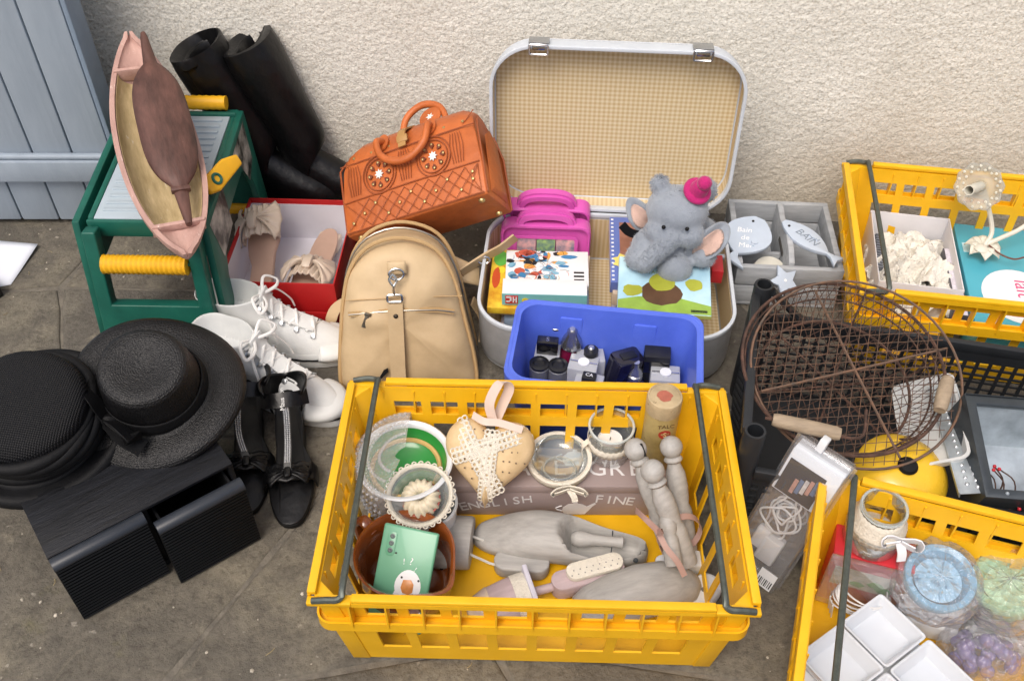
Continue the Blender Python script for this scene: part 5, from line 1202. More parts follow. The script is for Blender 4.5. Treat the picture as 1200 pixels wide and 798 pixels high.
jk = thing('twig_garland', 'dark tangle of twigs with red tips beside the metal tin', 'garland', G(1190, 575, .20))
rg = random.Random(4)
for k in range(14):
    a = rg.uniform(0, 6.28); p_ = V((rg.uniform(-.03, .03), rg.uniform(-.02, .02), -.02)); B().tube(bez([p_, p_+V((.03*cos(a), .03*sin(a), .015)), p_+V((.055*cos(a+.4), .05*sin(a+.4), .02))], 4), .0012, 4).obj('twig', RUST, jk)
    B().lathe([(.003*sin(pi*i/5), -.003*cos(pi*i/5)) for i in range(6)], 6, TR(p_+V((.055*cos(a+.4), .05*sin(a+.4), .02)))).obj('berry', P('red_glossy', 'c22a34'), jk)

# ---- clear plastic pack of a white light cord, leaning on the mesh crate
CLEAR = clear('clear_plastic', (.97, .98, 1), .3, .06, .07)
a_, b2, c3 = G(908, 506, .262), G(972, 548, .252), G(893, 694, .006)
ux = (b2-a_); vz = ((a_+b2)/2-c3-V((-.02, .03, 0)));
pk = thing('cord_pack', 'clear plastic pack holding a white light cord and adapter', 'package', M=frame(((a_+b2)/2+c3)/2+V((.0, .0, .004)), ux, vz))
pw, ph, pt = ux.length*.98, ((a_+b2)/2-c3).length, .045
B().box(-pw/2, pw/2, 0, pt, -ph/2, ph/2).obj('shell', CLEAR, pk, .006, 3)
B().box(-pw/2-.004, pw/2+.004, pt*.5-.0008, pt*.5+.0008, -ph/2-.004, ph/2+.004).obj('flange', CLEAR, pk)
cd_ = B().box(-pw/2+.004, pw/2-.004, .004, .040, ph*.16, ph*.46).obj('card_box', P('white_card', 'e6e9ec'), pk, .001)
B().box(-pw/2+.008, pw/2-.022, .0028, .0038, ph*.17, ph*.40).obj('photo_print', P('photo_black', '1c1c22'), cd_)
for i in range(6): B().box(-.016+.007*i, -.010+.007*i, .0022, .0027, ph*.20+.004*i, ph*.30+.004*i).obj('photo_print', P('photo_%d' % (i % 3), ('b88a7a', '5a6f8a', 'c9c4be')[i % 3], var=.3, scale=90), cd_)
CORD = mat('white_cord', hx('dcdcdc'), .4, var=.03); rg = random.Random(8)
for k in range(9):
    cx, cz = rg.uniform(-.010, .010), ph*.0+rg.uniform(-.02, .02); rx, rz = rg.uniform(.014, .026), rg.uniform(.02, .034); y_ = .010+.003*k
    B().tube([(cx+rx*cos(a)+.004*sin(3*a+k), y_+.003*sin(2*a), cz+rz*sin(a)) for a in [2*pi*i/26 for i in range(26)]], .0017, 6, True).obj('cord_loop', CORD, pk)
B().box(-.012, .020, .010, .034, -ph*.36, -ph*.18).obj('adapter', CORD, pk, .004)
B().box(-.028, -.006, .012, .030, -ph*.30, -ph*.16).obj('plug', CORD, pk, .004)
lb = B().box(pw/2-.034, pw/2-.006, -.0012, -.0004, -ph/2+.006, -ph/2+.040).obj('barcode_label', P('white_card', 'e6e9ec'), pk)
for i in range(8): B().box(pw/2-.031+.003*i, pw/2-.031+.003*i+(.0012, .0018, .0008)[i % 3], -.0017, -.0013, -ph/2+.010, -ph/2+.024).obj('bar', P('ink_black', '2a2a30'), lb)
hk = B().box(-.016, -.004, .012, .030, ph/2, ph/2+.022).obj('hang_tab', mat('white_plastic', hx('dadde0'), .35, var=.03), pk, .002)

# ================================================================== THINGS IN THE BACK CRATE
def inC(C, Y): return TR(C, (0, 0, Y))
WBX = mat('white_card_box', hx('d8d8dc'), .7, var=.04); LACEW = mat('ivory_lace_lump', hx('dedbd2'), .85, var=.08, scale=60, bump=1.0, bscale=160)
q0, q1, q2 = G(1017, 249, .125), G(1108, 259, .125), G(1134, 338, .125)
wbc = thing('carton', 'open white carton of white lace scraps in the crate by the wall', 'box', M=frame((q0+q2)/2-V((0, 0, .114)), q1-q0, (0, 0, 1)))
bw, bd = .158, .225
for (x0, x1, y0, y1) in ((-bw/2, bw/2, -bd/2, -bd/2+.002), (-bw/2, bw/2, bd/2-.002, bd/2), (-bw/2, -bw/2+.002, -bd/2+.0022, bd/2-.0022), (bw/2-.002, bw/2, -bd/2+.0022, bd/2-.0022)): B().box(x0, x1, y0, y1, .0, .114).obj('carton_wall', WBX, wbc, .0004)
B().box(-bw/2, bw/2, -bd/2, bd/2, -.0022, -.0002).obj('carton_floor', WBX, wbc)
rg = random.Random(21)
for k in range(9):
    t = thing('lace_piece', ('folded', 'knotted', 'bunched', 'rolled', 'crumpled', 'flattened', 'frayed', 'doubled', 'twisted')[k]+' scrap of white lace heaped in the white carton', 'lace', M=wbc.matrix_world @ TR((-.035+.040*(k % 3)+rg.uniform(-.008, .008), -.075+.062*(k//3)+rg.uniform(-.01, .01), .055+rg.uniform(0, .02)), (rg.uniform(-.4, .4), rg.uniform(-.4, .4), rg.uniform(0, 3))), group='white lace scraps')
    s1_, s2_ = rg.uniform(.036, .046), rg.uniform(.04, .052)
    def fl(u, v):
        x, y = (u-.5)*2*s1_, (v-.5)*2*s2_; q = V((x*34, y*34, k*3.1)); z_ = .030*(1-abs(mnoise.noise(q))*2.2)+.012*mnoise.noise(q*2.3)
        return (x+.008*mnoise.noise(q+V((9, 0, 0))), y+.008*mnoise.noise(q+V((0, 9, 0))), z_-.035*max(abs(u-.5), abs(v-.5))**2*4)
    B().grid(26, 26, fl).obj('cloth', LACEW, t, solid=.002, smooth=45)
    B().tube([V(fl(i/20, .02)) for i in range(21)], .0016, 5).obj('scalloped_edge', LACEW, t)
br_ = thing('bristle_brush', 'grey bristled brush against the side of the white carton', 'brush', M=wbc.matrix_world @ TR((-.066, .02, .065), (.25, .15, .08)))
B().box(-.007, .007, -.045, .045, 0, .012).obj('back', GREYW, br_, .003)
for k in range(14): B().box(-.006, .006, -.042+.0062*k, -.039+.0062*k, .0122, .026).obj('bristle_row', mat('bristle', hx('6e727a'), .8, var=.2, scale=200), br_)
TQ = mat('turquoise_card', hx('4fa9bd'), .4, var=.05, scale=12)
tq0 = G(1118, 262, .105); tq1 = G(1142, 395, .10)
tqM = frame(tq1.lerp(tq0, .5)+V((cos(Y2)*.092, sin(Y2)*.092, -.092)), (cos(Y2-.02), sin(Y2-.02), 0), (0, 0, 1))
tqb = thing('carton', 'turquoise carton with white oval and pink lettering under the candle arm', 'box', M=tqM)
TQD = (tq0-tq1).length
B().box(-.09, .09, -TQD/2, TQD/2, 0, .094).obj('body', TQ, tqb, .0015)
ov = B().prism([(.005+.070*cos(2*pi*i/36), -.045+.078*sin(2*pi*i/36)) for i in range(36)], .0942, .0946).obj('oval_panel', P('white_card', 'e6e9ec'), tqb)
text('lait', .044, P('pink_letter', 'cc4a84'), tqb, TR((.015, -.022, .0948), (0, 0, -pi/2)))
B().box(.045, .085, -.075, -.045, .0948, .0951).obj('pink_patch', P('pink_letter', 'cc4a84'), tqb); B().box(-.02, .03, -.105, -.088, .0948, .0951).obj('red_patch', P('logo_red', 'c83a34'), tqb)
B().box(-.082, -.050, .075, .105, .0942, .0945).obj('blue_patch', P('pale_blue_letter', 'b8dbe4'), tqb)
dkb = thing('book', 'dark book standing between the white carton and the turquoise carton', 'book', M=tqM @ TR((-.107, -.012, 0)))
B().box(-.012, .012, -.10, .10, .0, .088).obj('cover', P('dark_cover', '4b4a52'), dkb, .001); B().box(-.0095, .0095, -.0985, .098, .0882, .0886).obj('pages', P('page_edges', 'cfcbd6'), dkb)
# white candle-arm fitting
IVM = mat('ivory_metal', hx('d5d3c6'), .5, var=.06, scale=30, wear=(hx('a59f8c'), .7, 60))
cz = tqM.translation.z+.112
cA = thing('candle_arm', 'cream metal candle arm with lacy drip dish and leaf rosette', 'candle holder', G(1152, 292, cz))
O_ = G(1152, 292, cz); dish = WY(1150, 218, O_.y+.040)-O_
ux_ = V((-.66, -.60, .28)).normalized()
DT = frame(dish, ux_.orthogonal(), ux_)
rings = []
n = 40
cup = [(.010, .004), (.020, .0), (.030, .002), (.040, .010), (.046, .013)]
B().loft([[(r*cos(2*pi*i/n)*(1+.05*(k == 4)*cos(10*2*pi*i/n)), r*sin(2*pi*i/n)*(1+.05*(k == 4)*cos(10*2*pi*i/n)), z) for i in range(n)] for k, (r, z) in enumerate(cup)], False, False, False, DT).obj('drip_dish', clear('lacy_glass', (.93, .93, .9), .35, .25, .35, (.75, .74, .68)), cA, solid=.0015)
pd_ = B().lathe([(.0030*sin(pi*i/4)+.0002, -.0015*cos(pi*i/4)) for i in range(5)], 6).mesh('lace_bead'); pd_.materials.append(IVM)
for i in range(30): link('lace_bead', pd_, cA, DT @ TR(((.040 if i % 2 else .032)*cos(2*pi*i/30), (.040 if i % 2 else .032)*sin(2*pi*i/30), .013 if i % 2 else .006)))
B().lathe([(.0085, .0), (.0095, .002), (.0095, .060), (.0080, .060), (.0080, .006), (0, .006)], 18, DT).obj('candle_tube', IVM, cA, smooth=40)
B().tube(bez([dish-ux_*.001, dish+V((.018, .004, -.025)), V((.012, .018, .035)), V((.0, .0, .012)), V((-.01, -.012, .004))], 6), .0046, 8).obj('arm', IVM, cA)
B().tube(bez([V((0, 0, .010)), V((.030, .006, .024)), V((.062, .012, .040)), V((.10, .03, .062)), V((.125, .04, .085))], 6), .0046, 8).obj('arm', IVM, cA)
for k in range(7):
    a = 2*pi*k/7; lf = B().grid(6, 8, lambda u, v: ((.004+.032*v)*cos(a)+(u-.5)*.030*sin(pi*min(1, v*.9+.1))*-sin(a), (.004+.032*v)*sin(a)+(u-.5)*.030*sin(pi*min(1, v*.9+.1))*cos(a), .006+.010*sin(pi*v)-.008*v+.005*abs(u-.5)))
    lf.obj('leaf', IVM, cA, solid=.002, smooth=70)
wr = bez([V((.005, -.005, .014)), V((.02, -.03, .012)), V((.045, -.038, .006)), V((.07, -.03, .004))], 5)
B().tube(wr, .0018, 5).obj('flex', mat('brown_flex', hx('6a4034'), .6), cA)
B().lathe([(0, 0), (.012, 0), (.014, .003), (.008, .008), (0, .009)], 14, TR((-.012, -.012, .010))).obj('rosette', IVM, cA, smooth=50)

# ================================================================== THINGS IN THE FRONT CRATE
FL_ = .0102
GRW = mat('grey_limed_wood', hx('a09e9a'), .55, var=.08, scale=16, col2=hx('adaba7'), stretch=(1, 7, 7), bump=.12, bscale=70)
MAUV = mat('mauve_card', hx('988987'), .6, var=.05, scale=20); WLET = mat('white_letter', hx('dcdadb'), .6, var=.02); PINKR = mat('dusty_ribbon', hx('a98a80'), .5, var=.08, scale=40)
# tea box
t0, t1 = G(527, 603, FL_), G(800, 604, FL_)
tb = thing('tea_box', 'long mauve box lettered ENGLISH FINE TEA under the lace heart', 'box', M=frame(t0.lerp(t1, .5)+V((-.006, .0, 0)), t1-t0, (0, 0, 1)))
TW, TDp, TH = .375, .076, .082
B().box(-TW/2, TW/2, 0, TDp, 0, TH-.018).obj('body', MAUV, tb, .002); B().box(-TW/2-.002, TW/2+.002, -.002, TDp+.002, TH-.0178, TH).obj('lid', MAUV, tb, .002)
F_ = TR((0, -.0024, 0), (pi/2, 0, 0))
for i, ch_ in enumerate('ENGLISH'):
    text(ch_, .032 if i == 0 else .027, WLET, tb, TR((-.165+.0175*i, -.0004 if False else -.0008, (.024+.0034*i)), (pi/2, 0, 0)) @ Matrix.Rotation(rad(16-1.5*i), 4, 'Z'))
for i, ch_ in enumerate('FINE'): text(ch_, .030, WLET, tb, TR((.058+.017*i, -.0008, .046-.002*i), (pi/2, 0, 0)) @ Matrix.Rotation(rad(-4-2*i), 4, 'Z'))
for i, ch_ in enumerate('TEA'): text(ch_, .032, WLET, tb, TR((.142+.017*i, -.0008, .036-.002*i), (pi/2, 0, 0)) @ Matrix.Rotation(rad(-12), 4, 'Z'))
def teapot(par, T, k):
    B().prism([(k*x, k*y) for x, y in ((-.016, 0), (-.022, .010), (-.020, .020), (-.012, .028), (-.004, .030), (-.003, .034), (.003, .034), (.004, .030), (.012, .028), (.019, .022), (.026, .028), (.032, .032), (.034, .029), (.028, .022), (.022, .010), (.016, 0))], 0, .0004, T).obj('teapot_print', WLET, par)
    B().tube([T @ V((k*(-.022-.010*sin(pi*i/8)), k*(.010+.014*i/8), .0004)) for i in range(9)], .0012*k, 5).obj('teapot_print', WLET, par)
teapot(tb, TR((.020, -.0005, .004), (pi/2, 0, 0)), 1.0)
for i, ch_ in enumerate('EARL GREY'): 
    if ch_ != ' ': text(ch_, .044, WLET, tb, TR((-.100+.031*i, .034, TH+.0004)))
teapot(tb, TR((.020, .040, TH+.0002)), 1.0)
# lace heart
PAPM = mat('music_paper', hx('cdb184'), .7, var=.08, scale=30, col2=hx('d8be95')); LAC = mat('cream_lace', hx('dcd6c8'), .85, var=.06, scale=90, bump=.6, bscale=300)
hp = [G(517, 492, .135), G(622, 502, .128), G(576, 572, .085)]
hc = V((-.036, .966, .150))
hr = thing('fabric_heart', 'padded music-print heart with crossed lace and satin loop', 'heart ornament', M=frame(hc, (1, -.10, -.02), (-.04, -.68, .73)))
def heart(t): return (16*sin(t)**3/16, (13*cos(t)-5*cos(2*t)-2*cos(3*t)-cos(4*t))/15)
HN = 44; HS = .072
rings = []
for k, z in ((1.0, 0), (.985, .008), (.93, .017), (.80, .026), (.55, .033), (.25, .036), (.02, .0365)): rings.append([(HS*k*heart(2*pi*i/HN)[0], HS*(k*heart(2*pi*i/HN)[1]*1.02), z) for i in range(HN)])
back = [[(x*1.0, y, -z) for x, y, z in r] for r in rings[:0:-1]]
B().loft(back+rings).obj('padding', PAPM, hr, smooth=70, sub=1)
NOTE = mat('note_ink', hx('5b4a38'), .7)
def hz(x, y): 
    r = min(1, sqrt((x/HS)**2+((y-.002)/HS)**2)/1.0); return .0366*max(.0, 1-r**2.6)**.6
rg = random.Random(3)
for j in range(8):
    y0 = -.05+.0155*j
    for i in range(11):
        x = -.058+.0115*i+rg.uniform(-.003, .003); y = y0+.3*x*0+rg.uniform(-.001, .001)
        if abs(x) < .066-.0*abs(y) and hz(x, y) > .014 and abs(x)*1.0 < .062-(max(0, -y))*.9:
            B().box(x-.0012, x+.0012, y-.0010, y+.0010, hz(x, y)-.001, hz(x, y)+.0012).obj('music_note', NOTE, hr)
def lace_band(a, b_, w_):
    a, b_ = V((*a, 0)), V((*b_, 0)); n_ = 16; d = (b_-a).normalized(); s_ = V((-d.y, d.x, 0)); L_ = (b_-a).length
    for i in range(n_+1):
        c = a.lerp(b_, i/n_)
        for off in (-w_*.36, 0, w_*.36):
            p_ = c+s_*off; 
            if hz(p_.x, p_.y) < .004: continue
            r = L_/n_*.62
            B().tube([(p_.x+r*cos(q), p_.y+r*sin(q), hz(p_.x+r*cos(q), p_.y+r*sin(q))+.0022) for q in [2*pi*k/9 for k in range(9)]], .0015, 4, True).obj('lace_loop', LAC, hr)
    for off in (-w_*.22, w_*.22):
        B().tube([(lambda p_: (p_.x, p_.y, hz(p_.x, p_.y)+.002))(a.lerp(b_, i/24)+s_*off) for i in range(25)], .0022, 5).obj('lace_cord', LAC, hr)
lace_band((-.050, .052), (.018, -.052), .022); lace_band((.058, .044), (-.052, -.002), .022); lace_band((.004, .04), (.0, -.066), .020)
SAT = mat('blush_satin', hx('d8c2b4'), .35, var=.05, sheen=.2)
B().ribbon(bez([V((.004, .055, .026)), V((-.004, .085, .040)), V((.010, .118, .046)), V((.024, .112, .034)), V((.014, .080, .022)), V((.006, .056, .018))], 6), .018, .0008, (.8, .1, .5)).obj('satin_loop', SAT, hr)
B().ribbon(bez([V((-.030, .064, .022)), V((-.010, .056, .032)), V((.012, .056, .032)), V((.050, .048, .030))], 5), .012, .001, (.1, 1, .2)).obj('satin_bow', SAT, hr)
# green-lined planter in bubble wrap
CER = mat('white_ceramic', hx('d9dcdf'), .25, var=.03, coat=.4); GRN = mat('green_glaze', hx('2f8a3c'), .22, var=.1, scale=10, coat=.5); TANB = mat('tan_band', hx('c4a468'), .35)
bw_ = G(470, 530, .160)
pln = thing('planter_bowl', 'white bowl with bright green inside, partly in bubble wrap', 'bowl', M=frame(V((bw_.x+.006, bw_.y, .0105)), (1, 0, 0), (.02, -.07, 1)))
PH = .145
B().lathe([(0, 0), (.046, 0), (.050, .004), (.066, PH*.75), (.074, PH-.004), (.0765, PH), (.0745, PH+.002), (.0685, PH), (.066, PH-.006), (.064, PH-.044), (0, PH-.046)], 48).obj('wall', CER, pln, smooth=50)
B().lathe([(.0662, PH-.0062), (.060, PH-.022), (.045, PH-.034), (.0, PH-.036)], 48, cap=False).obj('green_lining', GRN, pln, smooth=60)
B().tube([(.054*cos(2*pi*i/48), .054*sin(2*pi*i/48), PH-.0235) for i in range(48)], .0040, 6, True).obj('tan_ring', TANB, pln)
BUB = clear('bubble_wrap', (.97, .98, 1), .35, .12, .16, (.9, .92, .95), .5, 200)
wrp = B()
def fw(u, v): a = 1.5+2.9*u; r = .070+.012*sin(pi*v); return ((r+.010*(v > .6)*(v-.6)*-10*.03)*cos(a)*(1 if v < .62 else 1-(v-.62)*2.1), r*sin(a)*(1 if v < .62 else 1-(v-.62)*2.1), .04+.118*min(1, v/.62)+.006*sin(5*u+3*v))
wrp.grid(26, 20, fw).obj('bubble_wrap', BUB, pln, smooth=80)
bb = B().lathe([(.0034*cos(pi/2*i/3), .0022*sin(pi/2*i/3)) for i in range(4)], 6).mesh('bubble'); bb.materials.append(BUB)
for i in range(1, 25):
    for j in (3, 5, 7, 9, 11, 13, 15, 17): p_ = V(fw((i+.5*(j//2 % 2))/26, j/20)); link('bubble', bb, pln, TR(p_+V((0, 0, .0005))))
# lace-trimmed glass dish with a fluted soap
GLS = clear('clear_glass', (.92, .95, .95), .55, .03, .10, (.80, .86, .86)); SOAP = mat('ivory_soap', hx('cfc4ab'), .45, var=.05, sss=.1)
gd_ = G(493, 572, .150)
gl = thing('soap_dish', 'lace-rimmed glass dish holding a fluted ivory soap, bow in front', 'dish', M=frame(V((gd_.x, gd_.y, .112)), (1, -.1, 0), (.04, -.28, .95)) @ Matrix.Scale(.86, 4))
B().lathe([(0, 0), (.030, 0), (.040, .010), (.052, .038), (.055, .042), (.052, .041), (.038, .013), (.028, .004), (0, .004)], 36).obj('glass', GLS, gl, smooth=60)
rw_ = B(); NN = 60
rw_.loft([[(r*cos(2*pi*i/NN), r*sin(2*pi*i/NN), z+.0025*sin(i*pi)) for i in range(NN)] for r, z in ((.0535, .026), (.0575, .034), (.060, .043), (.0585, .0455), (.052, .042))], False, False); rw_.obj('lace_rim', LAC, gl, solid=.001)
for i in range(30): B().tube([(.060*cos(2*pi*i/30)+.004*cos(q), .060*sin(2*pi*i/30)+.004*sin(q), .0425) for q in [2*pi*k/7 for k in range(7)]], .0013, 4, True).obj('lace_scallop', LAC, gl)
sp_ = B(); rings = []
for k in range(11):
    p_ = pi*k/10; 
    rings.append([((.019+.015*cos(p_))*(1+.10*cos(16*a+3*p_))*cos(a), (.019+.015*cos(p_))*(1+.10*cos(16*a+3*p_))*sin(a), .010+.022*sin(p_)+.012) for a in [2*pi*i/96 for i in range(96)]])
sp_.loft(rings, False, False); so_p = sp_.obj('fluted_soap', SOAP, gl, smooth=60)
B().lathe([(0, .016), (.006, .018), (.005, .026), (0, .027)], 12).obj('soap_centre', SOAP, gl)
B().tube([(.0335*cos(2*pi*i/40), .0335*sin(2*pi*i/40), .0225) for i in range(40)], .0016, 5, True).obj('red_stitch', mat('red_thread', hx('a65a50'), .7, var=.3, scale=300), gl)
for sgn in (-1, 1):
    B().ribbon(bez([(-.012, -.058, .030), (-.012+sgn*.026, -.066, .040), (-.012+sgn*.032, -.068, .022), (-.012, -.060, .026)], 5), .014, .001, (0, -.4, 1)).obj('bow_loop', clear('organza', (1, 1, 1), .3, .3, .45, (.85, .84, .88)), gl)
    B().ribbon(bez([(-.012, -.060, .028), (-.012+sgn*.010, -.072, .014), (-.012+sgn*.022, -.078, -.004)], 5), .013, .001, (1, 0, .2)).obj('bow_tail', MATS['organza'], gl)
dpt = thing('glass_pot', 'white ceramic pot holding up the lace-rimmed glass dish', 'pot', (gd_.x+.008, gd_.y+.006, FL_))
B().lathe([(0, 0), (.034, 0), (.040, .006), (.044, .06), (.046, .094), (.043, .094), (.040, .01), (0, .008)], 32).obj('wall', CER, dpt, smooth=50)
B().tube([(.0455*cos(2*pi*i/36), .0455*sin(2*pi*i/36), .093) for i in range(36)], .002, 6, True).obj('rim_bead', CER, dpt)
# brown jug with phone inside
JUG = mat('brown_glaze', hx('6b3313'), .16, var=.3, scale=8, col2=hx('8a4a20'), coat=.6)
jc = G(467, 650, .118)
jug = thing('jug', 'glossy brown glazed jug with a phone standing in it', 'jug', (jc.x+.010, jc.y-.002, FL_), rad(-42))
def jr(r, z, sp=0): return [(r*cos(a)+sp*max(0, cos(a))**10, r*sin(a)*(1-.10*(sp > 0)*max(0, cos(a))**3), z) for a in [2*pi*i/56 for i in range(56)]]
JH = .118
B().loft([jr(.052, 0), jr(.058, .003), jr(.068, .03), jr(.073, .06), jr(.073, .085, .003), jr(.075, JH-.006, .014), jr(.076, JH, .018), jr(.0730, JH+.001, .018), jr(.069, JH-.004, .015), jr(.068, .08, .003), jr(.064, .03), jr(.050, .008)]).obj('wall', JUG, jug, smooth=60)
B().tube(bez([(-.071, 0, .098), (-.092, 0, .110), (-.106, 0, .088), (-.098, 0, .05), (-.071, 0, .034)], 6), [.010]*25, 10, flat=.7).obj('handle', JUG, jug)
CASE = mat('mint_case', hx('63a283'), .35, var=.04, scale=10, coat=.2)
f0, f1_, f2_ = G(447, 612, .152), G(512, 626, .152), G(440, 712, .070)
phn = thing('phone', 'smartphone in a mint green duck-print case standing in the jug', 'phone', M=frame(f0.lerp(f1_, .5)+V((.004, 0, 0)), f1_-f0, f0-f2_+V((0, 0, .0))))
PW = (f1_-f0).length*.98; PHh = .150
B().box(-PW/2, PW/2, 0, .009, -PHh, .0).obj('case', CASE, phn, .003, 3); B().box(-PW/2+.003, PW/2-.003, .0092, .010, -PHh+.003, -.003).obj('screen', mat('black_gloss', hx('101014'), .15), phn)
cmm = B().prism(rrect(.014, .036, .005, 4), 0, .001, TR((-PW/2+.016, -.0002, -.028), (pi/2, 0, 0))).obj('camera_plate', CASE, phn, .0004)
for k in range(3): B().lathe([(.0038, 0), (.0038, .001), (.0026, .0012), (0, .0008)], 14, TR((-PW/2+.0165, -.0014, -.0165-.0105*k), (pi/2, 0, 0))).obj('lens', mat('lens_grey', hx('4c5a5a'), .2), cmm)
B().lathe([(.0016, 0), (.0014, .0006), (0, .0007)], 8, TR((-PW/2+.026, -.0006, -.040), (pi/2, 0, 0))).obj('flash', BLK, phn)
FP = TR((.010, -.0003, -.082), (pi/2, 0, 0))
dk = B().prism(bez_ := [(.020*cos(a)*(1-.12*sin(a)), .022*sin(a)) for a in [2*pi*i/24 for i in range(24)]], 0, .0003, FP).obj('duck_print', P('white_card', 'e6e9ec'), phn)
B().prism([(-.030, -.058), (.030, -.058), (.026, -.035), (.018, -.012), (-.018, -.012), (-.026, -.035)], 0, .00025, FP).obj('duck_print', P('white_card', 'e6e9ec'), phn)
B().prism([(-.008, .006), (.004, .008), (.009, .002), (.009, -.010), (.003, -.014), (-.006, -.013), (-.010, -.006)], .0004, .0012, FP).obj('duck_beak', P('beak_orange', 'cf8a4e', var=.15, scale=80), phn, .0004)
for x in (-.011, .015): B().lathe([(0, .0004), (.0018, .0004), (.0018, .0007), (0, .0007)], 8, FP @ TR((x, .009, 0))).obj('duck_eye', BLK, phn)
for ch_, x, z, r, sz in (('!', -.002, -.050, .12, .012), ('?', .009, -.048, -.1, .015), ('!', .017, -.058, -.5, .010)): text(ch_, sz, P('white_card', 'e6e9ec'), phn, TR((x, -.0004, z), (pi/2, 0, 0)) @ Matrix.Rotation(r, 4, 'Z'))
# ring candle glass with bow (lying on the tea box)
rgc = G(655, 545, .0945)
rgl = thing('glass_coaster', 'round glass dish with cream lace rim and bow on the tea box', 'dish', M=frame(rgc, (1, 0, 0), (0, -.06, 1)))
B().lathe([(0, .0), (.034, 0), (.046, .010), (.050, .020), (.047, .020), (.043, .011), (.032, .003), (0, .003)], 40).obj('glass', GLS, rgl, smooth=60)
B().loft([[(r*cos(2*pi*i/60), r*sin(2*pi*i/60), z) for i in range(60)] for r, z in ((.0495, .006), (.052, .014), (.0525, .0215), (.046, .0225))], False, False).obj('lace_rim', LAC, rgl, solid=.0015)
B().tube([(.026*cos(2*pi*i/36), -.010+.022*sin(2*pi*i/36), .006) for i in range(36)], .0022, 6, True).obj('inner_ring', GLS, rgl)
for sgn in (-1, 1): B().ribbon(bez([(.014, -.052, .016), (.014+sgn*.020, -.060, .020), (.014+sgn*.026, -.062, .008), (.014, -.055, .012)], 5), .011, .002, (0, -.3, 1)).obj('bow_loop', LAC, rgl)
B().ribbon(bez([(.014, -.054, .012), (.022, -.062, .002), (.024, -.066, -.006)], 5), .010, .002, (1, 0, 0)).obj('bow_tail', LAC, rgl)
# glass jar with tea light
jp = G(716, 487, .168)
gj = thing('glass_jar', 'clear glass jar with lace band and white tea light', 'jar', M=frame(V((jp.x, jp.y-.016, .0935)), (1, 0, 0), (0, -.04, 1)))
JZ = .072
B().lathe([(0, 0), (.030, 0), (.034, .004), (.035, .030), (.036, .056), (.034, .061), (.0375, .068), (.0375, JZ), (.034, JZ), (.033, .056), (.032, .01), (.028, .006), (0, .006)], 40).obj('glass', GLS, gj, smooth=50)
B().loft([[(r*cos(2*pi*i/50), r*sin(2*pi*i/50), z+.0012*cos(i*pi)) for i in range(50)] for r, z in ((.0362, .028), (.0366, .036), (.0368, .046))], False, False).obj('lace_band', LAC, gj, solid=.001)
tl = B().lathe([(0, .008), (.0205, .008), (.0205, .036), (.0195, .036), (.019, .034), (0, .034)], 28).obj('tea_light', mat('white_wax', hx('e2e2e0'), .4, var=.02, sss=.1), gj, smooth=40)
B().tube([(0, 0, .034), (.0006, 0, .041)], .0008, 5).obj('wick', BLK, tl)
B().tube([(.0358*cos(2*pi*i/40), .0358*sin(2*pi*i/40), JZ) for i in range(40)], .0022, 6, True).obj('rim_bead', clear('glass_edge', (.9, .95, .95), .5, .05, .45, (.82, .88, .88)), gj)
B().ribbon(bez([(-.036, -.006, .040), (-.046, -.012, .030), (-.044, -.016, .012)], 5), .009, .001, (0, 1, .3)).obj('ribbon_tail', LAC, gj)
# old tin tube
tp_ = G(779, 466, .248)
tin = thing('tube_tin', 'tall old yellowed tin tube with red emblem standing in the crate', 'tin', (tp_.x, tp_.y, .0925))
TI = mat('aged_tin', hx('a8935a'), .4, .3, var=.22, scale=18, col2=hx('b9a56e'), wear=(hx('7a5a34'), .64, 40)); TI2 = mat('worn_lid', hx('b9a684'), .5, .2, var=.3, scale=30, wear=(hx('7c6646'), .6, 50))
B().lathe([(0, 0), (.0255, 0), (.0265, .003), (.0265, .128), (.0255, .131), (0, .131)], 32).obj('body', TI, tin, smooth=40)
tl_ = B().lathe([(.0262, .1312), (.0275, .132), (.0275, .157), (.0265, .160), (.024, .1605), (.0235, .159), (0, .1595)], 32).obj('lid', TI2, tin, smooth=40)
B().prism(blob(0, 0, .012, .011, 14, 3, .3), .1597, .1602).obj('lid_emblem', mat('faded_red', hx('a8604e'), .6, var=.2, scale=80), tl_)
em = B()
def wrapd(x, z, r=.0268): a = -pi/2+x/r+.12; return (r*cos(a), r*sin(a), z)
em.add([wrapd(0, .098)]+[wrapd(.010*cos(2*pi*i/20), .098+.010*sin(2*pi*i/20)) for i in range(20)], [(0, 1+i, 1+(i+1) % 20) for i in range(20)]); em.obj('red_emblem', mat('emblem_red', hx('a83224'), .5), tin)
text('TALC', .011, mat('tin_ink', hx('5a4420'), .5), tin, TR(V(wrapd(0, .118))+V((0, -.0008, 0)), (pi/2, 0, .12)))
text('S', .014, mat('tin_pale', hx('d8c488'), .5), tin, TR(V(wrapd(0, .098))+V((0, -.0008, 0)), (pi/2, 0, .12)))
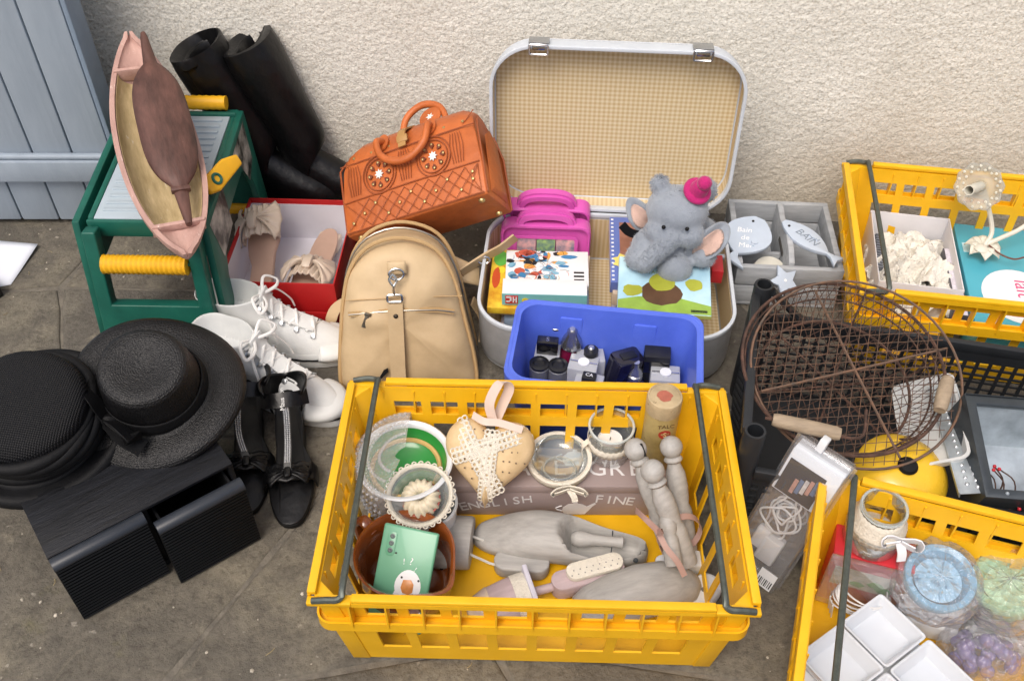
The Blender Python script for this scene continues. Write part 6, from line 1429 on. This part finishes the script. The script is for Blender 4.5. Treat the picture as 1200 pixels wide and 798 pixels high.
# skittles bundle tied with ribbon
def skittle(label, base, top, k, ms=None):
    d = top-base; L = d.length
    t = thing('wooden_skittle', label, 'skittle', M=frame(base, d.orthogonal(), d), group='bundle of grey wooden skittles')
    pr = [(0, 0), (.0165, 0), (.018, .05), (.0185, .30), (.0175, .36), (.0145, .40), (.0165, .46), (.0178, .55), (.0165, .66), (.0115, .73), (.0105, .75)]
    B().lathe([(r*k, z*L) for r, z in pr]+[(0, .75*L)], 22).obj('body', GRW, t, smooth=50)
    B().lathe([(0, .752*L), (.013*k, .755*L), (.0165*k, .775*L), (.013*k, .80*L), (0, .80*L)], 22).obj('collar', GRW, t, smooth=70)
    hr_ = .0195*k; B().lathe([(hr_*sin(pi*i/10), .80*L+hr_*.85-hr_*cos(pi*i/10)) for i in range(11)], 20).obj('head', GRW, t, smooth=80)
    if ms: B().box(-.0008, .0008, -hr_-.0006, -hr_*.5, .80*L+.004, .80*L+.026).obj('crack', BLK, t)
    return t
def hd(b_, h_): return b_+(h_-b_)/.90
skittle('grey wooden skittle with a cracked head in the tied bundle', G(790, 652, .032), hd(G(790, 652, .032), G(743, 522, .190)), .92, True)
skittle('grey wooden skittle resting in the tied bundle beside the jar tin', G(806, 645, .030), hd(G(806, 645, .030), G(786, 520, .185)), .92)
skittle('grey wooden skittle lying on top of the tied bundle', G(806, 660, .058), hd(G(806, 660, .058), G(764, 550, .195)), .95)
sk = thing('wooden_peg', 'short grey wooden peg tucked into the tied skittle bundle', 'peg', M=frame(G(790, 662, .085), (1, .2, 0), (G(768, 612, .128)-G(790, 662, .085))))
B().lathe([(0, 0), (.0125, 0), (.0135, .006), (.0130, .040), (.011, .046), (.0135, .052), (.0140, .062), (.010, .074), (0, .077)], 20).obj('body', GRW, sk, smooth=60)
rbn = thing('bundle_ribbon', 'dusty pink ribbon tied round the grey skittles', 'ribbon', G(774, 628, .130))
ro_ = G(774, 628, .130)
loopc = G(797, 622, .098)-ro_
B().ribbon([loopc+V((.034*cos(a), .012*sin(a)+.010*cos(a), .030*sin(a)-.010)) for a in [2*pi*i/30 for i in range(31)]], .010, .001, (-.3, 1, .25)).obj('wrap', PINKR, rbn)
for sgn in (-1, 1): B().ribbon(bez([V((-.004, 0, .012)), V((-.014+sgn*.012, -.012*sgn, .030)), V((-.020+sgn*.014, .018-.02*sgn, .012)), V((-.004, 0, .010))], 5), .009, .001, (0, .6, 1)).obj('bow_loop', PINKR, rbn)
B().ribbon(bez([V((-.004, 0, .010)), V((.006, -.020, .0)), V((.022, -.036, -.012)), V((.034, -.050, -.03))], 5), .009, .001, (1, .4, .2)).obj('bow_tail', PINKR, rbn)
# ---- wooden shoe forms
def form(name, label, M, rows, cat='shoe form', m=GRW, N=24, group=None):
    """loft of cross sections (x, halfwidth, z centre, half height) along x"""
    t = thing(name, label, cat, M=M, group=group)
    B().loft([[(x, w_*cos(2*pi*k/N), max(0, zc+h_*sin(2*pi*k/N)) if zc-h_ >= -.02 else zc+h_*sin(2*pi*k/N)) for k in range(N)] for x, w_, zc, h_ in rows]).obj('body', m, t, smooth=70, sub=1)
    return t
c0, c1 = G(553, 622, .035), G(760, 648, .035)
cd = (c1-c0); cl_ = cd.length
clog = thing('wooden_clog', 'large grey wooden clog with open heel beside the tea box', 'clog', M=frame(V((c0.x, c0.y, FL_)), (cd.x, cd.y, 0), (0, 0, 1)))
N = 28; outer = []; inner = []
def sstep(v): v = max(0, min(1, v)); return v*v*(3-2*v)
rings = []
for i in range(49):
    t = .004+.992*i/48; x = cl_*t
    w_ = max(.003, .043*(1-abs(2*t-1)**2.6)**.5*(1.06-.24*t)); tp2 = .030+.040*sstep(t/.42)-.026*sstep((t-.48)/.30)+.008*sstep((t-.8)/.2)
    tp2 *= (1-(1-min(1, t/.05))**2*.6)*(1-(1-min(1, (1-t)/.04))**2*.5)
    low = [(x, -w_*cos(pi*k/14), tp2*.55*(1-sin(pi*k/14)**.7)) for k in range(15)]; up = []
    o_ = sstep((t-.475)/.11)*sstep((.985-t)/.05); iw = w_*(.30+.54*o_)
    for k in range(1, 30):
        y = w_*cos(pi*k/30); z = tp2*(.55+.45*sin(pi*k/30)**.8)
        if abs(y) < iw: z -= o_*(1-(abs(y)/iw)**5)*(z-.010)*.93
        up.append((x, y, z))
    rings.append(low+up)
B().loft(rings).obj('body', GRW, clog, smooth=75)
MATS['wood_hollow'] = mat('wood_hollow', hx('6a655f'), .8, var=.1)
kn = B().lathe([(0, 0), (.009, .002), (.0135, .012), (.0130, .022), (.0095, .036), (.0085, .070), (.0100, .084), (0, .086)], 18, frame(V((cl_*.56, .004, .034)), (0, 1, 0), (1, -.05, .06))).obj('inner_block', GRW, clog, smooth=60)
B().tube([(cl_*.79, .026, .036), (cl_*.795, .0, .034), (cl_*.79, -.026, .036)], .0009, 5).obj('spring_wire', DKM, clog)
B().lathe([(0, 0), (.004, 0), (.004, .0015), (0, .002)], 10, TR((cl_*.93, -.022, .034), (1.0, 0, 0))).obj('nail', DKM, clog)
st0 = G(500, 655, .03)
st_a = thing('shoe_tree', 'grey wooden shoe tree with hinged heel block, beside the brown jug', 'shoe tree', M=frame(V((G(505, 645, FL_).x, G(505, 645, FL_).y, FL_)), (1, -.10, 0), (0, 0, 1)))
B().loft([[(x, w_*cos(2*pi*k/24), max(0, h_*.5+h_*.5*sin(2*pi*k/24))) for k in range(24)] for x, w_, h_ in ((-.045, .020, .026), (-.035, .036, .040), (.0, .046, .052), (.03, .048, .060), (.064, .046, .066), (.068, .044, .064))]).obj('toe_block', GRW, st_a, smooth=60)
for k in range(3): B().lathe([(.003, 0), (.0028, .001), (0, .0008)], 10, TR((.012+.014*k, -.0465, .022+.003*k), (pi/2-.2, 0, 0))).obj('vent_hole', BLK, st_a)
for sy in (-1, 1): B().tube([(.05, sy*.016, .036), (.10, sy*.018-.012, .026), (.135, sy*.016-.018, .022)], .0022, 6).obj('spring_rod', mat('ivory_rod', hx('c9c8c2'), .4), st_a)
B().loft([[(x, y-.022, z) for x, y in rrect(.088, .038, .018, 5, .150)] for z in (.004, .030)]).obj('heel_block', GRW, st_a, .003, 3)
# mauve shoe tree with lace
LIL = mat('lilac_wood', hx('b3a0a2'), .5, var=.08, scale=14, col2=hx('c0adaf'), stretch=(1, 5, 5))
l0 = G(640, 690, .035); l1 = G(722, 668, .035)
st_b = thing('shoe_tree', 'lilac shoe tree trimmed with white lace strips', 'shoe tree', M=frame(V((l0.x, l0.y, FL_)), (l1.x-l0.x, l1.y-l0.y, 0), (0, 0, 1)))
B().loft([[(x, w_*cos(2*pi*k/24), max(0, h_*.5+h_*.5*sin(2*pi*k/24))) for k in range(24)] for x, w_, h_ in ((-.125, .010, .016), (-.115, .022, .026), (-.09, .032, .036), (-.06, .036, .044), (-.03, .036, .050), (-.022, .034, .049))]).obj('toe_block', LIL, st_b, smooth=60)
B().loft([[(x, (w_+.0016)*cos(2*pi*k/24), max(0, h_*.5+(h_*.5+.0016)*sin(2*pi*k/24))) for k in range(24)] for x, w_, h_ in ((-.052, .036, .0455), (-.036, .036, .049), (-.030, .036, .050))], False, False).obj('lace_cuff', LAC, st_b, smooth=60)
B().loft([[(x, (w_+.0014)*cos(2*pi*k/24), max(0, h_*.5+(h_*.5+.0014)*sin(2*pi*k/24))) for k in range(24)] for x, w_, h_ in ((-.125, .010, .016), (-.112, .024, .028), (-.090, .032, .036))], False, False).obj('flower_decal', mat('flower_print', hx('c7b2b0'), .6, var=.15, scale=60, col2=hx('d2c2a4')), st_b, smooth=60)
B().tube([(-.024, 0, .026), (.012, 0, .026)], .007, 12).obj('ferrule', LIL, st_b)
B().box(-.030, -.022, -.028, .034, .002, .056).obj('end_plate', mat('pale_lilac', hx('cdcbd8'), .5, var=.04), st_b, .002)
hb = B().loft([[(x, y*k_, z) for x, y in rrect(.118, .036, .017, 5, .068)] for z, k_ in ((.010, .92), (.014, 1), (.036, 1), (.040, .94))]).obj('heel_block', LIL, st_b, .001)
B().loft([[(x, y+.004, z) for x, y in rrect(.092, .030, .014, 5, .080)] for z in (.0402, .050)]).obj('lace_pad', LAC, hb, .002)
for k in range(16): B().lathe([(.0012, 0), (.0012, .0005), (0, .0005)], 6, TR((.040+.0053*k, -.004+.008*(k % 2), .0502))).obj('lace_hole', mat('hole_grey', hx('8f8c88'), .8), hb)
# second big form and a white block behind it, at the crate front
d0, d1 = G(690, 716, .025), G(822, 682, .025); dd = d1-d0
fm = thing('shoe_last', 'smooth grey wooden shoe last with hollow heel at the crate front', 'shoe form', M=frame(V((d0.x, d0.y, FL_)), (dd.x, dd.y, 0), (0, 0, 1)))
Ld = dd.length
B().loft([[(x*Ld, w_*cos(2*pi*k/26), max(0, h_*.5+h_*.5*sin(2*pi*k/26))) for k in range(26)] for x, w_, h_ in ((-.10, .026, .040), (.0, .034, .052), (.2, .040, .064), (.45, .043, .070), (.70, .041, .062), (.88, .031, .046), (.97, .016, .028), (1.0, .006, .014))]).obj('body', GRW, fm, smooth=70)
B().loft([[(-.1005*Ld-.001, .020*cos(2*pi*k/20), .020+.014*sin(2*pi*k/20)) for k in range(20)], [(-.1005*Ld-.0018, .018*cos(2*pi*k/20), .020+.012*sin(2*pi*k/20)) for k in range(20)]]).obj('hollow', MATS['wood_hollow'], fm)
WPW = mat('white_painted_wood', hx('d0d2d4'), .55, var=.05, scale=20, bump=.15)
e0 = G(795, 668, FL_)
wk = thing('wooden_block', 'white painted wooden heel block behind the grey shoe last', 'block', (e0.x, e0.y, FL_), rad(8))
B().loft([[(x, y, z) for x, y in rrect(.080, .030, .012, 5)] for z in (0, .030)]).obj('body', WPW, wk, .003); B().box(-.008, .010, -.0153, .0153, .010, .0305).obj('grey_band', GRW, wk, .001)
e1 = G(822, 700, FL_)
wk2 = thing('wooden_block', 'white rounded wooden block at the toe of the grey shoe last', 'block', (e1.x, e1.y, FL_), rad(50))
B().loft([[(x*k_, y*k_, z) for x, y in rrect(.070, .044, .020, 6)] for z, k_ in ((0, 1), (.018, 1), (.024, .9))]).obj('body', WPW, wk2, .003); B().lathe([(.004, 0), (.004, .001), (0, .001)], 10, TR((0, 0, .0242))).obj('peg_hole', MATS['wood_hollow'], wk2)

# ================================================================== THINGS IN THE NEAR RIGHT CRATE
# red boxed set, glass storage jar, dishes, wrapped bowls, wire whisk
RGL = P('red_glossy', 'c22a34'); 
r0, r1 = G(985, 652, .128), G(1062, 672, .128)
rbx2 = thing('gift_box', 'red boxed gift with clear window under the glass jar', 'box', M=frame(V(((r0.x+r1.x)/2, (r0.y+r1.y)/2, FL_)), r1-r0, (0, 0, 1)))
B().box(-.058, .058, 0, .095, 0, .124).obj('body', RGL, rbx2, .003)
wn_ = B().box(-.048, .040, -.0015, -.0005, .050, .095).obj('picture_panel', P('picnic_green', 'a9b89a', var=.35, scale=60, col2=hx('cfc9b8')), rbx2)
dab_ = [B().prism(blob(x, z, .012, .007, 10, i, .5), 0, .0004, TR((0, -.0016, 0), (pi/2, 0, 0))).obj('leaf_print', P('green_print', '5fae4a'), rbx2) for i, (x, z) in enumerate(((-.01, .062), (.015, .07), (.028, .062)))]
B().box(-.060, .062, -.012, -.0022, .006, .126).obj('clear_sleeve', CLEAR, rbx2, .002)
jq = G(1038, 590, .226)
sj = thing('storage_jar', 'swing-top glass jar with lace collar and white bow', 'jar', M=frame(V((jq.x, jq.y, .1365)), (1, -.2, 0), (0, -.03, 1)))
B().lathe([(0, 0), (.036, 0), (.041, .005), (.042, .045), (.036, .058), (.031, .062), (.031, .078), (.033, .080), (.033, .086), (.029, .086), (.028, .062), (.038, .044), (.038, .008), (0, .006)], 40).obj('glass', GLS, sj, smooth=50)
B().loft([[(r*cos(2*pi*i/50), r*sin(2*pi*i/50), z+.001*cos(i*pi)) for i in range(50)] for r, z in ((.0424, .036), (.0400, .052), (.0325, .064), (.0322, .076))], False, False).obj('lace_collar', LAC, sj, solid=.001)
B().loft([[(r*cos(2*pi*i/30), r*sin(2*pi*i/30), z) for i in range(30)] for r, z in ((0.001, .0075), (.034, .0075), (.035, .014), (.034, .022), (.001, .022))]).obj('sand_filling', mat('pale_sand', hx('b7ab98'), .9, var=.15, scale=200), sj)
for sgn in (-1, 1): B().ribbon(bez([(.028, -.030, .052), (.028+sgn*.022, -.036, .064), (.028+sgn*.024, -.038, .046), (.028, -.032, .050)], 5), .016, .002, (0, -.3, 1)).obj('bow_loop', P('white_satin', 'e2e4e8'), sj)
B().ribbon(bez([(.028, -.032, .050), (.034, -.040, .036), (.036, -.044, .022)], 5), .013, .002, (1, .3, 0)).obj('bow_tail', P('white_satin', 'e2e4e8'), sj)
B().tube([(.0318*cos(2*pi*i/40), .0318*sin(2*pi*i/40), .0815) for i in range(40)], .0020, 6, True).obj('rim_bead', MATS['glass_edge'], sj)
PORC = mat('white_porcelain', hx('cfd5dd'), .18, var=.02, coat=.5)
def sq_dish(label, M, s=.086, h=.030):
    t = thing('square_dish', label, 'dish', M=M, group='set of white square dishes')
    B().loft([[(x, y, 0) for x, y in rrect(s*.80, s*.80, .006, 3)], [(x, y, h) for x, y in rrect(s, s, .006, 3)], [(x, y, h) for x, y in rrect(s-.008, s-.008, .004, 3)], [(x, y, .005) for x, y in rrect(s*.80-.006, s*.80-.006, .004, 3)]]).obj('dish', PORC, t, .0012)
    B().ring(rrect(s*.6, s*.6, .005, 3), rrect(s*.55, s*.55, .004, 3), -.002, .0002).obj('foot_ring', PORC, t)
    return t
da = rad(-56); dx_, dy_ = V((cos(da), sin(da), 0)), V((-sin(da), cos(da), 0)); Z0 = .056
base = G(1036, 737, Z0+.030); base.z = Z0
for i, j, lb_ in ((0, 0, 'white square dish at the corner of the set beside the red gift box'), (1, 0, 'white square dish of the set next to the purple wrapped bunch'), (0, -1, 'white square dish of the set against the crate side'), (1, -1, 'white square dish of the set farthest from the red gift box')):
    p_ = base+dx_*(.0885*i)+dy_*(.0885*j); sq_dish(lb_, frame(p_, dx_, (0.03, -.06, 1)))
tr2 = thing('dish_tray', 'pale wooden tray carrying the set of white square dishes', 'tray', M=frame(base+dx_*.044-dy_*.044-V((0, 0, .046)), dx_, (0.03, -.06, 1)))
B().box(-.090, .090, -.090, .090, .030, .0425).obj('board', P('white_card', 'e6e9ec'), tr2, .002)
for sx in (-1, 1): B().box(sx*.07-.01, sx*.07+.01, -.085, .085, .0, .0298).obj('bearer', P('white_card', 'e6e9ec'), tr2, .002)
CRUMP = clear('crumpled_film', (.97, .97, 1), .42, .10, .10, (.88, .9, .94), 1.0, 70)
def wrapped(label, px, py, z, r, h, m, m2, seed):
    p_ = G(px, py, z+h*.6); t = thing('wrapped_bowl', label, 'bowl', (p_.x, p_.y, z), (rad(-14), rad(4), seed), 'bowls wrapped in clear film')
    B().lathe([(0, 0), (r*.55, 0), (r*.62, .004), (r*.92, h*.6), (r, h), (r*.97, h+.003), (r*.80, h), (r*.74, h*.8), (r*.4, h*.35), (0, h*.3)], 36).obj('bowl', m, t, smooth=50)
    B().lathe([(0, h*.62), (r*.45, h*.62), (r*.66, h*.78), (r*.60, h*.80), (0, h*.70)], 24).obj('inner_disc', m2, t, smooth=50)
    fb = B(); rg = random.Random(seed); rings = []
    for i, (k, zz) in enumerate(((.3, -.004), (1.0, .002), (1.22, h*.3), (1.25, h*.75), (1.15, h*1.08), (.8, h*1.16), (.4, h*1.12), (.05, h*1.14))):
        rings.append([(r*k*cos(a)*(1+.10*nz3((cos(a)*3, sin(a)*3, i+seed), 1)), r*k*sin(a)*(1+.10*nz3((cos(a)*3, sin(a)*3, i+seed*2), 1)), zz+.008*nz3((cos(a)*4, sin(a)*4, i+seed*3), 1)) for a in [2*pi*q/40 for q in range(40)]])
    fb.loft(rings); fb.obj('film', CRUMP, t, smooth=20)
    return t
BLUB = mat('pale_blue_glaze', hx('7fb4d0'), .3, var=.1, coat=.3); BLUI = mat('blue_inner', hx('9fcbe2'), .3, var=.2, scale=60, bump=.4, bscale=200)
MNT = mat('pale_green_glaze', hx('a5cfa0'), .3, var=.1, coat=.3); MNT2 = mat('green_inner', hx('b9dcb4'), .35, var=.15, scale=60, bump=.4, bscale=200)
wrapped('light blue bowl wrapped in crumpled clear film beside the red gift box', 1098, 676, .085, .050, .060, BLUB, BLUI, 3)
wrapped('pale green bowl wrapped in clear film beside the blue one', 1190, 692, .085, .052, .060, MNT, MNT2, 8)
spt = G(1110, 680, FL_)
for q_, lb_ in ((G(1100, 684, .10), 'folded white packing cloth under the blue wrapped bowl'), (G(1190, 700, .10), 'folded white packing cloth under the green wrapped bowl')):
    t = thing('packing_cloth', lb_, 'cloth', (q_.x, q_.y, FL_), Y3); B().box(-.045, .045, -.04, .04, 0, .040).obj('fold', WPW, t, .006, 3); B().box(-.042, .044, -.038, .036, .0401, .074).obj('fold', WPW, t, .006, 3)
pb = G(1165, 752, .075)
grp = thing('glass_bunch', 'bunch of lilac glass baubles in clear film beside the dishes', 'ornament', (pb.x, pb.y, FL_), 0)
LILG = mat('lilac_glass', hx('8f7fb4'), .15, var=.1, trans=.3, coat=.4)
bl2 = B().lathe([(.0105*sin(pi*i/8), -.0105*cos(pi*i/8)) for i in range(9)], 14).mesh('bauble'); bl2.materials.append(LILG)
rg = random.Random(2)
for k in range(40):
    a = rg.uniform(0, 2*pi); rr_2 = .045*sqrt(rg.random()); zz = .012+.05*(1-(rr_2/.05)**2)*rg.uniform(.3, 1); link('bauble', bl2, grp, TR((rr_2*cos(a), rr_2*sin(a)*.8, zz)))
fb = B(); rings = []
for i, (k, zz) in enumerate(((.3, .001), (1.1, .004), (1.3, .03), (1.15, .06), (.8, .078), (.3, .084), (.02, .085))):
    rings.append([(.052*k*cos(a)*(1+.13*nz3((cos(a)*3, sin(a)*3, i+.5), 1)), .045*k*sin(a)*(1+.13*nz3((cos(a)*3, sin(a)*3, i+4), 1)), zz) for a in [2*pi*q/40 for q in range(40)]])
fb.loft(rings).obj('film', CRUMP, grp, smooth=20)
wsk = thing('wire_bundle', 'loose coil of white wire beside the red gift box', 'wire', (G(1010, 700, .05).x, G(1010, 700, .05).y, FL_))
for k in range(7): B().tube([(.045*cos(a)*(1-.05*k), .028*sin(a)*(1+.03*k), .030+.006*k+.006*sin(2*a+k)) for a in [2*pi*i/30 for i in range(30)]], .0014, 5, True).obj('coil', CORD, wsk)
for k in range(3): B().tube([(-.04, -.01+.008*k, 0), (-.045, -.01+.008*k, .034)], .0014, 5).obj('wire_end', CORD, wsk)
